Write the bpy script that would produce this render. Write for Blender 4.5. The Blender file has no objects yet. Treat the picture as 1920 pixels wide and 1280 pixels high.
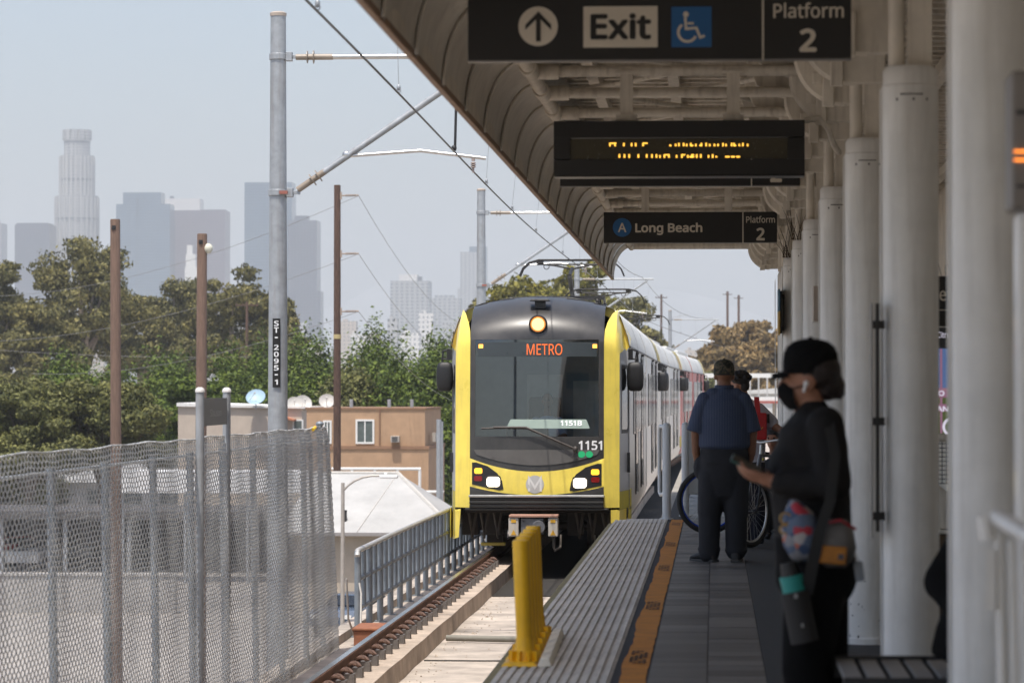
import bpy, bmesh, math, random
import numpy as np
from mathutils import Vector, Matrix, geometry
S = bpy.context.scene
COL = S.collection
R = math.radians
random.seed(7)

# ------------------------------------------------------------------ camera, light
F = 6000.0                       # focal length in photograph pixels (1920 wide)
EYE = 1.45
YAW = math.atan((1338 - 960) / F)
PIT = math.atan((733 - 640) / F)
fwd = Vector((-math.sin(YAW) * math.cos(PIT), math.cos(YAW) * math.cos(PIT), math.sin(PIT)))
rgt = Vector((math.cos(YAW), math.sin(YAW), 0))
upv = rgt.cross(fwd)
cd = bpy.data.cameras.new("camera")
cam = bpy.data.objects.new("camera", cd); COL.objects.link(cam)
m = Matrix((rgt, upv, -fwd)).transposed().to_4x4()
m.translation = (0, 0, EYE)
cam.matrix_world = m
cd.sensor_width = 36; cd.lens = 36 * F / 1920
cd.clip_start = 0.5; cd.clip_end = 40000
cd.dof.use_dof = True; cd.dof.focus_distance = 40; cd.dof.aperture_fstop = 5.0
S.camera = cam
SUNV = Vector((-0.085, -0.34, 1.0)).normalized()      # towards the sun
w = bpy.data.worlds.new("World"); S.world = w; w.use_nodes = True
nt = w.node_tree
bg = nt.nodes["Background"]
sky = nt.nodes.new("ShaderNodeTexSky"); sky.sky_type = 'NISHITA'; sky.sun_disc = False
sky.sun_elevation = math.asin(SUNV.z)
sky.sun_rotation = math.atan2(SUNV.x, SUNV.y)
sky.air_density = 1.0; sky.dust_density = 3.0
nt.links.new(sky.outputs[0], bg.inputs[0]); bg.inputs[1].default_value = 0.15
sd = bpy.data.lights.new("sun", 'SUN'); sd.energy = 4.0; sd.angle = R(0.53); sd.color = (1, .95, .87)
sun = bpy.data.objects.new("sun", sd); COL.objects.link(sun)
sun.rotation_euler = SUNV.to_track_quat('Z', 'Y').to_euler()
S.view_settings.view_transform = 'Standard'; S.view_settings.look = 'None'
S.view_settings.exposure = 0.40; S.view_settings.gamma = 1
cy = S.cycles
cy.max_bounces = 8; cy.diffuse_bounces = 4; cy.glossy_bounces = 3; cy.transparent_max_bounces = 16
cy.transmission_bounces = 4; cy.volume_bounces = 1; cy.sample_clamp_indirect = 6
cy.caustics_reflective = False; cy.caustics_refractive = False

def P(px, py, d):
    v = fwd + rgt * ((px - 960) / F) + upv * ((640 - py) / F)
    return Vector((0, 0, EYE)) + v * (d / v.y)

def shift(y):                    # the track bends gently to the right beyond the canopy
    return 0.0003 * max(0, min(y, 175) - 75) ** 2 + (0.06 * (y - 175) if y > 175 else 0)

# ------------------------------------------------------------------ materials
MATS = {}
def mat(name, col, rough=.6, metal=0.0, var=.12, scale=6.0, bump=0.0, bscale=None, streak=0.0, streakcol=(.12, .09, .06), spec=.5, stretch=None, emit=None, coat=0.0):
    if name in MATS: return MATS[name]
    m = bpy.data.materials.new(name); m.use_nodes = True
    n = m.node_tree; b = n.nodes["Principled BSDF"]; L = n.links
    b.inputs["Roughness"].default_value = rough; b.inputs["Metallic"].default_value = metal
    b.inputs["Specular IOR Level"].default_value = spec
    if coat: b.inputs["Coat Weight"].default_value = coat; b.inputs["Coat Roughness"].default_value = .08
    c4 = (*col, 1)
    b.inputs["Base Color"].default_value = c4
    if emit:
        b.inputs["Emission Color"].default_value = (*emit[0], 1); b.inputs["Emission Strength"].default_value = emit[1]
    if var or bump or streak:
        tc = n.nodes.new("ShaderNodeTexCoord"); mp = n.nodes.new("ShaderNodeMapping")
        L.new(tc.outputs["Object"], mp.inputs[0])
        if stretch: mp.inputs["Scale"].default_value = stretch
        nz = n.nodes.new("ShaderNodeTexNoise"); nz.inputs["Scale"].default_value = scale
        nz.inputs["Detail"].default_value = 6; nz.inputs["Roughness"].default_value = .65
        L.new(mp.outputs[0], nz.inputs["Vector"])
        rp = n.nodes.new("ShaderNodeValToRGB")
        rp.color_ramp.elements[0].position = .3; rp.color_ramp.elements[1].position = .7
        rp.color_ramp.elements[0].color = (*[max(0, c * (1 - var)) for c in col], 1)
        rp.color_ramp.elements[1].color = (*[min(1, c * (1 + var)) for c in col], 1)
        L.new(nz.outputs["Fac"], rp.inputs[0]); out = rp.outputs[0]
        if streak:
            mp2 = n.nodes.new("ShaderNodeMapping"); mp2.inputs["Scale"].default_value = (9, 9, .7)
            L.new(tc.outputs["Object"], mp2.inputs[0])
            n2 = n.nodes.new("ShaderNodeTexNoise"); n2.inputs["Scale"].default_value = 2.2; n2.inputs["Detail"].default_value = 5
            L.new(mp2.outputs[0], n2.inputs["Vector"])
            r2 = n.nodes.new("ShaderNodeValToRGB"); r2.color_ramp.elements[0].position = .5; r2.color_ramp.elements[1].position = .75
            r2.color_ramp.elements[1].color = (streak, streak, streak, 1)
            L.new(n2.outputs["Fac"], r2.inputs[0])
            mx = n.nodes.new("ShaderNodeMix"); mx.data_type = 'RGBA'
            L.new(r2.outputs[0], mx.inputs[0]); L.new(out, mx.inputs[6]); mx.inputs[7].default_value = (*streakcol, 1)
            out = mx.outputs[2]
        L.new(out, b.inputs["Base Color"])
        rr = n.nodes.new("ShaderNodeMath"); rr.operation = 'MULTIPLY_ADD'
        L.new(nz.outputs["Fac"], rr.inputs[0]); rr.inputs[1].default_value = .2; rr.inputs[2].default_value = max(0, rough - .1)
        L.new(rr.outputs[0], b.inputs["Roughness"])
        if bump:
            n3 = n.nodes.new("ShaderNodeTexNoise"); n3.inputs["Scale"].default_value = bscale or scale * 6; n3.inputs["Detail"].default_value = 4
            L.new(mp.outputs[0], n3.inputs["Vector"])
            bp = n.nodes.new("ShaderNodeBump"); bp.inputs["Strength"].default_value = bump; bp.inputs["Distance"].default_value = .02
            L.new(n3.outputs["Fac"], bp.inputs["Height"]); L.new(bp.outputs[0], b.inputs["Normal"])
    MATS[name] = m
    return m

def emis(name, col, strength):
    return mat(name, (.02, .02, .02), rough=.4, var=0, emit=(col, strength))

def leafmat(name, c0, c1, trans=.12):
    m = bpy.data.materials.new(name); m.use_nodes = True
    n = m.node_tree; L = n.links; b = n.nodes["Principled BSDF"]
    g = n.nodes.new("ShaderNodeNewGeometry")
    rp = n.nodes.new("ShaderNodeValToRGB")
    rp.color_ramp.elements[0].color = (*c0, 1); rp.color_ramp.elements[1].color = (*c1, 1)
    L.new(g.outputs["Random Per Island"], rp.inputs[0])
    tc = n.nodes.new("ShaderNodeTexCoord"); nz = n.nodes.new("ShaderNodeTexNoise"); nz.inputs["Scale"].default_value = .35
    L.new(tc.outputs["Object"], nz.inputs["Vector"])
    mx = n.nodes.new("ShaderNodeMix"); mx.data_type = 'RGBA'; mx.blend_type = 'MULTIPLY'; mx.inputs[0].default_value = 1
    r2 = n.nodes.new("ShaderNodeValToRGB"); r2.color_ramp.elements[0].position = .35; r2.color_ramp.elements[1].position = .65
    r2.color_ramp.elements[0].color = (.75, .78, .72, 1); r2.color_ramp.elements[1].color = (1.15, 1.12, 1.0, 1)
    L.new(nz.outputs["Fac"], r2.inputs[0])
    L.new(rp.outputs[0], mx.inputs[6]); L.new(r2.outputs[0], mx.inputs[7])
    L.new(mx.outputs[2], b.inputs["Base Color"])
    b.inputs["Roughness"].default_value = .6; b.inputs["Specular IOR Level"].default_value = .25
    t = n.nodes.new("ShaderNodeBsdfTranslucent"); L.new(mx.outputs[2], t.inputs[0])
    ms = n.nodes.new("ShaderNodeMixShader"); ms.inputs[0].default_value = trans
    L.new(b.outputs[0], ms.inputs[1]); L.new(t.outputs[0], ms.inputs[2])
    L.new(ms.outputs[0], n.nodes["Material Output"].inputs[0])
    return m

def glassmat(name, tint, base=.06):
    m = bpy.data.materials.new(name); m.use_nodes = True
    n = m.node_tree; L = n.links; n.nodes.remove(n.nodes["Principled BSDF"])
    t = n.nodes.new("ShaderNodeBsdfTransparent"); t.inputs[0].default_value = (*tint, 1)
    g = n.nodes.new("ShaderNodeBsdfGlossy"); g.inputs["Roughness"].default_value = .03
    lw = n.nodes.new("ShaderNodeFresnel"); lw.inputs[0].default_value = 1.5
    a = n.nodes.new("ShaderNodeMath"); a.operation = 'ADD'; a.inputs[1].default_value = base
    L.new(lw.outputs[0], a.inputs[0])
    ms = n.nodes.new("ShaderNodeMixShader"); L.new(a.outputs[0], ms.inputs[0])
    L.new(t.outputs[0], ms.inputs[1]); L.new(g.outputs[0], ms.inputs[2])
    L.new(ms.outputs[0], n.nodes["Material Output"].inputs[0])
    return m

def gridmat(name, wall, glass, sx, sz, fx=.55, fz=.55, rough=.4, metal=0.0):
    """curtain wall: window openings every sx by sz metres on the object's own x+y and z axes"""
    m = bpy.data.materials.new(name); m.use_nodes = True
    n = m.node_tree; L = n.links; b = n.nodes["Principled BSDF"]
    tc = n.nodes.new("ShaderNodeTexCoord"); sp = n.nodes.new("ShaderNodeSeparateXYZ"); L.new(tc.outputs["Object"], sp.inputs[0])
    def mth(op, a, bb):
        q = n.nodes.new("ShaderNodeMath"); q.operation = op
        for i, v in enumerate((a, bb)):
            if isinstance(v, (int, float)): q.inputs[i].default_value = v
            else: L.new(v, q.inputs[i])
        return q.outputs[0]
    xy = mth('ADD', sp.outputs[0], sp.outputs[1])
    gx = mth('LESS_THAN', mth('FRACT', mth('DIVIDE', xy, sx), 0), fx)
    gz = mth('LESS_THAN', mth('FRACT', mth('DIVIDE', sp.outputs[2], sz), 0), fz)
    k = mth('MULTIPLY', gx, gz)
    mx = n.nodes.new("ShaderNodeMix"); mx.data_type = 'RGBA'
    L.new(k, mx.inputs[0]); mx.inputs[6].default_value = (*wall, 1); mx.inputs[7].default_value = (*glass, 1)
    L.new(mx.outputs[2], b.inputs["Base Color"]); b.inputs["Roughness"].default_value = rough; b.inputs["Metallic"].default_value = metal
    return m

# ------------------------------------------------------------------ objects
ORG = {}
def wloc(o):
    v = Vector(o.location)
    while o.parent: o = o.parent; v += o.location
    return v
def thing(name, label, cat, loc=(0, 0, 0), rz=0, group=None):
    o = bpy.data.objects.new(name, None); COL.objects.link(o)
    o.location = loc; o.rotation_euler = (0, 0, rz); o.empty_display_size = .2
    o['label'] = label; o['category'] = cat
    if group: o['group'] = group
    return o
def tag(o, label, cat, group=None, kind=None):
    if label: o['label'] = label
    if cat: o['category'] = cat
    if group: o['group'] = group
    if kind: o['kind'] = kind
    return o
def struct(o): o['kind'] = 'structure'; return o
def dup(root, loc=None, rz=None, label=None, group=None):
    r = root.copy(); COL.objects.link(r)
    if loc is not None: r.location = loc
    if rz is not None: r.rotation_euler = (0, 0, rz)
    if label: r['label'] = label
    if group: r['group'] = group
    for ch in list(root.children):
        c = ch.copy(); COL.objects.link(c); c.parent = r
        for g in list(ch.children):
            d = g.copy(); COL.objects.link(d); d.parent = c
    return r

def frame(dirv):
    d = Vector(dirv).normalized()
    a = Vector((0, 0, 1)) if abs(d.z) < .95 else Vector((1, 0, 0))
    u = d.cross(a).normalized(); v = u.cross(d).normalized()
    return u, v, d

class MB:
    def __init__(s): s.v = []; s.f = []; s.m = []
    def add(s, vs, fs, mi=0):
        o = len(s.v); s.v += [tuple(p) for p in vs]
        s.f += [tuple(i + o for i in f) for f in fs]; s.m += [mi] * len(fs); return s
    def box(s, c, d, mi=0, rot=None, top=None):
        hx, hy, hz = d[0] / 2, d[1] / 2, d[2] / 2
        t = top or (1, 1)
        vs = []
        for z in (-1, 1):
            kx, ky = (t if z > 0 else (1, 1))
            for x, y in ((-1, -1), (1, -1), (1, 1), (-1, 1)): vs.append(Vector((x * hx * kx, y * hy * ky, z * hz)))
        if rot is not None: vs = [rot @ v for v in vs]
        c = Vector(c)
        return s.add([v + c for v in vs], [(3, 2, 1, 0), (4, 5, 6, 7), (0, 1, 5, 4), (1, 2, 6, 5), (2, 3, 7, 6), (3, 0, 4, 7)], mi)
    def b2(s, x0, x1, y0, y1, z0, z1, mi=0):
        return s.box(((x0 + x1) / 2, (y0 + y1) / 2, (z0 + z1) / 2), (abs(x1 - x0), abs(y1 - y0), abs(z1 - z0)), mi)
    def tube(s, pts, r, n=10, mi=0, caps=True, flat=None):
        pts = [Vector(p) for p in pts]; k = len(pts)
        rs = r if isinstance(r, (list, tuple)) else [r] * k
        vs = []; u = None
        for i, p in enumerate(pts):
            d = (pts[min(i + 1, k - 1)] - pts[max(i - 1, 0)])
            if d.length < 1e-9: d = Vector((0, 0, 1))
            d.normalize()
            if u is None: u, v, _ = frame(d)
            else:
                u = (u - d * u.dot(d)).normalized(); v = u.cross(d).normalized()
            for j in range(n):
                a = 2 * math.pi * j / n
                vs.append(p + u * math.cos(a) * rs[i] + v * math.sin(a) * rs[i])
        fs = []
        for i in range(k - 1):
            for j in range(n):
                a = i * n + j; b = i * n + (j + 1) % n
                fs.append((a, a + n, b + n, b))
        if caps: fs.append(tuple(range(n))); fs.append(tuple(reversed(range((k - 1) * n, k * n))))
        return s.add(vs, fs, mi)
    def cyl(s, c, r, h, n=20, mi=0, r2=None):
        c = Vector(c); return s.tube([c, c + Vector((0, 0, h))], [r, r if r2 is None else r2], n, mi)
    def lathe(s, c, prof, n=24, mi=0, axis='Z'):
        vs = []; fs = []; c = Vector(c)
        for r, z in prof:
            for j in range(n):
                a = 2 * math.pi * j / n; x, y = r * math.cos(a), r * math.sin(a)
                p = {'Z': (x, y, z), 'Y': (x, z, -y), 'X': (z, x, y)}[axis]
                vs.append(c + Vector(p))
        k = len(prof)
        for i in range(k - 1):
            for j in range(n):
                a = i * n + j; b = i * n + (j + 1) % n
                fs.append((a, b, b + n, a + n))
        fs.append(tuple(reversed(range(n)))); fs.append(tuple(range((k - 1) * n, k * n)))
        return s.add(vs, fs, mi)
    def prism(s, poly, axis, a0, a1, mi=0):
        """poly: 2D points; axis 'Y': (x,z), 'X': (y,z), 'Z': (x,y)"""
        def mk(p, a): return {'Y': (p[0], a, p[1]), 'X': (a, p[0], p[1]), 'Z': (p[0], p[1], a)}[axis]
        n = len(poly)
        vs = [mk(p, a0) for p in poly] + [mk(p, a1) for p in poly]
        fs = [tuple(range(n)), tuple(reversed(range(n, 2 * n)))]
        for i in range(n):
            j = (i + 1) % n; fs.append((i, i + n, j + n, j))
        return s.add(vs, fs, mi)
    def torus(s, c, R_, r, axis='Y', n=40, m_=8, mi=0, a0=0, a1=2 * math.pi):
        full = abs(a1 - a0 - 2 * math.pi) < 1e-6
        c = Vector(c); vs = []; fs = []; k = n if full else n + 1
        for i in range(k):
            a = a0 + (a1 - a0) * i / n
            for j in range(m_):
                b = 2 * math.pi * j / m_; rr = R_ + r * math.cos(b); h = r * math.sin(b)
                x, y = rr * math.cos(a), rr * math.sin(a)
                vs.append(c + Vector({'Y': (x, h, y), 'Z': (x, y, h), 'X': (h, x, y)}[axis]))
        for i in range(n):
            i2 = (i + 1) % k
            for j in range(m_):
                j2 = (j + 1) % m_; fs.append((i * m_ + j, i * m_ + j2, i2 * m_ + j2, i2 * m_ + j))
        return s.add(vs, fs, mi)
    def ell(s, c, r, n=16, k=10, mi=0, rot=None):
        c = Vector(c); vs = []; fs = []
        for i in range(k + 1):
            t = math.pi * i / k
            for j in range(n):
                a = 2 * math.pi * j / n
                v = Vector((r[0] * math.sin(t) * math.cos(a), r[1] * math.sin(t) * math.sin(a), r[2] * math.cos(t)))
                if rot is not None: v = rot @ v
                vs.append(c + v)
        for i in range(k):
            for j in range(n):
                a = i * n + j; b = i * n + (j + 1) % n; fs.append((a, a + n, b + n, b))
        return s.add(vs, fs, mi)
    def loft(s, rings, mi=0, caps=True, closed=True):
        n = len(rings[0]); vs = [p for r_ in rings for p in r_]; fs = []
        for i in range(len(rings) - 1):
            for j in range(n if closed else n - 1):
                a = i * n + j; b = i * n + (j + 1) % n; fs.append((a, b, b + n, a + n))
        if caps: fs.append(tuple(reversed(range(n)))); fs.append(tuple(range((len(rings) - 1) * n, len(rings) * n)))
        return s.add(vs, fs, mi)
    def stroke(s, pts, wd, y, th=.003, mi=0):
        """flat mitred ribbon of width wd in the XZ plane, front at y"""
        pts = [Vector((p[0], p[1])) for p in pts]; k = len(pts); Lf = []; Rt = []
        for i in range(k):
            if i == 0: d = (pts[1] - pts[0]).normalized(); sc = 1
            elif i == k - 1: d = (pts[-1] - pts[-2]).normalized(); sc = 1
            else:
                d1 = (pts[i] - pts[i - 1]).normalized(); d2 = (pts[i + 1] - pts[i]).normalized()
                d = (d1 + d2).normalized(); sc = 1 / max(.35, d.dot(d1))
            nrm = Vector((-d.y, d.x)) * wd / 2 * sc
            Lf.append(pts[i] + nrm); Rt.append(pts[i] - nrm)
        for i in range(k - 1):
            q = [Rt[i], Rt[i + 1], Lf[i + 1], Lf[i]]
            s.prism([(p.x, p.y) for p in q], 'Y', y, y + th, mi)
        return s
    def build(s, name, mats, parent=None, local=False, loc=None, smooth=None, bevel=0, bend=None):
        me = bpy.data.meshes.new(name)
        vs = s.v
        if bend: vs = [bend(p) for p in vs]
        o = bpy.data.objects.new(name, me); COL.objects.link(o)
        off = Vector((0, 0, 0))
        if parent is not None:
            o.parent = parent
            if not local: off = wloc(parent)
        elif loc is not None:
            o.location = loc
            if not local: off = Vector(loc)
        if off.length: vs = [(p[0] - off.x, p[1] - off.y, p[2] - off.z) for p in vs]
        me.from_pydata([tuple(p) for p in vs], [], s.f)
        ms = mats if isinstance(mats, (list, tuple)) else [mats]
        for mm in ms: me.materials.append(mm)
        if len(ms) > 1: me.polygons.foreach_set('material_index', s.m)
        bm = bmesh.new(); bm.from_mesh(me); bmesh.ops.recalc_face_normals(bm, faces=bm.faces); bm.to_mesh(me); bm.free()
        if smooth:
            me.polygons.foreach_set('use_smooth', [True] * len(me.polygons))
            me.set_sharp_from_angle(angle=R(smooth))
        if bevel:
            bv = o.modifiers.new("bevel", 'BEVEL'); bv.width = bevel; bv.segments = 2; bv.limit_method = 'ANGLE'; bv.angle_limit = R(40)
        me.update()
        return o

FONT = None
try:
    FONT = bpy.data.fonts.load(bpy.utils.system_resource('DATAFILES', path="fonts") + "/NotoSansHebrew-Regular.woff2")
except Exception:
    FONT = None
def txtmesh(s, bold=0.0):
    cu = bpy.data.curves.new("t", 'FONT')
    if FONT: cu.font = FONT; cu.body = s; cu.size = 1; cu.resolution_u = 3
    ob = bpy.data.objects.new("t", cu); COL.objects.link(ob)
    dg = bpy.context.evaluated_depsgraph_get(); dg.update()
    me = bpy.data.meshes.new_from_object(ob.evaluated_get(dg))
    vs = [v.co.copy() for v in me.vertices]; fs = [tuple(p.vertices) for p in me.polygons]
    bpy.data.objects.remove(ob); bpy.data.curves.remove(cu); bpy.data.meshes.remove(me)
    return vs, fs
def text(s, x0, x1, z0, z1, fn, bold=0.0, mb=None, mi=0):
    """letters fitted into x0..x1, z0..z1; fn(x,z) gives the point in space"""
    vs, fs = txtmesh(s, bold)
    ax, bx = min(v.x for v in vs), max(v.x for v in vs); ay, by = min(v.y for v in vs), max(v.y for v in vs)
    mb = mb or MB()
    sh = [(0, 0)] + ([(bold * math.cos(k * math.pi / 4), bold * math.sin(k * math.pi / 4)) for k in range(8)] if bold else [])
    ax -= bold; bx += bold; ay -= bold; by += bold
    for k, (dx, dy) in enumerate(sh):       # a heavier weight: the same outline laid a hair apart
        pts = [Vector(fn(x0 + (v.x + dx - ax) / (bx - ax) * (x1 - x0), z0 + (v.y + dy - ay) / (by - ay) * (z1 - z0))) for v in vs]
        mb.add([p + Vector((0, -.00025 * k, 0)) for p in pts], fs, mi)
    return mb

def blob(name, mt, parent, prims, voxel=.012, it=5, fac=.5, dense=16):
    """one continuous skin grown over overlapping limbs and ovals"""
    b = MB()
    for p in prims:
        if p[0] == 'c':
            _, p0, r0, p1, r1 = p; p0 = Vector(p0); p1 = Vector(p1)
            b.tube([p0, p1], [r0, r1], dense); b.ell(p0, (r0,) * 3, dense, 8); b.ell(p1, (r1,) * 3, dense, 8)
        elif p[0] == 'e':
            b.ell(p[1], p[2], 20, 12, rot=p[3] if len(p) > 3 else None)
        elif p[0] == 'l':
            rings = []
            for (cx, cy_, cz, rx, ry) in p[1]:
                rings.append([Vector((cx + rx * math.cos(2 * math.pi * j / 28), cy_ + ry * math.sin(2 * math.pi * j / 28), cz)) for j in range(28)])
            b.loft(rings)
        elif p[0] == 't':
            b.tube(p[1], p[2], 20)
        elif p[0] == 'b':
            b.box(p[1], p[2], rot=p[3] if len(p) > 3 else None)
    t = b.build(name, mt)
    md = t.modifiers.new("r", 'REMESH'); md.mode = 'VOXEL'; md.voxel_size = voxel
    if it:
        sm = t.modifiers.new("s", 'SMOOTH'); sm.iterations = it; sm.factor = fac
    dg = bpy.context.evaluated_depsgraph_get(); dg.update()
    me = bpy.data.meshes.new_from_object(t.evaluated_get(dg)); old = t.data
    bpy.data.objects.remove(t); bpy.data.meshes.remove(old)
    me.name = name
    me.polygons.foreach_set('use_smooth', [True] * len(me.polygons))
    me.materials.clear(); me.materials.append(mt)
    o = bpy.data.objects.new(name, me); COL.objects.link(o)
    if parent is not None: o.parent = parent
    return o
def euler(x, y, z): return Matrix.Rotation(R(z), 3, 'Z') @ Matrix.Rotation(R(y), 3, 'Y') @ Matrix.Rotation(R(x), 3, 'X')

# shared materials
white_paint = mat("white_paint", (.78, .775, .755), .38, coat=.25, var=.10, scale=3, streak=.28, streakcol=(.34, .31, .27), bump=.06, bscale=30)
cream_paint = mat("cream_paint", (.71, .655, .565), .6, var=.14, scale=3, streak=.5, streakcol=(.26, .21, .16), bump=.12, bscale=20)
soffit_m = mat("soffit", (.63, .59, .52), .55, var=.15, scale=1.6, streak=.4, streakcol=(.27, .22, .17), bump=.08, bscale=18)
galv = mat("galvanised", (.36, .38, .40), .5, metal=.35, var=.16, scale=9, streak=.3, streakcol=(.22, .17, .13), bump=.05)
steel = mat("bright_steel", (.55, .55, .54), .32, metal=.9, var=.1, scale=10)
darkmetal = mat("dark_metal", (.03, .03, .032), .45, metal=.3, var=.15, scale=8)
black = mat("black_plastic", (.012, .012, .013), .5, var=.1, scale=8)
signblack = mat("sign_black", (.010, .009, .008), .55, var=.08, scale=4)
signwhite = mat("sign_white", (.66, .60, .50), .55, var=.04, scale=5)
signblue = mat("sign_blue", (.012, .11, .30), .5, var=.05, scale=5)
rust = mat("rust", (.16, .075, .04), .8, var=.35, scale=14, bump=.3)
concrete = mat("concrete", (.44, .375, .30), .85, var=.2, scale=1.3, bump=.25, bscale=25)
wood = mat("pole_wood", (.15, .095, .07), .85, var=.4, scale=9, stretch=(6, 6, .25), bump=.4, bscale=10)
darkwood = mat("dark_pole_wood", (.08, .045, .032), .85, var=.5, scale=7, stretch=(5, 5, .5), bump=.4, bscale=10)
# ================================================================== SETTING
GZ = -7.5                        # street level; platform top is z = 0, rail head z = -0.99
SL = -1.37                       # viaduct slab
g = MB(); N = 24
for i in range(N):
    for j in range(N): pass
g.add([(-6000, -400, GZ), (6000, -400, GZ), (6000, 13500, GZ), (-6000, 13500, GZ)], [(0, 1, 2, 3)])
lot = mat("lot_ground", (.31, .285, .26), .9, var=.3, scale=.05, bump=.1)
struct(g.build("ground", lot))
# darker asphalt street and parking strips
st = MB(); st.b2(-120, -8, 196, 232, GZ - .5, GZ + .03)
struct(st.build("parking_asphalt", mat("asphalt", (.075, .073, .072), .9, var=.25, scale=.4)))

hm = MB(); nx = 60; rows = []
rnd = random.Random(3)
ph = [rnd.uniform(0, 6.3) for _ in range(6)]
for j, (yy, k) in enumerate(((10500, 0), (11200, .6), (12000, 1), (13300, .9))):
    row = []
    for i in range(nx + 1):
        x = -5200 + 10400 * i / nx
        hgt = 330 + 110 * math.sin(x / 900 + ph[0]) + 70 * math.sin(x / 370 + ph[1]) + 35 * math.sin(x / 150 + ph[2]) + (60 if x < -1200 else -90)
        row.append(Vector((x, yy, GZ + .5 + max(0, hgt) * k)))
    rows.append(row)
hm.loft(rows, caps=False, closed=False)
struct(hm.build("hills", mat("hill", (.22, .23, .23), .9, var=.3, scale=.004), smooth=60))

# viaduct slab, following the bend
def strip(xs, z, ys, mbx, th=.3, mi=0):
    rings = []
    for y in ys:
        s_ = shift(y)
        rings.append([(xs[0] + s_, y, z - th), (xs[1] + s_, y, z - th), (xs[1] + s_, y, z), (xs[0] + s_, y, z)])
    mbx.loft(rings, mi)
YS = [4, 40, 75] + list(range(80, 180, 6)) + [260]
sl = MB(); strip((-4.32, -1.06), SL, YS, sl, 1.3)
slab_m = mat("slab_concrete", (.41, .355, .305), .85, var=.40, scale=1.7, streak=.0, bump=.25, bscale=30)
struct(sl.build("track_slab", slab_m))
sl = MB(); strip((-1.05, 3.2), SL - .02, YS, sl, 1.3); struct(sl.build("viaduct_deck", slab_m))
# near-black sheet: deep shade ahead of and under the train, painted as colour
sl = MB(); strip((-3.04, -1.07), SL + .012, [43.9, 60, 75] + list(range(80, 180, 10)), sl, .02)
struct(sl.build("track_shade_sheet", mat("painted_track_shade", (.022, .019, .016), .9, var=.4, scale=5, bump=.5)))

# track: two rails on plinths
CX = -2.656
rail_m = mat("rail_rust", (.13, .062, .035), .75, var=.35, scale=5, bump=.15)
railtop = mat("rail_head", (.62, .60, .57), .22, metal=1, var=.1, scale=3)
clip_g = mat("clip_grey", (.16, .145, .135), .65, metal=.3, var=.25, scale=20)
clip_r = mat("clip_rust", (.125, .07, .05), .75, var=.3, scale=30)
plinth_m = mat("plinth", (.44, .36, .29), .9, var=.3, scale=2.2, bump=.3, bscale=22, streak=.5, streakcol=(.22, .13, .08))
RY = [4, 25, 50, 75] + list(range(81, 180, 6)) + [260]
def railmesh(x):
    prof = [(-.07, -.17), (.07, -.17), (.07, -.155), (.012, -.14), (.012, -.045), (.036, -.03), (.036, -.008), (.028, 0), (-.028, 0), (-.036, -.008), (-.036, -.03), (-.012, -.045), (-.012, -.14), (-.07, -.155)]
    b = MB()
    b.loft([[(x + shift(y) + p[0], y, -.99 + p[1]) for p in prof] for y in RY])
    h = MB(); h.loft([[(x + shift(y) - .028, y, -.988), (x + shift(y) + .03, y, -.988), (x + shift(y) + .03, y, -.9865), (x + shift(y) - .028, y, -.9865)] for y in RY])
    return b, h
for sgn, lab in ((-1, "long rusty rail with polished head beside the grey railing"), (1, "rusty rail running close under the platform edge")):
    x = CX + sgn * .752
    t = thing("rail", lab, "rail", (x, 4, -1.16), group="rails of the track")
    b, h = railmesh(x); b.build("rail_web", rail_m, t); h.build("rail_head", railtop, t)
    pm = MB(); rings = []
    rp = random.Random(5)
    for y in np.arange(5, 90, 1.2):
        wv = rp.uniform(-.012, .012)
        a, c_ = (x - .2, x + .36 + wv) if sgn < 0 else (x - .10 + wv, x + .2)
        s_ = shift(y)
        rings.append([(a + s_, y, SL - .05), (c_ + s_, y, SL - .05), (c_ - .015 + s_, y, -1.172 + wv * .3), (a + s_, y, -1.165)])
    pm.loft(rings); pm.build("plinth", plinth_m, t)
    if sgn < 0:
        first = None
        for i in range(36):
            y = 24.6 + i * .66
            k = MB()
            k.b2(x + .11, x + .2, y - .07, y + .07, -1.17, -1.075, 0)
            k.tube([(x + .03, y - .02, -1.10)] + [(x + .12 + .055 * math.cos(a), y + .085 * math.sin(a) * 1.0, -1.075 + .04 * math.sin(a * .9) ** 2) for a in np.linspace(2.6, -2.6, 12)] + [(x + .03, y + .04, -1.10)], .014, 6, 1)
            if first is None: first = k.build("rail_clip", [clip_g, clip_r], t)
            else:
                c = first.copy(); COL.objects.link(c); c.parent = t; c.location = (0, i * .66, 0)
pipe = MB(); pipe.tube([(-3.0, 35.9, SL + .05), (-1.4, 35.6, SL + .05)], .035, 12)
tag(pipe.build("drain_pipe", mat("pipe_grey", (.2, .19, .16), .7), loc=(-3.0, 35.9, SL + .015), smooth=40), "grey drain pipe lying across the track slab", "pipe")
cb_ = MB(); cb_.tube([(-3.02, 33.35, SL + .012), (-2.4, 33.3, SL + .014), (-1.9, 33.34, SL + .012), (-1.2, 33.3, SL + .014)], .009, 6)
tag(cb_.build("thin_cable", mat("wire_dark", (.05, .045, .04), .5), loc=(-3.0, 33.35, SL), smooth=60), "thin dark cable lying straight across the track slab", "cable")
db = MB(); rd = random.Random(31)
for q in range(190):
    yy = rd.uniform(29, 44); xx = (rd.gauss(-2.85, .10) if rd.random() < .6 else rd.uniform(-3.0, -1.2)); r_ = rd.uniform(.003, .010) * (2 if rd.random() < .06 else 1)
    db.box((xx, yy, SL + r_ * .5), (r_ * 2, r_ * rd.uniform(1.2, 2.4), r_ * 1.2), rot=euler(rd.uniform(0, 30), 0, rd.uniform(0, 180)), top=(.6, .7))
o = db.build("gravel_debris", mat("debris", (.40, .34, .28), .9, var=.5, scale=30)); o['kind'] = 'stuff'
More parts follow.
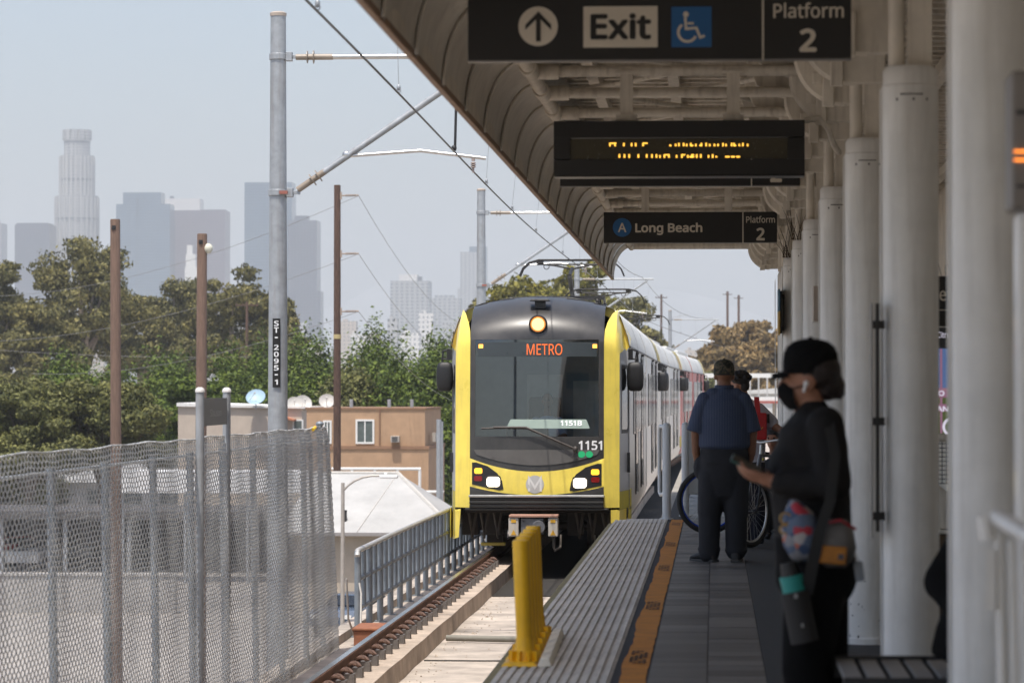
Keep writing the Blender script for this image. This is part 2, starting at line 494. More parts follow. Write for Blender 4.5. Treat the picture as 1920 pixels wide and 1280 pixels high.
bx = MB(); bx.b2(-3.98, -3.62, 35.3, 36.1, SL, SL + .17); bx.b2(-4.0, -3.6, 35.28, 36.12, SL + .17, SL + .2)
tag(bx.build("junction_box", mat("rust_box", (.26, .10, .05), .8, var=.3, scale=8), loc=(-3.8, 35.7, SL), bevel=.01), "low rust brown box beside the rail at the railing's foot", "box")

# platform
pc = mat("platform_concrete", (.30, .28, .25), .85, var=.2, scale=2, bump=.2, streak=.3)
pl = MB()
edge = [(-1.14, 4), (-1.14, 35.3), (-1.10, 36.0), (-.98, 36.45), (-.62, 36.6), (-.62, 62), (3.2, 62), (3.2, 4)]
pl.prism(edge, 'Z', SL - .01, -.03)
struct(pl.build("platform", pc))
nz_ = MB(); nz_.b2(-1.152, -1.115, 4, 35.3, -.12, -.004); struct(nz_.build("platform_nosing", mat("nosing", (.20, .17, .08), .8, var=.3, scale=6)))
tac = mat("tactile_grey", (.55, .52, .47), .75, var=.22, scale=2.5, bump=.1, streak=.25, streakcol=(.1, .09, .08))
tb = MB(); y = 4.0; k = 0
while y < 35.2:
    y1 = min(y + .607, 35.3)
    tb.b2(-1.113, -.52, y, y1, -.03, -.002 + (k % 3 - 1) * .0012)
    for i in range(12):
        xx = -1.09 + i * .0495
        tb.b2(xx - .0125, xx + .0125, y + .008, y1 - .008, -.002, .0095)
    y += .61; k += 1
tb.prism([(-1.113, 35.3), (-.52, 35.3), (-.52, 36.5), (-.62, 36.5), (-.95, 36.4), (-1.08, 35.95)], 'Z', -.03, .0)
for i in range(12):
    xx = -1.09 + i * .0495; tb.b2(xx - .0125, xx + .0125, 35.31, 36.35 - max(0, (-.62 - xx)) * .75, 0, .0055)
struct(tb.build("tactile_paving", tac))
gp = MB(); gp.b2(-.519, -.33, 4, 60, -.03, -.006); struct(gp.build("tar_joint", mat("tar", (.028, .028, .034), .8, var=.3, scale=12, bump=.3)))
og = MB(); ys_ = np.arange(5, 36.4, .25); ro = random.Random(11); Lp = []; Rp = []
for y in ys_:
    Lp.append((-.476 + ro.uniform(-.006, .006) + .008 * math.sin(y * 2.1), y)); Rp.append((-.343 + ro.uniform(-.004, .004), y))
for i in range(len(ys_) - 1):
    og.add([(*Lp[i], -.001), (*Rp[i], -.001), (*Rp[i + 1], -.001), (*Lp[i + 1], -.001)], [(0, 1, 2, 3)])
struct(og.build("orange_stripe", mat("orange_paint", (.46, .175, .012), .75, var=.25, scale=5, bump=.1, streak=.2, streakcol=(.12, .05, .02))))
ob = MB()
for yc in (17.5, 21.7, 26.3, 30.4, 35.0):
    for r_ in range(4):
        for q in range(9):
            if (q * 7 + r_ * 3) % 5 == 0: continue
            a = -.455 + r_ * .024; yy = yc - .42 + q * .095
            ob.add([(a, yy, .003), (a + .019, yy + .01, .003), (a + .019, yy + .06, .003), (a, yy + .055, .003)], [(0, 1, 2, 3)])
struct(ob.build("worn_stencil_marking", mat("stencil", (.05, .028, .012), .8, var=.3, scale=20)))
# paving tiles
tm = bpy.data.materials.new("stone_tiles"); tm.use_nodes = True
n = tm.node_tree; L = n.links; b = n.nodes["Principled BSDF"]
ge = n.nodes.new("ShaderNodeNewGeometry"); tc = n.nodes.new("ShaderNodeTexCoord"); mp = n.nodes.new("ShaderNodeMapping"); mp.inputs["Scale"].default_value = (1.2, 9, 1)
L.new(tc.outputs["Object"], mp.inputs[0]); nz = n.nodes.new("ShaderNodeTexNoise"); nz.inputs["Scale"].default_value = 2.2; nz.inputs["Detail"].default_value = 7
L.new(mp.outputs[0], nz.inputs["Vector"])
ad = n.nodes.new("ShaderNodeMath"); ad.operation = 'MULTIPLY_ADD'; ad.inputs[1].default_value = .55; L.new(ge.outputs["Random Per Island"], ad.inputs[0]); 
m2 = n.nodes.new("ShaderNodeMath"); m2.operation = 'MULTIPLY'; m2.inputs[1].default_value = .5; L.new(nz.outputs["Fac"], m2.inputs[0]); L.new(m2.outputs[0], ad.inputs[2])
rp = n.nodes.new("ShaderNodeValToRGB"); rp.color_ramp.elements[0].color = (.075, .07, .066, 1); rp.color_ramp.elements[1].color = (.175, .165, .152, 1)
rp.color_ramp.elements[0].position = .25; rp.color_ramp.elements[1].position = .78
L.new(ad.outputs[0], rp.inputs[0]); L.new(rp.outputs[0], b.inputs["Base Color"]); b.inputs["Roughness"].default_value = .5
bp = n.nodes.new("ShaderNodeBump"); bp.inputs["Strength"].default_value = .1; bp.inputs["Distance"].default_value = .01; L.new(nz.outputs["Fac"], bp.inputs["Height"]); L.new(bp.outputs[0], b.inputs["Normal"])
tl = MB(); rt = random.Random(2)
for i in range(170):
    for k in range(2):
        x0 = -.333 + k * .3; y0 = 5 + i * .305 + k * .1; dz = rt.uniform(-.0012, .0008)
        tl.b2(x0 + .003, x0 + .296, y0 + .0025, y0 + .3025, -.03, dz)
struct(tl.build("tile_paving", tm))
gr = MB(); gr.b2(-.335, .266, 5, 57, -.03, -.005); struct(gr.build("tile_grout", mat("grout", (.12, .115, .115), .9, var=.2, scale=5)))
asph = mat("platform_asphalt", (.045, .044, .043), .85, var=.35, scale=60, bump=.6, bscale=90)
ag = MB(); ag.b2(.267, 3.2, 4, 62, -.03, .001); struct(ag.build("asphalt_paving", asph))

# ================================================================== CANOPY
cp = thing("canopy", "long cream station canopy with curved ribbed soffit over the platform", "canopy", (-1.42, 9, 3.05))
RZ = EYE
def sof(t, off=0.0):             # t 0..1 from the lip to the long tube
    a = math.pi / 2 * t
    return (-1.17 - (.25 - off) * math.cos(a), RZ + 1.60 + (.45 - off) * math.sin(a))
Y0, PW = 9.0, 1.53
y = Y0; npan = 24
for i in range(npan):
    b = MB(); nyy = 7; rings = []
    for j in range(nyy + 1):
        f = j / nyy; yy = y + f * PW
        off = .010 * (1 - f) - .020 * math.sin(math.pi * f)
        rings.append([Vector((sof(t, off)[0], yy, sof(t, off)[1])) for t in np.linspace(0, 1, 13)])
    b.loft(rings, caps=False, closed=False)
    # lapped seam
    b.tube([(sof(t, .012)[0], y + .01, sof(t, .012)[1]) for t in np.linspace(0, 1, 13)], .009, 6)
    b.build("soffit_panel", soffit_m, cp, smooth=40)
    y += PW
YE = y                           # far end of the canopy
b = MB()
b.tube([(-1.17, Y0, RZ + 2.05), (-1.17, YE, RZ + 2.05)], .045, 14)
y = Y0 + .4
while y < YE:
    b.tube([(-1.17, y, RZ + 2.05), (-1.17, y + .3, RZ + 2.05)], .056, 14); y += PW
b.build("edge_tube", cream_paint, cp, smooth=40)
b = MB()
for i in range(npan):
    ya = Y0 + i * PW
    b.b2(-1.455, -1.418, ya + .012, ya + PW - .012, RZ + 1.585, RZ + 1.625)
b.build("edge_trim", mat("trim_brown", (.27, .17, .11), .6, var=.25, scale=5), cp, bevel=.006)
b = MB()                         # outer skin: keeps the sun off the platform
oy0, oy1 = -14, YE
prof = [(-1.445, RZ + 1.63), (-1.45, RZ + 2.1), (-1.36, RZ + 2.42), (-1.15, RZ + 2.6), (1.2, RZ + 2.75), (3.4, RZ + 2.6), (3.4, RZ + 2.55), (1.2, RZ + 2.7), (-1.13, RZ + 2.55), (-1.33, RZ + 2.39), (-1.43, RZ + 2.1), (-1.425, RZ + 1.63)]
b.prism(prof, 'Y', oy0, oy1); b.build("roof_skin", cream_paint, cp)
b = MB()
y = 6.0
while y < YE - .1:
    b.b2(-1.15, 3.3, y, y + .1, RZ + 2.43, RZ + 2.5); y += .32
for x in (-.9, -.3, .3, .9, 1.7, 2.5): b.b2(x - .04, x + .04, 6, YE - .05, RZ + 2.33, RZ + 2.427)
b.build("roof_deck_rib", cream_paint, cp)
tubes_d = [16.5, 18.1, 19.4, 20.7, 22.2, 23.8, 25.5, 27.3, 29, 30.5, 32, 33.5, 35.3, 36.9, 38.6, 40.2, 42, 43.8, YE - .06]
for i, d in enumerate(tubes_d):
    b = MB(); b.tube([(-1.165, d, RZ + 2.07), (.95, d, RZ + 2.07)], .037 if i < len(tubes_d) - 1 else .05, 12)
    b.tube([(-1.15, d, RZ + 2.07), (-1.0, d, RZ + 2.07)], .052, 12)
    b.build("cross_tube", cream_paint, cp, smooth=40)
    b = MB()
    pol = [(.22, RZ + 2.32), (.30, RZ + 2.12), (.42, RZ + 2.07)] + [(.80 + .30 * math.cos(a), RZ + 2.04 + .30 * math.sin(a)) for a in np.linspace(math.pi, 1.5 * math.pi, 10)] + [(.97, RZ + 1.74), (.97, RZ + 2.32)]
    b.prism(pol, 'Y', d + .06, d + .14)
    b.tube([(p[0], d + .1, p[1]) for p in pol[2:13]], .014, 6)
    b.b2(.66, .73, d + .02, d + .058, RZ + 1.72, RZ + 1.95); b.b2(.60, .66, d + .03, d + .058, RZ + 1.86, RZ + 1.93)
    b.build("haunch_plate", cream_paint, cp, bevel=.006)
for i in range(len(tubes_d) - 1):
    b = MB(); d0, d1 = tubes_d[i], tubes_d[i + 1]
    if i % 2: b.tube([(-1.0, d0, RZ + 2.24), (-.1, d1, RZ + 2.24)], .022, 8); b.tube([(-.1, d0, RZ + 2.24), (.7, d1, RZ + 2.24)], .022, 8)
    else: b.tube([(-.1, d0, RZ + 2.24), (-1.0, d1, RZ + 2.24)], .022, 8); b.tube([(.7, d0, RZ + 2.24), (-.1, d1, RZ + 2.24)], .022, 8)
    b.build("diagonal_brace", cream_paint, cp, smooth=40)
b = MB()
b.b2(.80, 1.02, 6, YE, RZ + 2.12, RZ + 2.30); b.tube([(.62, 6, RZ + 2.16), (.62, YE, RZ + 2.16)], .03, 10)
b.build("eaves_beam", cream_paint, cp)
b = MB(); b.tube([(.585, 20.72, RZ + 1.745), (.68, 20.72, RZ + 1.76), (.74, 20.75, RZ + 1.70), (.78, 20.85, RZ + 1.60), (.82, 21, RZ + 1.56)], .02, 8)
b.build("conduit", cream_paint, cp, smooth=40)

# columns
cols = [10.3, 14.45, 18.55, 22.95, 27.3, 31.0, 35.1, 37.5, 39.2]
clab = ["big white column nearest the camera, with the blurred handrail before it",
        "white column behind the woman's back, dark slotted poster frame on its side",
        "white column with chipped paint at its foot, just behind the woman in black",
        "white column fourth from the nearest, partly behind the black cap",
        "white column fifth from the nearest, carrying a pale notice board",
        "narrow-looking white column sixth from the nearest",
        "white column with a thin blue and yellow framed panel on its side",
        "thin white column with a red sticker near the youth with the backpack",
        "thin white column at the far end of the row against the sky"]
col_thing = []
for i, d in enumerate(cols):
    X = .882; Zt = EYE + 1.455
    t = thing("column", clab[i], "column", (X, d, 0), group="white columns along the platform")
    b = MB(); r_ = .127 if i < 7 else .10
    b.lathe((X, d, 0), [(r_ + .012, 0), (r_ + .012, .035), (r_, .04), (r_, Zt - .09), (r_ - .006, Zt - .085), (r_ - .006, Zt - .02), (r_ - .02, Zt)], 36)
    b.build("shaft", white_paint, t, smooth=35)
    b = MB(); b.b2(X - .135, X - .127, d - .02, d + .02, .05, Zt - .1); b.build("seam_strip", white_paint, t)
    b = MB(); b.tube([(X - .06, d, Zt), (X - .06, d, RZ + 2.2)], .036, 12); b.b2(X - .01, X + .10, d + .0, d + .09, Zt, RZ + 2.14)
    b.build("stub_pipe", cream_paint, t, smooth=40)
    b = MB()
    for a in (-2.1, -1.5, -1.0): b.cyl((X + (r_ - .004) * math.cos(a), d + (r_ - .004) * math.sin(a), Zt - .16), .006, .012, 8)
    b.b2(X - .05, X + .05, d - r_ - .002, d - r_ + .02, Zt - .135, Zt - .13)
    b.build("screw_fixing", darkmetal, t)
    col_thing.append(t)
rk = random.Random(14)
b = MB()
for q in range(20):
    a = rk.uniform(math.pi, 1.75 * math.pi); z = .02 + .45 * rk.random() ** 2; rr = .1288; wd = rk.uniform(.001, .007); hh = rk.uniform(.002, .011); da = wd / rr
    b.add([(.882 + rr * math.cos(a + u * da), 18.55 + rr * math.sin(a + u * da), z + v * hh) for u, v in ((-1, -.6), (.2, -1), (1, .1), (.3, 1), (-.8, .5))], [(0, 1, 2, 3, 4)])
b.build("paint_chip", darkmetal, col_thing[2])
# mounted on columns
t = thing("poster_frame", "dark slotted frame clamped edge-on to the side of a white column", "frame", (.735, 14.45, 1.35))
a, z0, z1 = P(1634, 568, 14.3), P(1634, 1010, 14.3).z, P(1634, 568, 14.3).z
b = MB(); b.b2(.700, .709, 14.34, 14.40, z0, z1); b.build("panel", mat("frame_grey", (.30, .29, .28), .5), t, bevel=.002)
b = MB(); b.b2(.722, .738, 14.34, 14.40, z0 + .03, z1); b.build("backing", darkmetal, t)
for py in (608, 790, 968):
    zz = P(1640, py, 14.3).z; b = MB(); b.b2(.7095, .762, 14.35, 14.39, zz - .018, zz + .018); b.build("clamp", darkmetal, t)
t = thing("framed_notice", "narrow blue and yellow notice framed on a far column", "notice", (.73, 35, 2.2))
b = MB(); zt, zm, zb = P(1468, 543, 35).z, P(1468, 584, 35).z, P(1468, 628, 35).z
b.b2(.70, .72, 34.8, 35.3, zm, zt, 0); b.b2(.70, .72, 34.8, 35.3, zb, zm - .001, 1); b.b2(.7205, .742, 34.85, 35.25, zb + .02, zt - .02, 2)
b.build("notice_board", [mat("notice_blue", (.10, .22, .34), .4), mat("notice_yellow", (.55, .36, .10), .4), darkmetal], t)
b = MB(); b.b2(.742, .77, 35, 35.2, zt - .09, zt - .05); b.b2(.742, .77, 35, 35.2, zb + .05, zb + .09); b.build("bracket", darkmetal, t)
t = thing("notice_board", "pale glazed notice board on the side of the fifth column", "notice board", (.8, 27.2, 2.1))
b = MB(); q0, q1 = P(1525, 602, 26.9), P(1534, 536, 26.9); b.b2(q0.x, q1.x + .02, 26.9, 27.2, q0.z, q1.z); b.build("board", mat("board_pale", (.42, .36, .31), .35), t, bevel=.004)
b = MB(); b.b2(q0.x + .02, q1.x + .03, 27.2, 27.25, q0.z + .1, q0.z + .2); b.build("bracket", darkmetal, t)
b = MB(); q0, q1 = P(1464, 746, 37.2), P(1470, 729, 37.2); b.b2(q0.x - .02, q1.x, 37.36, 37.372, q0.z, q1.z)
tag(b.build("sticker", mat("red_paint", (.55, .03, .02), .5), loc=(q0.x, 37.37, q0.z)), "small red sticker on a thin far column", "sticker")
# dry twigs lodged on column tops
rs = random.Random(4)
for ci, lab in ((5, "dry dark twigs lodged on top of the sixth column"), (6, "dry twigs sprouting on the column with the blue and yellow notice")):
    d = cols[ci]; b = MB()
    for q in range(13):
        p = Vector((.80 + rs.uniform(-.05, .06), d - .09 + rs.uniform(-.02, .02), EYE + 1.455))
        p2 = p + Vector((rs.uniform(-.12, .10), rs.uniform(-.04, .04), rs.uniform(.12, .34)))
        b.tube([p, (p + p2) / 2 + Vector((rs.uniform(-.02, .02), 0, 0)), p2], [.004, .003, .001], 4)
    tag(b.build("twig_nest", mat("twig", (.06, .04, .025), .9), loc=(.80, d - .09, EYE + 1.455)), lab, "nest")

# ================================================================== SIGNS
def boxpx(mbx, x0, x1, y0, y1, d, y, th, mi=0):
    a, c = P(x0, y1, d), P(x1, y0, d); mbx.b2(a.x, c.x, y, y + th, a.z, c.z, mi)
def tpx(s, x0, x1, y0, y1, d, y, bold=0.0, mb=None, mi=0):
    a, c = P(x0, y1, d), P(x1, y0, d)
    return text(s, a.x, c.x, a.z, c.z, lambda X, Z: (X, y, Z), bold, mb, mi)
def disc(mbx, px, py, rpx, d, y, th=.003, mi=0):
    c = P(px, py, d); r_ = rpx * d / F
    mbx.prism([(c.x + r_ * math.cos(a), c.z + r_ * math.sin(a)) for a in np.linspace(0, 2 * math.pi, 40, endpoint=False)], 'Y', y, y + th, mi)
def signboard(name, label, x0, x1, y0, y1, d, cat="sign", group=None):
    c = P((x0 + x1) / 2, y1, d)
    t = thing(name, label, cat, (c.x, d, c.z), group=group)
    b = MB(); boxpx(b, x0, x1, y0, y1, d, d, .06); b.build("board", signblack, t, bevel=.004)
    ca = P(x0, y0, d); cb = P(x1, y0, d)
    for f in (.24, .72):
        xx = ca.x + (cb.x - ca.x) * f; b = MB(); b.b2(xx - .04, xx + .04, d + .01, d + .05, ca.z, RZ + 2.12); b.build("hanger", cream_paint, t)
    b = MB(); b.b2(ca.x, cb.x, d + .002, d + .058, P(x0, y1, d).z - .006, P(x0, y1, d).z - .0005); b.build("bottom_edge", mat("sign_edge", (.2, .19, .18), .4, metal=.5), t)
    return t
d = 15.0; fy = d - .004
t = signboard("exit_sign", "big black hanging sign reading Exit with arrow and wheelchair symbol", 877, 1596, -20, 114, d, group="hanging signs under the canopy")
b = MB(); disc(b, 1009, 50, 37, d, fy); b.build("arrow_disc", signwhite, t)
def q(px, py): v = P(px, py, d); return (v.x, v.z)
def z5(x, y): return q(940 + x / 4.8, y / 4.8)
b = MB()
b.prism([z5(*p) for p in ((215, 275), (218, 225), (333, 108), (448, 225), (450, 275), (355, 180), (355, 375), (312, 375), (312, 180))], 'Y', fy - .003, fy - .0005)
b.build("arrow", signblack, t)
b = MB(); boxpx(b, 1094, 1233, 12, 90, d, fy, .003); b.build("exit_panel", signwhite, t)
tpx("Exit", 1107, 1221, 25, 75.5, d, fy - .001, .03).build("exit_lettering", signblack, t)
b = MB(); boxpx(b, 1259, 1334, 13, 89, d, fy, .003); b.build("wheelchair_panel", signblue, t)
b = MB(); disc(b, 940 + 1661 / 4.8, 133 / 4.8, 5.2, d, fy - .003)
pxw = d / F
b.stroke([z5(1655, 158), z5(1662, 262), z5(1755, 255), z5(1790, 340), z5(1830, 325)], 4.6 * pxw, fy - .003)
b.stroke([z5(1675, 214), z5(1732, 214)], 4 * pxw, fy - .0031)
b.stroke([z5(1675 + 82 * math.cos(R(a)), 295 - 82 * math.sin(R(a))) for a in np.linspace(125, 335, 22)], 4.8 * pxw, fy - .0032)
b.build("wheelchair_symbol", signwhite, t)
b = MB(); boxpx(b, 1429, 1432, -19, 114, d, fy, .003); b.build("divider", signwhite, t)
tpx("Platform", 1450, 1582, 5, 35, d, fy, .012).build("platform_lettering", signwhite, t)
tpx("2", 1499, 1531, 54, 98, d, fy, .03).build("platform_number", signwhite, t)
d = 24.0; fy = d - .004
t = signboard("platform_sign", "black hanging sign mostly hidden behind the amber message display", 1050, 1500, 262, 349, d, group="hanging signs under the canopy")
b = MB(); boxpx(b, 1408, 1410, 262, 349, d, fy, .003); b.build("divider", signwhite, t)
tpx("Platform", 1416, 1493, 272, 290, d, fy, .012).build("platform_lettering", signwhite, t)
tpx("2", 1444, 1466, 306, 342, d, fy, .03).build("platform_number", signwhite, t)
d = 33.2; fy = d - .004
t = signboard("destination_sign", "black hanging sign with blue A disc reading Long Beach Platform 2", 1132, 1457, 397, 455, d, group="hanging signs under the canopy")
b = MB(); disc(b, 1166.5, 426.5, 17.5, d, fy); b.build("route_disc", signblue, t)
tpx("A", 1158.5, 1174.5, 418, 435.5, d, fy - .001, .015).build("route_letter", signwhite, t)
tpx("Long Beach", 1191, 1317, 417.5, 441, d, fy, .03).build("destination_lettering", signwhite, t)
b = MB(); boxpx(b, 1392, 1394, 398, 456, d, fy, .003); b.build("divider", signwhite, t)
tpx("Platform", 1399, 1453, 405, 418, d, fy, .012).build("platform_lettering", signwhite, t)
tpx("2", 1418, 1434, 427, 451, d, fy, .03).build("platform_number", signwhite, t)
# amber display
d = 20.7; fy = d - .12
c = P(1274, 333, d)
t = thing("message_display", "black electronic message display with two rows of amber dots", "display", (c.x, d, c.z))
b = MB()
for x0, x1, y0, y1 in ((1040, 1508, 228, 261), (1040, 1508, 301, 332), (1040, 1070, 261, 301), (1476, 1508, 261, 301)): boxpx(b, x0, x1, y0, y1, d, fy, .22)
b.build("housing", signblack, t)
b = MB(); boxpx(b, 1070, 1476, 261, 301, d, fy + .02, .02); b.build("screen", mat("led_screen", (.05, .042, .02), .25, var=.1, scale=30), t)
b = MB(); boxpx(b, 1041, 1507, 332, 334, d, fy + .01, .2); b.build("bottom_edge", mat("sign_edge", (.2, .19, .18), .4), t)
for px in (1175, 1375):
    b = MB(); a = P(px - 12, 222, d); e = P(px + 12, 137, d); b.b2(a.x, e.x, d - .03, d + .03, a.z, e.z)
    b.b2(a.x - .03, e.x + .03, d - .05, d + .05, e.z - .005, e.z + .012)
    a = P(px - 20, 228, d); e = P(px + 20, 216, d); b.b2(a.x, e.x, d - .06, d + .06, a.z, e.z)
    b.build("hanger", cream_paint, t)
b = MB()
def dash(x0, x1, y0, y1): boxpx(b, 860 + x0 / 1.811, 860 + x1 / 1.811, y0 / 1.811, y1 / 1.811, d, fy + .016, .003)
ra = random.Random(9)
for x0, x1 in ((513, 537), (625, 643)): dash(x0, x1, 489, 493)
for x in (513, 530, 560, 586, 600, 625, 735, 746, 762, 772, 786, 803, 822, 838, 850, 866, 878, 895, 905, 924, 932, 950, 962, 978): dash(x, x + 5, 490 + ra.choice((0, 0, 3)), 501)
for x in (716, 790, 818, 935): dash(x, x + 7, 496, 501)
for x0, x1 in ((697, 715), (756, 770), (790, 800)): dash(x0, x1, 528, 532)
for x in (545, 562, 578, 609, 637, 655, 670, 682, 697, 712, 738, 756, 776, 790, 806, 820, 846, 860): dash(x, x + 5, 528 + ra.choice((0, 0, 3)), 540)
for x0, x1 in ((784, 800), (872, 878), (905, 920), (924, 938), (942, 955)): dash(x0, x1, 534, 539)
b.build("amber_dots", emis("amber_led", (1.0, .50, .06), 1.6), t)
# second display, seen at the right margin
d = 8.6
a, e = P(1897, 392, d), P(2300, 130, d)
t = thing("arrival_display", "dark display board with orange lines cut off at the right margin", "display", ((a.x + e.x) / 2, d, a.z))
b = MB(); b.b2(a.x, e.x, d, d + .2, a.z, e.z); b.build("housing", mat("dark_housing", (.20, .18, .165), .5), t, bevel=.01)
b = MB(); boxpx(b, 1905, 2250, 205, 215, d, d - .004, .003); boxpx(b, 1905, 2250, 345, 352, d, d - .004, .003); b.build("frame_bar", darkmetal, t)
b = MB(); boxpx(b, 1901, 2200, 281, 286, d, d - .005, .003); boxpx(b, 1901, 2200, 297, 302, d, d - .005, .003); b.build("orange_line", emis("orange_led", (1, .25, .03), 2.2), t)
b = MB(); b.b2(a.x + .05, a.x + .11, d + .05, d + .12, e.z, RZ + 2.4); b.build("hanger", cream_paint, t)
# ================================================================== RIGHT SIDE
d = 20.5
t = thing("station_sign", "black station name sign ending in eet, seen between two white columns", "sign", (1.5, d, 1.9))
b = MB(); boxpx(b, 1700, 2000, 517, 612, d, d, .06); b.build("board", signblack, t)
tpx("Street", 1716, 1783, 539, 564, d, d - .004, .01).build("street_lettering", signwhite, t)
b = MB(); boxpx(b, 1700, 2000, 580, 582, d, d - .003, .002); b.build("divider", signwhite, t)
b = MB()
for i in range(24):
    px = 1702 + i * 8; p0 = P(px, 517, d); b.tube([p0 + Vector((0, .03, 0)), p0 + Vector((random.uniform(-.02, .02), .03, .075))], .0016, 4)
b.build("bird_spike", darkmetal, t)
t = thing("information_screen", "bright information screen showing blue sky and grass between white columns", "screen", (1.5, d, 1.2))
b = MB(); boxpx(b, 1700, 2000, 613, 818, d, d + .02, .1); b.build("cabinet", mat("cabinet", (.05, .05, .052), .5), t)
b = MB()
for i, (y0, y1) in enumerate(((653, 727), (727, 733), (733, 813))): boxpx(b, 1705, 1995, y0, y1, d, d + .012, .006, i)
b.build("screen", [emis("scr_sky", (.10, .17, .36), .55), emis("scr_roof", (.42, .22, .28), .5), emis("scr_grass", (.07, .09, .03), .7)], t)
b = MB(); boxpx(b, 1738, 1790, 733, 745, d, d + .0100, .0015); boxpx(b, 1738, 1775, 757, 771, d, d + .0100, .0015); boxpx(b, 1763, 1767, 654, 812, d, d + .0105, .001)
b.build("banner", emis("scr_pink", (.30, .14, .22), .6), t)
lw = emis("scr_white", (.85, .80, .95), .6)
tpx("/ Citrus", 1751, 1786, 622, 633, d, d + .015).build("line_lettering", lw, t)
tpx("DO", 1749, 1771, 732, 742, d, d + .006, .03).build("poster_lettering", lw, t)
tpx("RAN", 1748, 1778, 761, 771, d, d + .006, .03).build("poster_lettering", lw, t)
b = MB(); c = P(1786, 800, d); b.torus((c.x, d + .006, c.z), .055, .008, 'Y', 30, 6, 0, R(110), R(260)); b.build("poster_emblem", lw, t)
t = thing("mesh_railing", "grey grid railing with beige mouldings below the information screen", "railing", (1.5, 20.4, 0))
b = MB(); zt, zb = P(1768, 826, d).z, P(1768, 905, d).z
for i in range(34): x = 1.2 + i * .027; b.tube([(x, 20.4, zb), (x, 20.4, zt)], .003, 5)
for i in range(10): z = zb + i * .028; b.tube([(1.2, 20.396, z), (2.1, 20.396, z)], .003, 5)
b.build("grid", darkmetal, t)
b = MB(); b.tube([(1.1, 20.38, zt + .02), (2.2, 20.38, zt + .02)], .026, 10); b.build("handrail", cream_paint, t, smooth=40)
b = MB(); z9 = P(1768, 992, d).z
b.prism([(1.1, z9), (2.2, z9), (2.2, z9 + .2), (1.62, z9 + .14), (1.40, z9 + .30), (1.1, z9 + .34)], 'Y', 20.5, 20.6); b.b2(1.1, 2.2, 20.46, 20.62, z9 - .03, z9 - .002)
b.build("moulding", cream_paint, t, bevel=.01)
b = MB(); b.b2(1.1, 2.2, 20.5, 20.6, 0, z9 - .032); b.build("kick_panel", mat("brown_panel", (.12, .075, .04), .7, var=.3, scale=5, streak=.3), t)
wl = MB(); wl.b2(2.75, 2.95, 3, 61, 0, 3.9); wl.b2(2.7, 3.0, 3, 61, 1.05, 1.15)  # backing wall made full height to keep right-hand light off the columns
tag(wl.build("light_block_wall", cream_paint, loc=(2.85, 32, 0)), "tall cream backing wall behind the columns, raised to block light from the far side", "wall")
# blurred ramp handrail, nearest thing at the right margin
d = 8.0
t = thing("handrail", "blurred pale tubular handrail at the lower right margin", "handrail", (.72, d, 0))
b = MB(); p0 = P(1846, 972, d); b.tube([p0 + Vector((.01, 0, -.05)), p0, p0 + Vector((.03, 0, .005)), P(1990, 1040, d - .5)], .022, 12); b.build("rail", white_paint, t, smooth=50)
for px in (1872, 1896, 1921):
    b = MB(); p1 = P(px, 985 + (px - 1846) * .55, d); b.tube([p1, p1 + Vector((.006, 0, -.25)), (p1.x + .018, d, 0)], .013, 10); b.build("baluster", white_paint, t, smooth=50)
b = MB(); p1 = P(1856, 1050, d); b.b2(p1.x - .012, p1.x + .012, d - .02, d, p1.z - .12, p1.z + .03); b.build("bracket", white_paint, t)
t = thing("white_post", "white post cut off at the right margin behind the handrail", "post", (.9, 8.9, 0))
b = MB(); xl = P(1909, 640, 8.9).x; b.b2(xl, xl + .2, 8.9, 9.05, .0, P(1909, 395, 8.9).z); b.build("shaft", white_paint, t, bevel=.02)
b = MB(); b.b2(xl - .005, xl + .205, 8.895, 9.055, .001, .08); b.build("foot", white_paint, t)
# bench
t = thing("bench", "grey metal bench with slatted top beside the seated person", "bench", (.8, 11.7, 0))
b = MB()
for i in range(9): b.b2(.46 + i * .085, .46 + i * .085 + .066, 11.25, 12.15, .425, .44)
b.build("seat", mat("bench_grey", (.33, .32, .31), .5, metal=.2, var=.15, scale=8), t, bevel=.004)
for ya in (12.153, 11.215):
    b = MB(); b.b2(.45, 1.25, ya, ya + .032, .37, .452); b.build("edge_rail", darkmetal, t, bevel=.004)
for x, y in ((.52, 11.35), (.52, 12.05), (1.18, 11.35), (1.18, 12.05)):
    b = MB(); b.b2(x - .02, x + .02, y - .02, y + .02, .0, .423); b.build("leg", darkmetal, t)

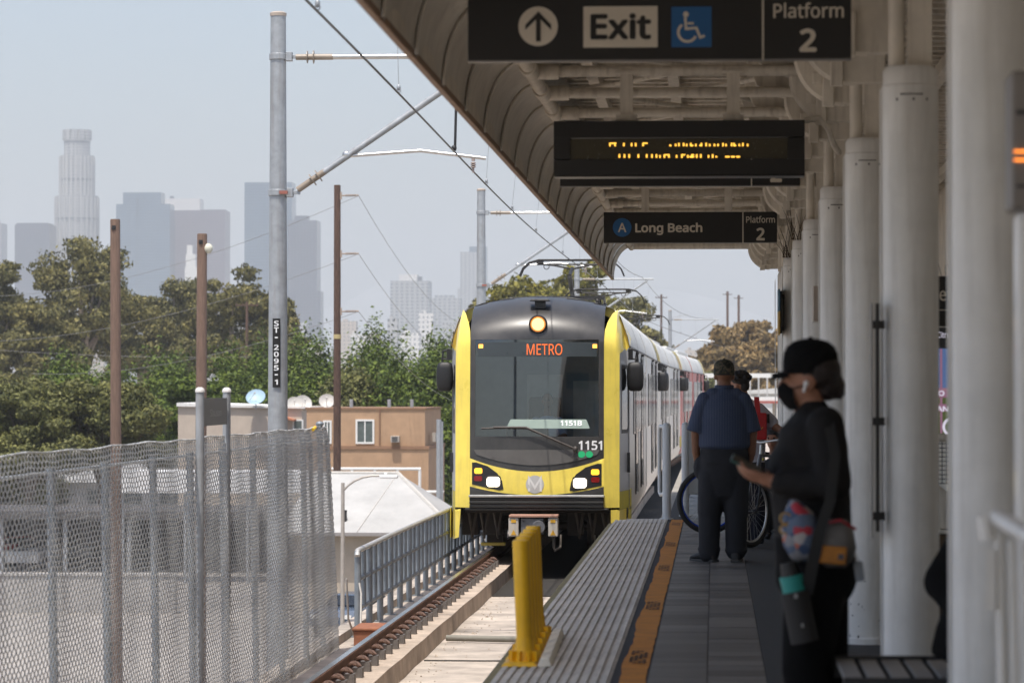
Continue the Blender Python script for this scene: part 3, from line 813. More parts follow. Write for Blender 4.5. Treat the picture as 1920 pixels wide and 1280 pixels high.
# ================================================================== BOLLARDS AND BARRIERS
yb = mat("bollard_yellow", (.80, .46, .010), .45, var=.1, scale=6, streak=.5, streakcol=(.38, .22, .03), bump=.04)
yw = mat("bollard_cream", (.78, .73, .62), .7, var=.15, scale=14)
for i in range(5):
    d = 16.95 + i * .44; x = -1.0 - .008 * i
    lab = ["yellow flexible bollard nearest the camera on the platform edge, with wide flared foot", "second yellow bollard from the camera", "third yellow bollard from the camera, middle of the five", "fourth yellow bollard from the camera", "last yellow bollard of the five, tallest looking and nearest the coupler"][i]
    t = thing("bollard", lab, "bollard", (x, d, .006), group="yellow bollards in a row on the platform edge")
    b = MB(); lean = -.022
    b.tube([(x, d, .10), (x + lean * .6, d, .4), (x + lean, d, .655), (x + lean, d, .662)], [.042, .043, .044, .038], 22); b.build("tube", yb, t, smooth=40)
    b = MB(); b.lathe((x, d, .006), [(.062, .02), (.055, .06), (.046, .10), (.043, .14)], 20)
    for k in range(10):
        a = 2 * math.pi * k / 10; b.box((x + .06 * math.cos(a), d + .06 * math.sin(a), .05), (.05, .009, .055), rot=Matrix.Rotation(a, 3, 'Z'))
    b.build("hub", yb, t, smooth=40)
    b = MB(); b.box((x - .02, d, .0165), (.19, .38, .02), top=(.82, .86)); b.build("foot", yb, t, bevel=.004)
    b = MB()
    for k in range(9): b.box((x + .115, d - .17 + k * .0425, .03), (.075, .036, .045), top=(.6, .8))
    b.build("rubber_kerb", yw, t, bevel=.004)
# white barrier posts further along
wp = mat("post_white", (.55, .58, .60), .45, var=.06, scale=6, streak=.12)
for k, (px, yb_, d, r_, lab) in enumerate(((1250, 972, 36.3, .048, "white rounded platform post with a slim side bar, left of the man"), (1285, 968, 37.2, .044, "white platform post half hidden behind the man's left arm"))):
    base = P(px, yb_, d); x = base.x
    t = thing("barrier_post", lab, "post", (x, d, 0), group="white posts at the end of the boarding edge")
    b = MB(); b.lathe((x, d, 0), [(r_ + .03, 0), (r_ + .03, .012), (r_, .013), (r_, 1.05), (r_ * .85, 1.075), (r_ * .4, 1.09)], 22); b.build("post", wp, t, smooth=40)
    if k == 0:
        b = MB(); b.tube([(x - .01, d, 1.04), (x - .075, d + .25, 1.05), (x - .085, d + .3, 1.0), (x - .085, d + .3, .30), (x - .07, d + .25, .27), (x - .01, d, .30)], .022, 10); b.build("side_bar", wp, t, smooth=50)
    else:
        b = MB(); b.b2(x + .0, x + .3, d + .1, d + .16, .25, 1.04); b.build("side_panel", wp, t, bevel=.02)

# ================================================================== LEFT RAILING
t = thing("guard_railing", "grey galvanised tube railing with uprights along the track", "railing", (-4.08, 37, SL))
RX = -4.08
rgal = mat("rail_galvanised", (.23, .26, .29), .5, metal=.3, var=.16, scale=9)
def rp_(y): return RX + shift(y)
b = MB(); ys = [36.6, 40, 46, 54, 64, 76] + list(range(84, 150, 8))
b.tube([(rp_(36.55), 36.55, SL + .93), (rp_(36.6), 36.6, SL + .99)] + [(rp_(y), y, SL + 1.0) for y in ys[1:]], .032, 10); b.build("top_rail", mat("rail_pale", (.55, .54, .52), .4, metal=.5, var=.1, scale=8), t, smooth=50)
for z in (.32, .66):
    b = MB(); b.tube([(rp_(y), y, SL + z) for y in ys], .028, 8); b.build("mid_rail", rgal, t, smooth=50)
y = 36.6; k = 0
first = {}
while y < 84:
    for kind in ("post",) if k % 2 == 0 else ("upright",):
        z0, z1, r_ = (SL, SL + .985, .040) if kind == "post" else (SL + .30, SL + .985, .031)
        b = MB(); b.tube([(rp_(y), y, z0), (rp_(y), y, z1)], r_, 10)
        if kind == "post": b.b2(rp_(y) - .07, rp_(y) + .07, y - .07, y + .07, SL, SL + .012)
        b.build(kind, rgal, t, smooth=50)
    y += .62; k += 1
cb = MB(); cb.tube([(-4.05, 35.2, SL + .75), (-4.04, 35.3, SL + .3), (-3.99, 35.6, SL + .04), (-3.97, 35.9, SL + .06), (-4.03, 36.5, SL + .5), (-4.06, 36.57, SL + .62)], .012, 8)
tag(cb.build("bonding_cable", mat("cable_pale", (.38, .36, .33), .6), loc=(-4.0, 35.9, SL), smooth=60), "pale cable looping from the fence end to the railing post", "cable")
kb = MB(); strip((-4.34, -4.16), SL + .10, [5, 40, 75] + list(range(80, 180, 6)), kb, .16)
struct(kb.build("slab_kerb", slab_m))

# ================================================================== CHAIN-LINK FENCE
FX = -4.1
t = thing("chain_link_fence", "tall fine-mesh galvanised chain-link fence along the viaduct edge", "fence", (FX, 24, SL))
ya, yb2 = 11.0, 35.0; pit = .052; hstep = .0350
nk = int((yb2 - ya) / pit); nr = int(2.46 / hstep)
K, I = np.meshgrid(np.arange(nk), np.arange(nr + 1), indexing='ij')
Yc = ya + K * pit + np.where((I + K) % 2 == 0, 1, -1) * (pit * .53)
Zc = SL - .02 + I * hstep
zr = (Zc - SL) / 2.46
wob = .007 * np.sin(Yc * 2.9 + zr * 3) * np.sin(zr * 3.1) + .004 * np.sin(Yc * 7.3 + 1.3) * zr
Xc = FX + np.where((I + K) % 2 == 0, .0018, -.0018) + wob - .05 * zr + np.clip(zr - .93, 0, 1) * -.5
Zc = Zc + .005 * np.sin(Yc * 1.7) + .005 * np.sin(Yc * 4.4 + zr * 5) + .004 * np.sin(Yc * 11 + I * .7)
edge_in = .62 * zr                              # the free end leans back
Yc = np.where(Yc > yb2 - 3, Yc - (Yc - (yb2 - 3)) / 3 * edge_in * .9, Yc)
C = np.stack([Xc, Yc, Zc], -1)                  # nk, nr+1, 3
rw = .0052
off = np.array([[rw, 0, 0], [-.5 * rw, .87 * rw, 0], [-.5 * rw, -.87 * rw, 0]])
V = (C[:, :, None, :] + off[None, None]).reshape(-1, 3) - np.array(t.location)
base = (np.arange(nk)[:, None] * (nr + 1) + np.arange(nr)[None, :]) * 3
quads = []
for j in range(3):
    j2 = (j + 1) % 3
    quads.append(np.stack([base + j, base + j2, base + 3 + j2, base + 3 + j], -1))
Q = np.stack(quads, 2).reshape(-1, 4)
me = bpy.data.meshes.new("wire_mesh")
me.vertices.add(len(V)); me.vertices.foreach_set('co', V.ravel())
me.loops.add(Q.size); me.loops.foreach_set('vertex_index', Q.ravel().astype(np.int32))
me.polygons.add(len(Q)); me.polygons.foreach_set('loop_start', np.arange(0, Q.size, 4, dtype=np.int32)); me.polygons.foreach_set('loop_total', np.full(len(Q), 4, dtype=np.int32))
me.update(); me.validate()
me.materials.append(mat("fence_wire", (.60, .60, .595), .3, metal=0.0, spec=.8, var=.15, scale=3))
o = bpy.data.objects.new("wire_mesh", me); COL.objects.link(o); o.parent = t
b = MB(); k_ = []
for yy in np.arange(ya, 34.35, .05): k_.append((FX - .085 + .006 * math.sin(yy * 9), yy, SL + 2.435 + .005 * math.sin(yy * 1.7) + .005 * math.sin(yy * 4.4 + 5)))
b.tube(k_, .008, 6); b.build("top_selvage", mat("selvage_bright", (.60, .60, .59), .4, metal=.2, var=.25, scale=30), t, smooth=60)
for dd in (12.7, 14.4, 16.4, 18.3, 20.1, 21.9, 23.8, 25.5, 27.2, 29, 30.8, 32.6, 34.0):
    b = MB(); top = SL + (2.33 if dd < 33 else 2.47)
    b.tube([(FX - .06, dd, SL), (FX - .10, dd, top)], .029, 12)
    if dd in (34.0,): b.ell((FX - .10, dd, top), (.045, .045, .03), 12, 6)
    b.build("post", rgal, t, smooth=50)
b = MB(); b.tube([(FX - .13, ya, SL + 2.30), (FX - .13, 34.2, SL + 2.30)], .012, 8); b.build("top_wire_rail", galv, t, smooth=50)
bb = MB(); bb.tube([(FX - .06, 33.1, SL + 2.42), (FX - .05, 33.2, SL + 2.44)], .018, 8)
tag(bb.build("yellow_tag", mat("tag_yellow", (.75, .5, .03), .5), loc=(FX, 33.1, SL + 2.4)), "small yellow tag tied near the fence's top corner", "tag")
# station name plate standing above the fence
t = thing("name_sign", "grey station name plate between two capped posts above the fence", "sign", (-4.22, 26.2, SL))
pa, pb = P(375, 735, 25.5), P(425, 735, 27.2)
for i, pp in enumerate((pa, pb)):
    b = MB(); b.tube([(pp.x, pp.y, SL), (pp.x, pp.y, pp.z)], .034, 14); b.build("post", galv, t, smooth=50)
    b = MB(); b.lathe((pp.x, pp.y, pp.z), [(.040, 0), (.040, .014), (.032, .03), (.015, .04)], 14); b.build("post_cap", mat("cap_white", (.62, .60, .58), .5), t, smooth=40)
z0, z1 = P(400, 797, 26.3).z, P(400, 746, 26.3).z
dv = (pb - pa); dv.z = 0
def sgn_pt(f, z, o_=0.0): return Vector((pa.x + dv.x * f + o_, pa.y + dv.y * f, z))
b = MB(); b.loft([[sgn_pt(.04, z, -.012) , sgn_pt(.96, z, -.012), sgn_pt(.96, z, .012), sgn_pt(.04, z, .012)] for z in (z0, z1)]); b.build("name_plate", mat("plate_grey", (.17, .165, .16), .45, metal=.3, var=.2, scale=5), t)
text("Slauson", .30, .72, z0 + .075, z0 + .135, lambda X, Z: sgn_pt(X, Z, .016)).build("name_lettering", mat("letter_pale", (.5, .5, .48), .5), t)

# ================================================================== OVERHEAD LINE
def ohl_pole(d, lab, full=True, px=None, hz=4.22, xoff=-4.87, wdt=.105):
    X = xoff + shift(d)
    t = thing("catenary_pole", lab, "pole", (X, d, SL - .1), group="steel poles carrying the overhead wire")
    T_ = EYE + hz
    b = MB(); b.tube([(X, d, SL - 1.5), (X, d, T_)], [wdt * 1.25, wdt * .82], 26)
    b.build("mast", galv, t, smooth=40)
    b = MB(); b.lathe((X, d, T_), [(wdt * .88, -.02), (wdt * .9, .015), (wdt * .6, .03)], 20); b.build("cap", mat("cap_tan", (.45, .38, .32), .6), t, smooth=40)
    xc = X + (CX + shift(d) - X)
    for zz, nm in ((3.745, 0), (2.22, 1)):
        b = MB(); z = EYE + zz; rr = wdt * (.86 if nm == 0 else .96)
        b.lathe((X, d, z), [(rr + .008, -.035), (rr + .012, -.03), (rr + .012, .03), (rr + .008, .035)], 22)
        b.b2(X + rr, X + rr + .07, d - .05, d + .05, z - .05, z + .05); b.b2(X + rr + .07, X + rr + .15, d - .018, d + .018, z - .02, z + .02)
        b.build("clamp", galv, t, bevel=.004)
        if nm: b = MB(); b.b2(X + .03, X + rr + .02, d - rr - .024, d - rr + .03, z - .02, z + .016); b.build("red_strap", mat("clamp_red", (.32, .12, .09), .5), t)
    z3 = EYE + 3.74; b = MB()
    b.tube([(X + .2, d, z3), (X + .62, d, z3)], .034, 12); b.lathe((X + .33, d, z3), [(.035, -.01), (.07, -.004), (.07, .004), (.035, .01)], 16, axis='X'); b.lathe((X + .40, d, z3), [(.035, -.01), (.075, -.004), (.075, .004), (.035, .01)], 16, axis='X')
    b.build("insulator", mat("insulator_brown", (.30, .25, .20), .4), t, smooth=40); b = MB()
    A = Vector((X + .22, d, EYE + 2.25)); B = Vector((CX + shift(d) + .15, d, EYE + 3.70)); dr = (B - A).normalized()
    b.tube([A, A + dr * .38], .036, 12); b.tube([A + dr * .2, A + dr * .21], .075, 14); b.tube([A + dr * .28, A + dr * .29], .075, 14)
    b.build("insulator", mat("insulator_brown", (.30, .25, .20), .4), t, smooth=40)
    b = MB(); b.tube([(X + .6, d, z3), (CX + shift(d) + .35, d, z3 + .0)], .030, 14); b.build("top_tube", steel if full else galv, t, smooth=40)
    b = MB(); b.tube([A + dr * .36, B], .036, 14); b.build("strut", galv, t, smooth=40)
    s0 = Vector((X + .80, d, EYE + 2.63)); s1 = Vector((X + 1.60, d, EYE + 2.685)); s2 = Vector((CX + shift(d) + .12, d, EYE + 2.595))
    b = MB(); b.tube([s0, s1, s2], .020, 10); b.ell(s0 + Vector((-.03, 0, .01)), (.05, .04, .05), 10, 6); b.build("steady_arm", steel, t, smooth=40)
    b = MB(); s3 = s2 + Vector((-.14, 0, 0)); b.tube([s3, s3 + Vector((0, 0, -.03))], .02, 8)
    for i in range(3): b.lathe(s3 + Vector((0, 0, -.05 - i * .022)), [(.018, -.011), (.03, -.005), (.03, .003), (.018, .009)], 12)
    b.tube([s3 + Vector((0, 0, -.10)), s3 + Vector((0, 0, -.16))], .012, 8); b.build("wire_holder", mat("holder_brown", (.35, .28, .25), .4), t, smooth=40)
    return t, s3
pole_d = [35.6, 67, 107, 168]
plab = ["tall steel catenary pole with the vertical number sticker, nearest of the row", "second steel catenary pole, rising just left of the train roof", "third catenary pole, behind the raised pantographs", "farthest catenary pole, its bracket right of the canopy tip"]
pole_t = [ohl_pole(dd, plab[i], i < 2) for i, dd in enumerate(pole_d)]
# number sticker on the nearest pole
t0 = pole_t[0][0]; X = -4.87; d = 35.6
za, zb_ = P(514, 726, 35.5).z, P(514, 597, 35.5).z
pr = .1215
def arc(x, z, o_=.004):
    a = x / pr; return Vector((X + (pr + o_) * math.sin(a), d - (pr + o_) * math.cos(a), z))
b = MB(); rings = [[arc(-.043 + .086 * j / 8 + .0, z) for j in range(9)] for z in (za, zb_)]
b.loft(rings, caps=False, closed=False); b.build("number_sticker", signblack, t0)
letters = ["S", "T", "-", "2", "0", "9", "5", "-", "1"]; hpx = [(601, 611.5), (613.5, 624), (631.5, 634), (646, 656), (659, 669), (671.5, 681.5), (684.5, 694.5), (701, 703.5), (711, 721)]
b = MB()
for ch, (y0, y1) in zip(letters, hpx):
    hw = .026 if ch not in "-1" else .017
    text(ch, -hw, hw, P(514, y1, 35.5).z, P(514, y0, 35.5).z, lambda u, z: arc(u, z, .0075), .03, b)
b.build("number_lettering", mat("letter_white", (.8, .8, .8), .5, var=0), t0)
# wires
def wirez(y): return EYE + 2.48 + (.02 * math.cos(y * .2))
wy = [2, 14, 20, 26, 30, 33] + [35.6, 40, 48, 56, 67, 75, 85, 95, 107, 120, 135, 150, 168, 200]
stag = {35.6: .0, 67: -.12, 107: .1, 168: -.1}
def cxw(y): return CX + shift(y) - .02 + .10 * math.sin(y * .098)
b = MB(); ys = np.arange(2, 200, 2.0); b.tube([(cxw(y), y, EYE + 2.485) for y in ys], .0095, 6)
tag(b.build("contact_wire", mat("wire_dark", (.05, .045, .04), .5, metal=.5), loc=(CX, 40, EYE + 2.48), smooth=60), "thick dark contact wire running down to the train's pantographs", "wire")
def msz(y):
    ps = [-2, 35.6, 67, 107, 168, 230]
    for a, c in zip(ps, ps[1:]):
        if a <= y <= c: f = (y - a) / (c - a); return EYE + 3.80 - 3.2 * f * (1 - f) * ((c - a) / 40) ** 1 * .33
    return EYE + 3.8
t = thing("messenger_wire", "thin upper messenger wire with droppers holding the contact wire", "wire", (CX, 40, EYE + 3.8))
b = MB(); b.tube([(CX + shift(y), y, msz(y)) for y in ys], .008, 6); b.build("cable", mat("wire_dark", (.05, .045, .04), .5), t, smooth=60)
for px, d in ((604, 20.8), (743, 26.6), (907, 38.5), (968, 44), (1015, 50), (1050, 58), (0, 64), (0, 72), (0, 82), (0, 92), (0, 100), (0, 112), (0, 124), (0, 138), (0, 152)):
    b = MB(); x = cxw(d); b.tube([(x, d, EYE + 2.56), (CX + shift(d), d, msz(d))], .0035, 5)
    b.ell((x, d, EYE + 2.535), (.018, .018, .028), 8, 6); b.torus((x, d, EYE + 2.51), .016, .006, 'Y', 10, 5); b.build("dropper", galv, t, smooth=50)
b = MB(); x = cxw(33.2); b.tube([(x, 33.2, EYE + 2.5), (x + .01, 33.2, EYE + 2.9), (x + .015, 33.2, msz(33.2))], .014, 8); b.ell((x - .01, 33.2, EYE + 2.53), (.03, .03, .03), 8, 6); b.build("feeder", darkmetal, t, smooth=50)
# ================================================================== TRAIN
TY = 48.0
tr = thing("light_rail_train", "yellow and silver light rail train with METRO on its front, headlights lit", "train", (CX, TY, -.99))
def bend(p): return (p[0] + shift(TY + p[1]), p[1], p[2])
def surf(x, z, off=0.0):
    ax = abs(x)
    if ax <= 1: pl_ = .06 * ax * ax
    elif ax <= 1.24: pl_ = .06 + (ax - 1) * .6
    else: pl_ = .204 + (ax - 1.24) * 8
    k = .19 * (x / 1.19) ** 2 + max(0, ax - 1.19) * 2.6
    zz = z + k
    if zz < 1.0: pr_ = (1.0 - zz) * .02
    elif zz < 3.2: pr_ = (zz - 1.0) * .05
    else: pr_ = .11 + 1.15 * (1 - math.sqrt(max(0, 1 - ((zz - 3.2) / .70) ** 2)))
    return Vector((x, pl_ + pr_ - off, z))
def patch(poly, off=0.0, step=.07, fn=surf, mb=None, mi=0):
    pts = []; n = len(poly)
    for i in range(n):
        a, c = Vector(poly[i]), Vector(poly[(i + 1) % n]); k = max(1, int((c - a).length / step))
        for j in range(k): pts.append(a.lerp(c, j / k))
    nb = len(pts); xs = [p.x for p in pts]; zs = [p.y for p in pts]
    gx = sorted(set([round(v, 4) for v in np.arange(-1.35, 1.36, step)] + [1.0, -1.0, 1.24, -1.24, 1.19, -1.19, 1.28, -1.28, 1.32, -1.32]))
    gz = [v for v in np.arange(.15, 3.95, step)] + [3.2]
    def inside(p):
        c = False; j = nb - 1
        for i in range(nb):
            if (pts[i].y > p[1]) != (pts[j].y > p[1]) and p[0] < (pts[j].x - pts[i].x) * (p[1] - pts[i].y) / (pts[j].y - pts[i].y) + pts[i].x: c = not c
            j = i
        return c
    allp = list(pts)
    for x in gx:
        if not min(xs) < x < max(xs): continue
        for z in gz:
            if min(zs) < z < max(zs) and inside((x, z)) and min((Vector((x, z)) - q_).length for q_ in pts) > step * .25: allp.append(Vector((x, z)))
    vo, _, fo, _, _, _ = geometry.delaunay_2d_cdt(allp, [], [list(range(nb))], 1, 1e-5)
    mb = mb or MB()
    return mb.add([fn(v.x, v.y, off) for v in vo], [tuple(f) for f in fo], mi)
def X_(px): return (px - 1006) / 125
def Z_(py): return (1038 - py) / 125
def mir(poly): return [(-x, z) for x, z in reversed(poly)]
T = dict(parent=tr, local=True)
yel = mat("train_yellow", (.86, .68, .115), .30, var=.10, scale=2.5, streak=.28, streakcol=(.52, .40, .12), bump=.02, coat=.3)
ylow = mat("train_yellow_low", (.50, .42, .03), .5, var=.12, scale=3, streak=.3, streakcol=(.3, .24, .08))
msk = mat("train_mask", (.042, .040, .039), .36, var=.3, scale=3, streak=.4, streakcol=(.06, .055, .05), coat=.2)
msk_sunlit = mat("train_mask_sunlit", (.10, .095, .09), .55, var=.15, scale=4, streak=.25, streakcol=(.1, .09, .08))  # lighter copy of the mask colour, sunlight painted on the nose's upper slope
silv = mat("train_silver", (.58, .57, .545), .36, metal=.25, var=.1, scale=2, streak=.25, streakcol=(.22, .17, .13))
roofw = mat("train_roof", (.60, .60, .58), .5, var=.12, scale=2, streak=.2, streakcol=(.35, .3, .25))
grey_side = mat("train_cab_grey", (.40, .41, .43), .4, var=.06, scale=3, metal=.2)
pane = mat("dark_pane", (.015, .018, .022), .08, var=.1, scale=2)
under = mat("underframe", (.025, .020, .017), .8, var=.4, scale=6, bump=.2)
pink = mat("train_red_wrap", (.45, .12, .11), .45, var=.55, scale=.7, streak=.4, streakcol=(.55, .40, .38))

# mask pieces round the windscreen opening
W0, W1, WZ0, WZ1 = -.93, .93, Z_(818), Z_(636)
tops = [(x, 3.895 - .19 * (x / 1.19) ** 2) for x in np.linspace(1.01, -1.01, 25)]
b = patch([(-1.01, WZ1), (1.01, WZ1)] + tops); b.build("roof_fairing", msk, smooth=50, **T)
b = patch([(W1, WZ0), (1.01, WZ0), (1.01, WZ1), (W1, WZ1)]); patch([(-1.01, WZ0), (W0, WZ0), (W0, WZ1), (-1.01, WZ1)], mb=b)
patch([(-1.01, Z_(845)), (1.01, Z_(845)), (1.01, WZ0), (-1.01, WZ0)], mb=b)
b.build("windscreen_surround", msk, smooth=50, **T)
cv = lambda ye, yc, n=21: [(x, Z_(yc) + (Z_(ye) - Z_(yc)) * (x / 1.01) ** 2) for x in np.linspace(-1.01, 1.01, n)]
b = patch(cv(859, 884) + [(1.01, Z_(845)), (-1.01, Z_(845))]); b.build("lower_mask", msk, smooth=50, **T)
b = patch(cv(847.5, 872)[1:-1] + [(.95, Z_(843)), (-.95, Z_(843))], .012); b.build("nose_sunlit_panel", msk_sunlit, smooth=50, **T)
b = patch(cv(912, 928) + list(reversed(cv(859, 884)))); b.build("yellow_nose", yel, smooth=50, **T)
b = patch([(-1.01, Z_(932)), (1.01, Z_(932))] + list(reversed(cv(912, 928)))); b.build("black_apron", msk, smooth=50, **T)
# windscreen
wsg = glassmat("windscreen_glass", (.70, .80, .86), .11)
b = patch([(W0, WZ0), (W1, WZ0), (W1, WZ1), (W0, WZ1)], -.006); b.build("windscreen", wsg, smooth=50, **T)
b = MB()
for i in range(2):
    pass
b = patch([(X_(894), Z_(668)), (X_(1119), Z_(668)), (X_(1119), Z_(641)), (X_(894), Z_(641))], .004); ds = b.build("destination_display", mat("dest_grey", (.045, .055, .06), .3, var=.1), smooth=50, **T)
b = text("METRO", X_(987), X_(1054), Z_(665), Z_(644), lambda x, z: surf(x, z, .009)); b.build("metro_lettering", emis("metro_orange", (1.0, .17, .02), 1.05), ds, local=True)
b = MB()
for px in (900, 1115): patch([(X_(px - 4), Z_(652)), (X_(px + 4), Z_(652)), (X_(px + 4), Z_(645)), (X_(px - 4), Z_(645))], .009, mb=b)
b.build("marker_light", emis("marker_orange", (1.0, .42, .05), 3), ds, local=True)
b = patch([(X_(948), Z_(803)), (X_(1106), Z_(803)), (X_(1099), Z_(786)), (X_(957), Z_(786))], .003); pl_ = b.build("number_plate", mat("plate_green", (.40, .50, .44), .5, var=.05), **T)
text("1151B", X_(1051), X_(1091), Z_(798), Z_(788), lambda x, z: surf(x, z, .007), .03).build("plate_lettering", mat("letter_bright", (.95, .95, .95), .4, var=0, emit=((1, 1, 1), .25)), pl_, local=True)
text("1151", X_(1085), X_(1129), Z_(843.5), Z_(826), lambda x, z: surf(x, z, .004), .025).build("number_lettering", mat("letter_white", (.8, .8, .8), .5, var=0), **T)
b = MB()
for px in (1090.5, 1105): patch([(X_(px) + .054 * math.cos(a), Z_(851.5) + .05 * math.sin(a)) for a in np.linspace(0, 2 * math.pi, 22, endpoint=False)], .016, .03, mb=b)
b.build("green_sticker", mat("green_sticker", (.02, .48, .18), .5, var=.03), **T)
b = patch([(X_(1003) + .136 * math.cos(a), Z_(908) + .136 * math.sin(a)) for a in np.linspace(0, 2 * math.pi, 40, endpoint=False)], .005, .05); lg = b.build("round_emblem", mat("emblem", (.52, .51, .49), .4, metal=.3, var=.04), **T)
b = MB()
for pts in ([(992, 921), (992, 896), (1003, 914), (1014, 896), (1014, 921)],):
    ptw = [(X_(x), Z_(y)) for x, y in pts]; tmpb = MB(); tmpb.stroke(ptw, .034, 0)
    for i in range(0, len(tmpb.v), 8):
        q4 = tmpb.v[i:i + 4]; b.add([surf(v[0], v[2], .0075 + .0003 * (i // 8)) for v in q4], [(0, 1, 2, 3)])
b.build("emblem_letter", mat("emblem_light", (.66, .65, .63), .5, var=0), lg, local=True)
# corner columns, cab sides
colp = [(1.01, .69), (1.24, .69), (1.24, 3.0), (1.36, 3.16), (1.36, 3.27), (1.28, 3.44), (1.19, 3.69), (1.12, 3.62), (1.055, 3.48), (1.02, 3.35), (1.01, 3.2)]
for pp in (colp, mir(colp)): patch(pp, .006).build("corner_column", yel, smooth=35, **T)
sp = [(1.24, .93), (1.365, .93), (1.365, 3.17), (1.24, 3.0)]; lp = [(1.24, .66), (1.365, .66), (1.365, .928), (1.24, .928)]
wp_ = [(1.272, 1.86), (1.335, 1.86), (1.341, 1.92), (1.341, 2.72), (1.335, 2.78), (1.272, 2.78)]
wf_ = [(1.264, 1.80), (1.343, 1.80), (1.350, 1.9), (1.350, 2.76), (1.343, 2.84), (1.264, 2.84)]
for s_ in (1, -1):
    f = (lambda p: p) if s_ > 0 else mir
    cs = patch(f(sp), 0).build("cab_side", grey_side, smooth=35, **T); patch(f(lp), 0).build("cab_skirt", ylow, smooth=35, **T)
    patch(f(wf_), .02).build("window_frame", black, cs, local=True); patch(f(wp_), .035).build("cab_window", pane, cs, local=True)
    hb = MB(); hb.b2(s_ * 1.335, s_ * 1.38, .95, .98, 1.2, 1.5); hb.build("cab_handle", darkmetal, cs, local=True)
patch([(X_(1145), Z_(996)), (X_(1172), Z_(996)), (X_(1172), Z_(956)), (X_(1145), Z_(956))], .01).build("skirt_corner", yel, smooth=35, **T)
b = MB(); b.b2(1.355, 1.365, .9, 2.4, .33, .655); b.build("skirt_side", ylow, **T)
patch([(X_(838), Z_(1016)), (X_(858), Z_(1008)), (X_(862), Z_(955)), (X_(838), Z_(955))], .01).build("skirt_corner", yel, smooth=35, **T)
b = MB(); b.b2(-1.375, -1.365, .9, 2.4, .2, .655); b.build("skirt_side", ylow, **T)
# light clusters
def cluster(side):
    pl = [(884, 867), (892, 867), (914, 874), (932, 887), (941, 901), (944, 917), (936, 919), (912, 914), (884, 908)]
    f = (lambda x: x) if side < 0 else (lambda x: 2012 - x - (0 if 0 else 0))
    pts = [(X_(f(x)), Z_(y + (2 if side > 0 else 0))) for x, y in pl]
    if side > 0: pts.reverse()
    c = patch(list(reversed(pts)), .006, .05).build("light_cluster", black, smooth=40, **T)
    def rr(x0, x1, y0, y1, off, m_, nm):
        xs = sorted((X_(f(x0)), X_(f(x1)))); r_ = min(.045, (Z_(y0) - Z_(y1)) * .3); k = []
        z0, z1 = Z_(y1), Z_(y0)
        for cx_, cz_, a0 in ((xs[1] - r_, z1 - r_, 0), (xs[0] + r_, z1 - r_, 90), (xs[0] + r_, z0 + r_, 180), (xs[1] - r_, z0 + r_, 270)):
            for q_ in range(5): a = R(a0 + q_ * 22.5); k.append((cx_ + r_ * math.cos(a), cz_ + r_ * math.sin(a)))
        patch(k, off, .04).build(nm, m_, c, local=True)
    dy = 2 if side > 0 else 0
    rr(888.5, 903.5, 877.5 + dy, 888 + dy, .012, emis("amber_lamp", (1, .45, .02), 2.2), "amber_lamp")
    rr(888, 903.5, 892 + dy, 902 + dy, .012, mat("red_lens", (.22, .008, .008), .25, var=.1, scale=30), "red_lens")
    rr(909, 939, 891 + dy, 915 + dy, .009, mat("lamp_bezel", (.03, .03, .03), .4), "lamp_bezel")
    rr(912, 937, 894 + dy, 912.5 + dy, .014, emis("head_lamp", (1, .84, .60), 3.5), "headlight")
cluster(-1); cluster(1)
b = MB(); c = surf(X_(1008), Z_(607), 0); b.lathe(c + Vector((0, .10, 0)), [(.14, .08), (.14, -.17), (.125, -.19), (.112, -.16)], 28, axis='Y'); hl = b.build("headlight_ring", black, smooth=40, **T)
b = MB(); b.torus(c + Vector((0, -.06, 0)), .104, .008, 'Y', 28, 6); b.build("lamp_rim", emis("rim_orange", (1, .30, .04), 1.0), hl, local=True, smooth=40)
b = MB(); b.lathe(c + Vector((0, 0, 0)), [(.098, -.05), (.09, -.075), (.05, -.085)], 24, axis='Y'); b.build("top_headlight", emis("top_lamp", (1, .64, .28), 1.5), hl, local=True, smooth=40)
b = MB(); c = surf(X_(1010), Z_(572), 0); b.box(c + Vector((0, -.02, .02)), (.16, .16, .12)); b.box(c + Vector((0, -.05, .09)), (.32, .22, .03), top=(.8, .9)); b.build("roof_camera", black, bevel=.008, **T)
# wiper
b = MB(); b.tube([surf(X_(902), Z_(803), .03), surf(X_(948), Z_(802), .03), surf(X_(992), Z_(803), .03)], .012, 8); b.tube([surf(X_(925), Z_(801), .05), surf(X_(986), Z_(801), .06), surf(X_(1078), Z_(841), .06)], .016, 8); b.ell(surf(X_(1079), Z_(842), .04), (.04, .05, .05), 10, 8)
b.tube([surf(X_(1079), Z_(842), .04), surf(X_(1072), Z_(858), .05), surf(X_(1084), Z_(859), .03)], .006, 6); b.build("wiper", mat("wiper_brown", (.05, .04, .035), .5), smooth=50, **T)
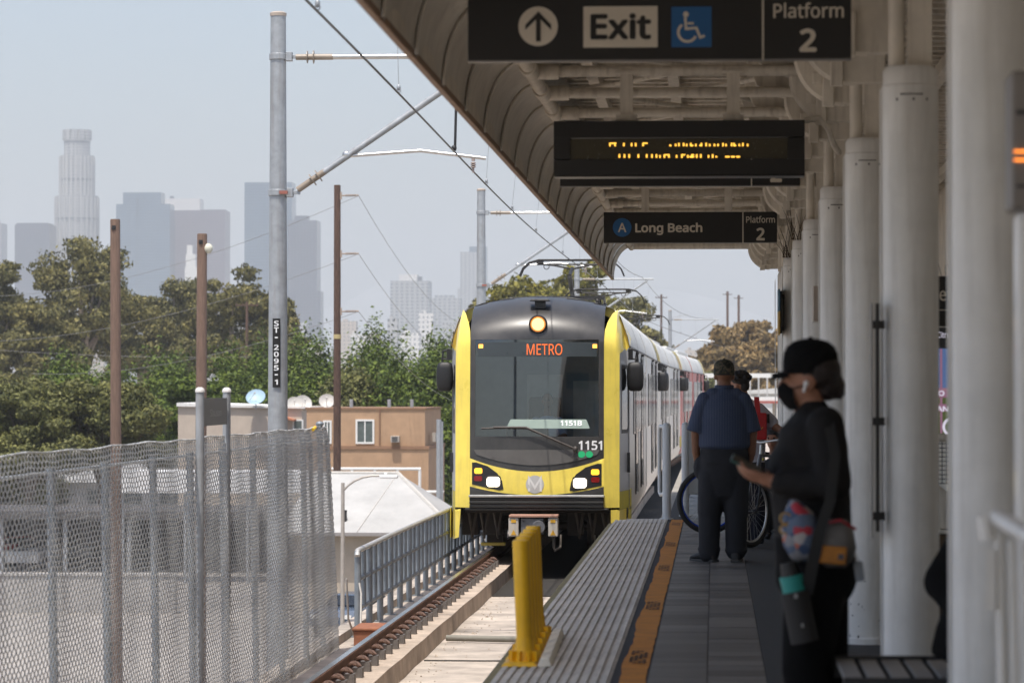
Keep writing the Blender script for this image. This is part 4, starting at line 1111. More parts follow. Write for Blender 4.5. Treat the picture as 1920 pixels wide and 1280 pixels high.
# bumper, coupler, underparts
b = MB()
for z0, z1, y0 in ((Z_(932), Z_(927.5), -.04),): b.b2(-1.02, 1.02, y0, .2, z0, z1)
bu = b.build("bumper_strip", steel, bevel=.01, **T)
b = MB()
for py0, py1, y0 in ((952, 945.5, -.02), (945, 939, -.03), (938.5, 932.5, -.02)): b.b2(-1.01, 1.01, y0, .25, Z_(py0), Z_(py1))
b.b2(-1.08, 1.08, .0, .3, Z_(957), Z_(952.5)); b.build("bumper", mat("bumper_black", (.014, .013, .012), .4, var=.2), bevel=.012, **T)
b = MB(); b.b2(X_(957), X_(1048), -.35, .1, Z_(968), Z_(963.5)); b.build("coupler_cover", mat("cover_rust", (.40, .22, .16), .6, var=.2, scale=12), bevel=.006, **T)
for x0, x1 in ((956, 975), (1030, 1048)):
    b = MB(); b.b2(X_(x0), X_(x1), -.33, -.05, Z_(1004), Z_(969)); bb_ = b.build("coupler_box", mat("box_cream", (.50, .46, .40), .5, var=.08, streak=.2), bevel=.015, **T)
    b = MB(); xm = (x0 + x1) / 2
    b.b2(X_(xm - 4.5), X_(xm + 4.5), -.336, -.331, Z_(978), Z_(972)); b.build("warning_label", mat("label_amber", (.62, .34, .03), .5, var=0), bb_, local=True); b = MB(); b.prism([(X_(xm - 5), Z_(1001)), (X_(xm + 5), Z_(1001)), (X_(xm), Z_(991))], 'Y', -.336, -.331); b.build("warning_label", mat("label_amber", (.62, .34, .03), .5, var=0), bb_, local=True)
b = MB(); b.b2(X_(979), X_(1021), -.30, .1, Z_(1000), Z_(970)); b.lathe((X_(1012), -.34, Z_(986)), [(.10, 0), (.10, .05), (.055, .05), (.05, .01)], 18, axis='Y')
for qx, qz in ((984, 975), (1016, 975), (984, 997), (1016, 997)): b.lathe((X_(qx), -.30, Z_(qz)), [(.025, -.0), (.025, .03)], 10, axis='Y')
b.b2(X_(995), X_(1010), -.55, -.3, Z_(1002), Z_(984)); b.build("coupler_head", mat("coupler_grey", (.17, .17, .18), .45, metal=.5, var=.2, scale=14), bevel=.008, **T)
for x0, x1, z0, z1 in ((975, 985, 1010, 1004), (1040, 1044, 1024, 1002)):
    b = MB(); b.tube([(X_(x0), -.2, Z_(z1)), (X_(x0), -.25, Z_(z0)), (X_((x0 + x1) / 2), -.25, Z_(z0 + 6)), (X_(x1 + 8), -.2, Z_(z0)), (X_(x1 + 8), -.1, Z_(z1))], .022, 8); b.build("air_hose", mat("hose", (.09, .075, .06), .7), smooth=50, **T)
for x0 in (872, 895, 920, 1075, 1100, 1125):
    b = MB(); b.tube([(X_(x0), .4, .72), (X_(x0) + .05, .35, .45), (X_(x0 + 9), .4, .22), (X_(x0 + 16), .5, .6)], .02, 8); b.build("air_hose", mat("hose", (.09, .075, .06), .7), smooth=50, **T)
b = MB(); b.b2(-1.2, 1.2, .8, 12.8, .55, .98); b.b2(-1.1, 1.1, .35, .8, .6, .69)
for x0 in (-1.05, -.7, .55, .95): b.b2(x0 - .12, x0 + .12, .7, 1.1, .25, .6)
for yb_ in (1.9, 9.5):
    b.b2(-1.0, 1.0, yb_, yb_ + 2.4, .42, .58); 
    for x0 in (-.95, .95): b.b2(x0 - .1, x0 + .1, yb_ - .2, yb_ + 2.6, .28, .55)
b.build("underframe", under, bevel=.01, **T)
for yb_ in (2.2, 4.0, 15, 17, 22.6, 24.4):
    b = MB()
    for s_ in (-1, 1): b.lathe((s_ * .752, yb_, .33), [(.30, -.07), (.33, -.068), (.33, .0), (.345, .01), (.345, .04), (.30, .045)], 28, axis='X')
    b.tube([(-.75, yb_, .33), (.75, yb_, .33)], .07, 12); b.build("wheelset", mat("wheel_steel", (.07, .06, .055), .5, metal=.6, var=.2), smooth=40, bend=bend, **T)
b = MB(); b.b2(X_(892), X_(939), 1.05, 1.2, Z_(1029), Z_(1023)); b.build("rail_guard_bar", yel, bevel=.006, **T)
b = MB(); b.b2(X_(905), X_(935), .9, 1.3, Z_(1022), Z_(1008)); b.build("sand_pipe_bracket", under, **T)
# cab interior
b = MB(); b.b2(-1.24, 1.24, .5, 3.2, .98, 1.02); b.b2(-.95, .95, .18, .75, 1.02, 1.70); b.b2(-.5, .15, .55, .62, 1.7, 1.9)
b.build("dashboard", mat("dash_dark", (.02, .022, .026), .6), bevel=.03, **T)
b = MB(); b.b2(-1.24, 1.24, 2.4, 2.46, 1.02, 3.3); b.build("cab_bulkhead", mat("bulkhead", (.30, .38, .44), .6, var=.1), **T)
b = MB(); b.b2(-.28, .28, 2.36, 2.395, 1.2, 2.7); b.b2(.45, .9, 2.36, 2.395, 1.5, 2.6); b.build("bulkhead_window", mat("bulk_pane", (.6, .62, .6), .3), **T)
b = MB(); b.b2(-.2, .3, 1.45, 1.6, 1.6, 2.35); b.b2(-.2, .3, 1.05, 1.55, 1.45, 1.58); b.build("driver_seat", black, bevel=.04, **T)
# mirrors
def mirror(y, par, lead=True):
    for s_ in (1, -1):
        if not lead and s_ < 0: continue
        b = MB(); x = s_ * 1.46
        b.loft([[Vector((x + .125 * k_ * math.copysign(abs(math.cos(a)) ** .6, math.cos(a)), y + .085 * k_ * math.copysign(abs(math.sin(a)) ** .6, math.sin(a)), z_)) for a in np.linspace(0, 2 * math.pi, 24, endpoint=False)] for z_, k_ in ((2.44, .55), (2.46, .82), (2.52, 1.0), (2.65, 1.05), (2.78, 1.0), (2.86, .85), (2.885, .55))])
        b.tube([(s_ * 1.355, y, 3.05), (s_ * 1.40, y - .02, 3.08), (s_ * 1.49, y, 3.05), (s_ * 1.50, y, 2.9), (s_ * 1.49, y, 2.85)], .016, 8, 0)
        b.tube([(s_ * 1.355, y, 2.93), (s_ * 1.42, y - .02, 2.93), (s_ * 1.50, y, 2.93)], .013, 8, 0); b.box((s_ * 1.39, y, 3.0), (.07, .10, .17), 0)
        b.build("mirror", black, par, local=True, smooth=50, bend=bend)
mirror(.95, tr)
# car bodies: three cars of two halves
prof = [(1.29, .40), (1.365, .62), (1.365, 3.12), (1.335, 3.28), (1.24, 3.54), (1.12, 3.70), (.85, 3.79), (.45, 3.87), (0, 3.895)]
ring = prof + [(-x, z) for x, z in reversed(prof[:-1])]
def half(y0, y1, cab, red=False, lead=False):
    b = MB(); ysb = list(np.arange(y0, y1 - .2, 2.0)) + [y1]; n = len(ring)
    vs = [Vector((x, y, z)) for y in ysb for x, z in ring]; fs = []; mi = []
    for i in range(len(ysb) - 1):
        for j in range(n - 1):
            b_ = i * n + j; zmid = (ring[j][1] + ring[j + 1][1]) / 2
            fs.append((b_, b_ + 1, b_ + 1 + n, b_ + n)); mi.append(1 if zmid > 3.13 else 0)
    o = len(b.v); b.v += vs; b.f += fs; b.m += mi
    if not lead: b.f.append(tuple(range(n))); b.m.append(0)
    b.f.append(tuple(range((len(ysb) - 1) * n, len(ysb) * n))); b.m.append(0)
    b.b2(-1.2, 1.2, y0 + .3, y1 - .3, .45, .6, 2)
    body = b.build("car_body", [pink if red else silv, roofw, under], smooth=35, bend=bend, **T)
    K = dict(parent=body, local=True, bend=bend)
    L_ = y1 - y0; cab0 = 2.2
    def ypos(f): return y0 + f if cab == 'front' else y1 - f
    def lay(fa, fb): a, c = sorted((ypos(fa), ypos(fb))); return a, c
    for s_ in ((1, -1) if lead else (1,)):
        xs = s_ * 1.367; xo = s_ * 1.381
        for fa, fb in ((2.4, 3.3), (5.0, 7.2), (9.0, 10.4), (10.6, 11.9)):
            if fb > L_: continue
            a, c = lay(fa, fb); w_ = MB(); w_.b2(xs, xo, a, c, 1.75, 2.78, 0); w_.b2(xo, s_ * 1.386, (a + c) / 2 - .03, (a + c) / 2 + .03, 1.78, 2.75, 1)
            w_.build("window", [pane, silv], **K)
        for fa, fb in ((3.5, 4.8), (7.4, 8.7)):
            a, c = lay(fa, fb); w_ = MB(); w_.b2(xs, s_ * 1.376, a, c, .75, 3.02, 0)
            mid = (a + c) / 2
            for u0, u1 in ((a + .08, mid - .06), (mid + .06, c - .08)): w_.b2(s_ * 1.3761, s_ * 1.385, u0, u1, 1.24, 2.85, 1)
            w_.b2(s_ * 1.3761, s_ * 1.383, mid - .012, mid + .012, .78, 3.0, 2); w_.b2(s_ * 1.3761, s_ * 1.390, a - .02, a + .01, .75, 3.05, 2); w_.b2(s_ * 1.3761, s_ * 1.390, c - .01, c + .02, .75, 3.05, 2)
            w_.box((s_ * 1.39, mid, 3.07), (.05, .12, .04), 2)
            w_.build("door", [pink if red else silv, pane, black], **K)
        g_ = MB(); g_.b2(s_ * 1.366, s_ * 1.385, y0, y1, 3.105, 3.13); g_.build("gutter", darkmetal, **K)
    # yellow band at the cab end, black seam at the joint
    def bandring(ya, yb_, nm, m_, o_=.01):
        q_ = MB(); rr = []
        rg = [(x * (1 + o_), z + o_ * (1 if z > 3 else 0)) for x, z in ring if z > 2.9]
        for y in (ya, yb_): rr.append([Vector((x, y, z)) for x, z in rg])
        q_.loft(rr, caps=False, closed=False); q_.build(nm, m_, smooth=40, **K)
    a, c = lay(-.06 if lead else .0, .30 if lead else 1.1); bandring(a, c, "yellow_band", yel)
    a, c = lay(L_ * .47, L_ * .47 + .12); bandring(a, c, "roof_seam", black, .006)
    if not lead:
        yk = ypos(.6); mirror(yk, body, False)
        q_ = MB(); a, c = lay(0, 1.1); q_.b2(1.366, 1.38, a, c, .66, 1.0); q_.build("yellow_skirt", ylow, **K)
    if lead:
        for nm_, m2_, sel in (("shoulder_cap", yel, lambda z: z > 2.95), ("side_cap", grey_side, lambda z: z <= 3.13)):
            q_ = MB(); oo = [(x, z) for x, z in ring if sel(z)]
            segs = [oo] if nm_ == "shoulder_cap" else [[p for p in oo if p[0] > 0], [p for p in oo if p[0] < 0]]
            for sg in segs: q_.loft([[Vector((x * 1.001, y0 + .01, z + .002)) for x, z in sg], [Vector((x * .93, y0 + .01, z - (.12 if z > 3 else 0))) for x, z in sg]], caps=False, closed=False)
            q_.build(nm_, m2_, **K)
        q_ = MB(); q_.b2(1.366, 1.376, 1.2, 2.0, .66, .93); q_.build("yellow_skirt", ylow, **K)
    return body
def joint(y0, y1):
    b = MB(); rr = []
    k = 7
    for i in range(k * 2 + 1):
        y = y0 + (y1 - y0) * i / (k * 2); s_ = .95 if i % 2 else .90
        rr.append([Vector((x * s_, y, .5 + (z - .4) * .955)) for x, z in ring])
    b.loft(rr); b.build("joint_bellows", black, bend=bend, **T)
half(1.15, 13.1, 'front', lead=True); joint(13.1, 13.8); half(13.8, 27.0, 'rear')
half(28.0, 40.6, 'front'); joint(40.6, 41.3); half(41.3, 54.6, 'rear')
half(55.6, 68.2, 'front', red=True); joint(68.2, 68.9); half(68.9, 82.2, 'rear', red=True)
# roof equipment and pantographs
def panto(y, flip=1):
    z0 = 3.92
    def q_(x, yy, z): return (x, y + yy * flip, z)
    zt = 2.44 + 2.46
    b = MB()
    for x in (-.5, .5):
        b.b2(x - .05, x + .05, y - .6, y + .6, z0, z0 + .10)
        for yy in (-.5, .5): b.lathe((x, y + yy, z0 + .1), [(.05, 0), (.05, .03), (.03, .04), (.05, .06), (.03, .08), (.05, .10), (.03, .14)], 10)
    b.b2(-.6, .6, y - .06, y + .06, z0 + .24, z0 + .30); b.b2(-.6, .6, y - .52, y - .44, z0 + .24, z0 + .29); b.b2(-.6, .6, y + .44, y + .52, z0 + .24, z0 + .29)
    b.tube([q_(0, .4, z0 + .3), q_(0, -.9, z0 + .65)], .042, 10); b.tube([q_(0, -.9, z0 + .65), q_(0, .1, zt - .16)], .034, 10)
    b.tube([q_(0, .1, zt - .17), q_(-.32, .1, zt - .1), q_(-.62, .1, zt - .07)], .017, 8); b.tube([q_(0, .1, zt - .17), q_(.32, .1, zt - .1), q_(.62, .1, zt - .07)], .017, 8)
    for yy in (-.08, .28):
        b.tube([q_(-.98, yy, zt - .30), q_(-.92, yy, zt - .16), q_(-.80, yy, zt - .05), q_(-.62, yy, zt), q_(.62, yy, zt), q_(.80, yy, zt - .05), q_(.92, yy, zt - .16), q_(.98, yy, zt - .30)], .014, 8)
    b.tube([q_(-.66, .1, zt - .08), q_(.66, .1, zt - .08)], .014, 8)
    for x in (-.6, .6): b.b2(x - .06, x + .06, y + .1 * flip - .22, y + .1 * flip + .22, zt - .06, zt - .022); b.torus((x * .8, y + .1 * flip, zt - .12), .05, .008, 'Y', 14, 5)
    b.build("pantograph", mat("panto_black", (.03, .028, .028), .5, metal=.4), smooth=50, bend=bend, **T)
panto(12.0); panto(29.5, -1); panto(56)
for y0, y1 in ((15, 20), (21, 25), (30.5, 38), (43, 52), (59, 66), (70, 80)):
    b = MB(); b.b2(-.8, .8, y0, y1, 3.78, 3.94); b.build("roof_unit", roofw, bevel=.04, bend=bend, **T)
# ================================================================== TREES
def crown(name, mt, parent, clumps, nleaf, leaf, seed, bias=.55, droop=0.0):
    rg = np.random.default_rng(seed)
    cl = np.array([[*c[0], *c[1]] for c in clumps], float)
    wgt = (cl[:, 3] * cl[:, 4] + cl[:, 3] * cl[:, 5] + cl[:, 4] * cl[:, 5]); wgt /= wgt.sum()
    idx = rg.choice(len(cl), nleaf, p=wgt)
    dv = rg.normal(size=(nleaf, 3)); dv /= np.linalg.norm(dv, axis=1, keepdims=True)
    rad = 1 - bias * rg.random(nleaf) ** 1.8 + rg.normal(size=nleaf) * .07
    # each clump is lumpy
    lump = 1 + .22 * np.sin(dv[:, 0] * 5 + idx * 1.7) * np.sin(dv[:, 1] * 4.3 + idx) + .15 * np.sin(dv[:, 2] * 7 + idx * 2.9)
    pos = cl[idx, :3] + dv * cl[idx, 3:] * (rad * lump)[:, None]
    nr = dv + rg.normal(size=(nleaf, 3)) * .48; nr /= np.linalg.norm(nr, axis=1, keepdims=True)
    tv = np.cross(nr, rg.normal(size=(nleaf, 3))); tv /= np.linalg.norm(tv, axis=1, keepdims=True) + 1e-9
    if droop: tv[:, 2] -= droop; tv /= np.linalg.norm(tv, axis=1, keepdims=True)
    bv = np.cross(nr, tv)
    sz = leaf * (.6 + .8 * rg.random(nleaf))
    a = pos - tv * sz[:, None]; c = pos + tv * sz[:, None]
    b1 = pos + bv * (sz * .5)[:, None]; b2 = pos - bv * (sz * .5)[:, None]
    V = np.stack([a, b1, c, b2], 1).reshape(-1, 3)
    me = bpy.data.meshes.new(name)
    me.vertices.add(len(V)); me.vertices.foreach_set('co', V.ravel())
    me.loops.add(nleaf * 4); me.loops.foreach_set('vertex_index', np.arange(nleaf * 4, dtype=np.int32))
    me.polygons.add(nleaf); me.polygons.foreach_set('loop_start', np.arange(0, nleaf * 4, 4, dtype=np.int32)); me.polygons.foreach_set('loop_total', np.full(nleaf, 4, dtype=np.int32))
    me.update(); me.validate(); me.materials.append(mt)
    o = bpy.data.objects.new(name, me); COL.objects.link(o); o.parent = parent
    return o
bark = mat("bark", (.13, .10, .075), .9, var=.35, scale=4, stretch=(4, 4, .5), bump=.4)
barkp = mat("pale_bark", (.30, .24, .19), .85, var=.35, scale=3, stretch=(3, 3, .4))
leaf_green = leafmat("leaf_green", (.026, .052, .009), (.15, .20, .03), .12)
leaf_olive = leafmat("leaf_olive", (.042, .05, .016), (.19, .188, .06), .12)
leaf_euc = leafmat("leaf_eucalyptus", (.05, .052, .021), (.245, .215, .078), .12)
leaf_yel = leafmat("leaf_yellowgreen", (.10, .10, .015), (.24, .21, .03))
leaf_dry = leafmat("leaf_dry", (.13, .09, .04), (.30, .20, .085))
def tree(name, label, x, y, h, w_, style, lm, seed, group, nleaf=7000, leaf=.3, tr_h=.3, bm_=None):
    rt = random.Random(seed)
    t = thing(name, label, "tree", (x, y, GZ), group=group)
    cl = []; limbs = []
    if style == 'flame':            # upright pointed clumps
        nc = 30
        for i in range(nc):
            a = rt.uniform(0, 6.28); rr = w_ * .5 * math.sqrt(rt.random()) * .95; q = 1 - (rr / (w_ * .5)) ** 2 * .42
            zt = h * q * rt.uniform(.80, 1.0); zz = zt * rt.uniform(.55, .74)
            cl.append(((rr * math.cos(a), rr * math.sin(a), zz), (w_ * rt.uniform(.13, .21), w_ * rt.uniform(.13, .21), (zt - zz) * .95)))
        cl.append(((0, 0, h * .45), (w_ * .36, w_ * .36, h * .42)))
        for i in range(12):
            a = rt.uniform(0, 6.28); rr = w_ * .42; zz = h * rt.uniform(.15, .5)
            cl.append(((rr * math.cos(a), rr * math.sin(a), zz), (w_ * .16, w_ * .16, h * .14)))
        limbs = [c[0] for c in cl[:6]]
    else:                           # open crown of separate puffs on limbs
        nc = 60 if style == 'open' else 44
        for i in range(nc):
            a = rt.uniform(0, 6.28); el = rt.uniform(-.25, 1.0); rr = w_ * .5 * (1 - max(0, el) ** 2 * .55) * rt.uniform(.35, 1.0)
            zz = h * (.56 + .38 * el * rt.uniform(.7, 1)) ; k = w_ * (rt.uniform(.065, .12) if style == 'open' else rt.uniform(.075, .13))
            cl.append(((rr * math.cos(a), rr * math.sin(a), zz), (k * 1.2, k * 1.2, k * .85)))
        limbs = [c[0] for c in cl[:9]]
    crown("crown", lm, t, cl, nleaf, leaf, seed, .45 if style != 'flame' else .35, .6 if style == 'open' else 0)
    b = MB(); r0 = h * .022
    b.tube([(0, 0, 0), (rt.uniform(-.2, .2), 0, h * tr_h), (rt.uniform(-.3, .3), rt.uniform(-.3, .3), h * .6)], [r0 * 1.25, r0, r0 * .5], 10)
    for q in limbs:
        z0 = h * tr_h * rt.uniform(.9, 1.4); b.tube([(0, 0, z0), (q[0] * .5, q[1] * .5, (z0 + q[2]) / 2 + .3), q], [r0 * .5, r0 * .32, r0 * .1], 6)
    b.build("trunk", bm_ or bark, t, local=True, smooth=50)
    return t
def at_ground(px, d): v = P(px, 733, d); return v.x, d
def hpx(py, d): return P(960, py, d).z - GZ
# near green row
rows = [  # px centre, top py, width px, dist, style, label
 (10, 655, 190, 205, 'flame', leaf_olive, "olive green tree cut by the picture's left margin, low behind the fence"),
 (150, 632, 200, 215, 'flame', leaf_green, "dark green tree left of the tallest bare wooden pole"),
 (290, 618, 190, 220, 'flame', leaf_green, "dense green tree between the two bare wooden poles"),
 (190, 690, 230, 180, 'dense', leaf_olive, "pale olive bushy tree in front of the dark trees, behind the left bare pole"),
 (430, 640, 170, 222, 'flame', leaf_green, "green tree between the right bare pole and the steel pole"),
 (560, 600, 165, 216, 'flame', leaf_green, "bright green tree just right of the steel pole's number sticker"),
 (488, 622, 120, 226, 'flame', leaf_green, "green tree straight behind the steel pole"),
 (700, 578, 165, 212, 'flame', leaf_green, "tallest green tree, right of the brown insulator pole"),
 (775, 622, 180, 200, 'flame', leaf_green, "green tree above the tan house's end wall"),
 (845, 596, 150, 218, 'flame', leaf_green, "dark green tree partly behind the train's yellow corner"),
 (655, 655, 150, 200, 'flame', leaf_olive, "low green tree directly behind the brown insulator pole"),
 (60, 720, 220, 176, 'dense', leaf_olive, "low bushy olive tree at the lower left over the fence"),
 (370, 700, 150, 190, 'dense', leaf_green, "rounded green tree behind the station name plate"),
]
for i, (px, py, wpx, d, st_, lm, lab) in enumerate(rows):
    x, y = at_ground(px, d); h = hpx(py, d) * 1.03
    tree("green_tree", lab, x, y, h, wpx * d / F * 1.15, st_, lm, 100 + i, "green trees behind the houses", 48000, .13)
# eucalyptus further back
euc = [(-20, 500, 120, 330, "brownish eucalyptus tree at the picture's left margin"),
 (150, 455, 190, 340, "tall open eucalyptus in front of the round tower"),
 (262, 560, 130, 360, "eucalyptus crown between the tall tree and the second bare pole"),
 (335, 540, 130, 370, "eucalyptus in front of the slim white spire building"),
 (440, 512, 150, 350, "eucalyptus left of the steel pole"),
 (520, 560, 90, 365, "ragged eucalyptus branches showing right of the steel pole"),
 (85, 570, 130, 320, "lower eucalyptus left of the tallest one")]
for i, (px, py, wpx, d, lab) in enumerate(euc):
    x, y = at_ground(px, d); h = hpx(py, d) * 1.02
    tree("eucalyptus_tree", lab, x, y, h * 1.06, wpx * d / F * 1.4, 'open', leaf_euc, 300 + i, "eucalyptus trees beyond the green row", 26000, .24, .35, barkp)
far = [(985, 500, 170, 330, 'dense', leaf_yel, "yellow green tree behind the first pantograph"), (1075, 488, 180, 345, 'dense', leaf_yel, "yellow green tree below the canopy's tip"),
 (1160, 532, 150, 380, 'open', leaf_euc, "brown green tree above the train's roof line"), (1225, 610, 90, 420, 'open', leaf_dry, "small brown tree over the second car's roof"),
 (930, 548, 120, 340, 'dense', leaf_euc, "dull tree just left of the train's roof lamp"),
 (1360, 610, 120, 420, 'open', leaf_dry, "dry brown tree behind the two thin wooden poles"), (1430, 575, 130, 430, 'dense', leaf_dry, "dry orange brown tree beside the white columns"), (1300, 660, 90, 430, 'open', leaf_dry, "dry tree above the red train car"),
 (1400, 640, 130, 400, 'dense', leaf_dry, "low dry tree above the youth's curly hair"), (1330, 690, 110, 390, 'dense', leaf_olive, "greener low tree left of the man's cap")]
for i, (px, py, wpx, d, st_, lm, lab) in enumerate(far):
    x, y = at_ground(px, d); h = hpx(py, d) * 1.02
    tree("distant_tree", lab, x, y, h, wpx * d / F * 1.15, st_, lm, 500 + i, "trees beyond the train", 12000, .34, .3, barkp)

# ================================================================== WOODEN POLES
def wpole(label, px, top, d, wpx, m_, ball=False, ins=(), lean=0.0, name="wooden_pole", band=None):
    p = P(px, top, d); r_ = wpx * d / F / 2
    t = thing(name, label, "pole", (p.x + lean, d, GZ), group="wooden poles behind the fence")
    b = MB(); b.tube([(p.x + lean, d, GZ), (p.x + lean * .5, d, (GZ + p.z) / 2), (p.x, d, p.z - .03), (p.x, d, p.z)], [r_ * 1.25, r_ * 1.12, r_, r_ * .93], 16)
    b.build("shaft", m_, t, smooth=40)
    if name == "wooden_pole":
        b = MB(); c = P(px - 1, top + 16, d); b.b2(c.x - .06, c.x + .06, d - r_ * 1.08, d - r_ * .8, c.z - .06, c.z + .06); b.tube([(c.x, d - r_, c.z), (c.x, d - r_ - .05, c.z)], .025, 8); b.build("bolt_plate", darkmetal, t)
    if ball:
        b = MB(); c = P(390, 466, d); b.ell((c.x, d, c.z), (.15, .15, .155), 16, 10); b.tube([(p.x, d, c.z), (c.x, d, c.z)], .03, 8); b.build("globe", mat("globe_cream", (.6, .58, .48), .4), t, smooth=60)
    for py in ins:
        c = P(px + wpx / 2, py, d); e = P(px + 40, py - 1, d); b = MB()
        b.tube([(c.x - .05, d, c.z), (e.x, d, e.z)], .03, 8)
        for i in range(7): x = c.x + (e.x - c.x) * (.30 + i * .085); b.lathe((x, d, c.z + .01), [(.03, -.02), (.065, 0), (.03, .02)], 12, axis='X')
        b.box((c.x, d, c.z), (.1, .12, .3)); b.build("insulator", mat("insul_pale", (.36, .28, .22), .4), t, smooth=40)
    if band:
        c = P(px, band, d); b = MB(); b.lathe((c.x, d, c.z), [(r_ * 1.17, -.09), (r_ * 1.17, .09)], 16); b.build("yellow_band", mat("band_cream", (.45, .36, .17), .6), t)
    return t
wpole("tallest bare wooden pole with a cut top, left of all the poles", 216, 411, 90, 19, wood, lean=.07)
wpole("shorter bare wooden pole with a cream globe near its top", 379, 438, 95, 19, wood, ball=True, lean=-.05)
ip = wpole("dark brown utility pole with three insulator arms, right of the steel pole", 632.5, 347, 130, 12.5, darkwood, ins=(367, 476, 584), name="utility_pole", band=631)
for i, (px, top, d, wpx, lab) in enumerate(((1364, 546, 750, 4.5, "thin distant wooden pole, left of the pair above the man's cap"), (1385, 553, 760, 4.5, "thin distant wooden pole, right of the pair above the youth"), (1240, 552, 600, 4, "thin distant pole above the second train car"), (463, 566, 300, 5, "distant wooden pole with crossarm among the eucalyptus"))):
    t = wpole(lab, px, top, d, wpx, darkwood, name="utility_pole")
    p = P(px, top + 6, d); b = MB(); b.b2(p.x - 1.1, p.x + 1.1, d - .08, d + .08, p.z - .07, p.z + .07)
    for k in (-1, -.4, .4, 1): b.cyl((p.x + k, d, p.z + .07), .05, .16, 8)
    b.build("crossarm", darkwood, t)
def sagwire(pts, r_, label, m_):
    a, c, sag = pts; b = MB(); L_ = []
    for i in range(17):
        f = i / 16; q = Vector(a).lerp(Vector(c), f); q.z -= sag * 4 * f * (1 - f); L_.append(q)
    b.tube(L_, r_, 5); tag(b.build("power_line", m_, loc=L_[0]), label, "wire", "power lines")
wm = mat("line_grey", (.27, .26, .25), .6)
for i, py in enumerate((367, 476, 584)):
    e = P(632.5 + 40, py, 130)
    q = ("top", "middle", "bottom")[i]
    sagwire((e, P(930, (600, 670, 740)[i], 260), (2.4, 2.2, 2)[i]), .011, f"power line sagging to the right from the {q} insulator", wm)
    sagwire((e, P((-80, -80, 60)[i], (555, 640, 700)[i], 190), (1.2, 1.0, .8)[i]), .010, f"power line running off left from the {q} insulator", wm)
sagwire((P(-20, 655, 280), P(1290, 590, 300), 2.0), .014, "dark cable strung across in front of the eucalyptus trees", wm)

# ================================================================== HOUSES
stucco = mat("stucco_tan", (.42, .27, .165), .9, var=.12, scale=1.5, bump=.15, bscale=40, streak=.3, streakcol=(.28, .18, .11))
stucco2 = mat("stucco_trim", (.26, .15, .09), .9, var=.1, scale=2)
creamw = mat("stucco_cream", (.50, .42, .345), .9, var=.08, scale=1.2, streak=.12)
winw = mat("window_white", (.72, .71, .68), .5, var=.04)
glz = mat("house_glass", (.10, .12, .115), .1, var=.3, scale=3)
d = 156.0
def wx(px, dd=None): return P(px, 733, dd or d).x
def wz(py, dd=None): return P(960, py, dd or d).z
t = thing("tan_house", "two storey tan stucco house with white window beside the train", "house", (wx(700), d, GZ))
x0, x1 = wx(575), wx(797)
b = MB(); b.b2(x0, x1, d, d + 9, wz(836), wz(767)); b.b2(x0, x1 + .18, d - .1, d + 9.1, GZ, wz(842)); b.build("wall", stucco, t)
b = MB(); b.b2(x0 - .05, x1 + .22, d - .16, d + 9.16, wz(842) + .002, wz(836) - .002); b.b2(x0 - .06, x1 + .06, d - .06, d + 9.06, wz(767), wz(764)); b.build("trim_band", stucco2, t)
b = MB(); b.b2(x0 + .2, x1 - .2, d + .2, d + 8.8, wz(768), wz(766) ); b.build("roof", mat("roof_grey", (.3, .28, .26), .9), t)
for pa_, pb_, yq0, yq1 in ((667, 702, 832, 786), (606, 622, 832, 788)):
    b = MB(); a, c, z0, z1 = wx(pa_), wx(pb_), wz(yq0), wz(yq1); e = .09
    for q in ((a, c, z1 - e, z1), (a, c, z0, z0 + e), (a, a + e, z0 + e, z1 - e), (c - e, c, z0 + e, z1 - e)): b.b2(q[0], q[1], d - .07, d - .002, q[2], q[3])
    b.b2((a + c) / 2 - .03, (a + c) / 2 + .03, d - .06, d - .002, z0 + e, z1 - e); w_ = b.build("window", winw, t)
    b = MB(); b.b2(a + e, c - e, d - .03, d - .004, z0 + e, z1 - e); b.build("pane", glz, w_)
b = MB(); b.b2(wx(734), wx(750), d - .45, d + .05, wz(829), wz(817)); ac = b.build("air_conditioner", mat("ac_grey", (.42, .38, .33), .6), t, bevel=.02)
b = MB()
for i in range(5): b.b2(wx(736.5), wx(747.5), d - .462, d - .451, wz(827.5) + i * .055, wz(827.5) + i * .055 + .025)
b.build("grille", darkmetal, ac)
b = MB(); b.tube([(wx(712), d - .06, wz(767)), (wx(712), d - .06, wz(834))], .035, 8); b.build("downpipe", stucco2, t)
for px in (650, 722, 765): b = MB(); b.cyl((wx(px), d + 2, wz(766)), .09, .45, 10); b.build("roof_vent", galv, t)
b = MB(); b.b2(x1 + .185, x1 + .34, d + 2, d + 2.6, wz(829), wz(812)); b.build("meter_box", mat("ac_grey", (.42, .38, .33), .6), t)
d2 = 168.0
t = thing("cream_house", "low cream stucco house with flat roof behind the name plate", "house", (wx(440, d2), d2, GZ))
b = MB(); b.b2(wx(334, d2), wx(566, d2), d2, d2 + 10, GZ, wz(762, d2)); b.build("wall", creamw, t)
b = MB(); b.prism([(wx(332, d2), wz(762, d2) + .004), (wx(572, d2), wz(766, d2) + .004), (wx(572, d2), wz(763, d2)), (wx(332, d2), wz(755, d2))], 'Y', d2 - .15, d2 + 10.1); b.build("roof", mat("roof_white", (.72, .70, .67), .7, var=.08), t)
b = MB(); b.prism([(wx(533, d2), wz(779, d2)), (wx(556, d2), wz(786, d2)), (wx(556, d2), wz(789, d2)), (wx(533, d2), wz(783, d2))], 'Y', d2 - 1.2, d2 - .01); b.build("porch_roof", mat("tile_red", (.42, .17, .09), .8, var=.2), t)
b = MB(); b.b2(wx(549, d2), wx(569, d2), d2 - .06, d2 - .002, wz(806, d2), wz(786.5, d2)); w_ = b.build("window", winw, t)
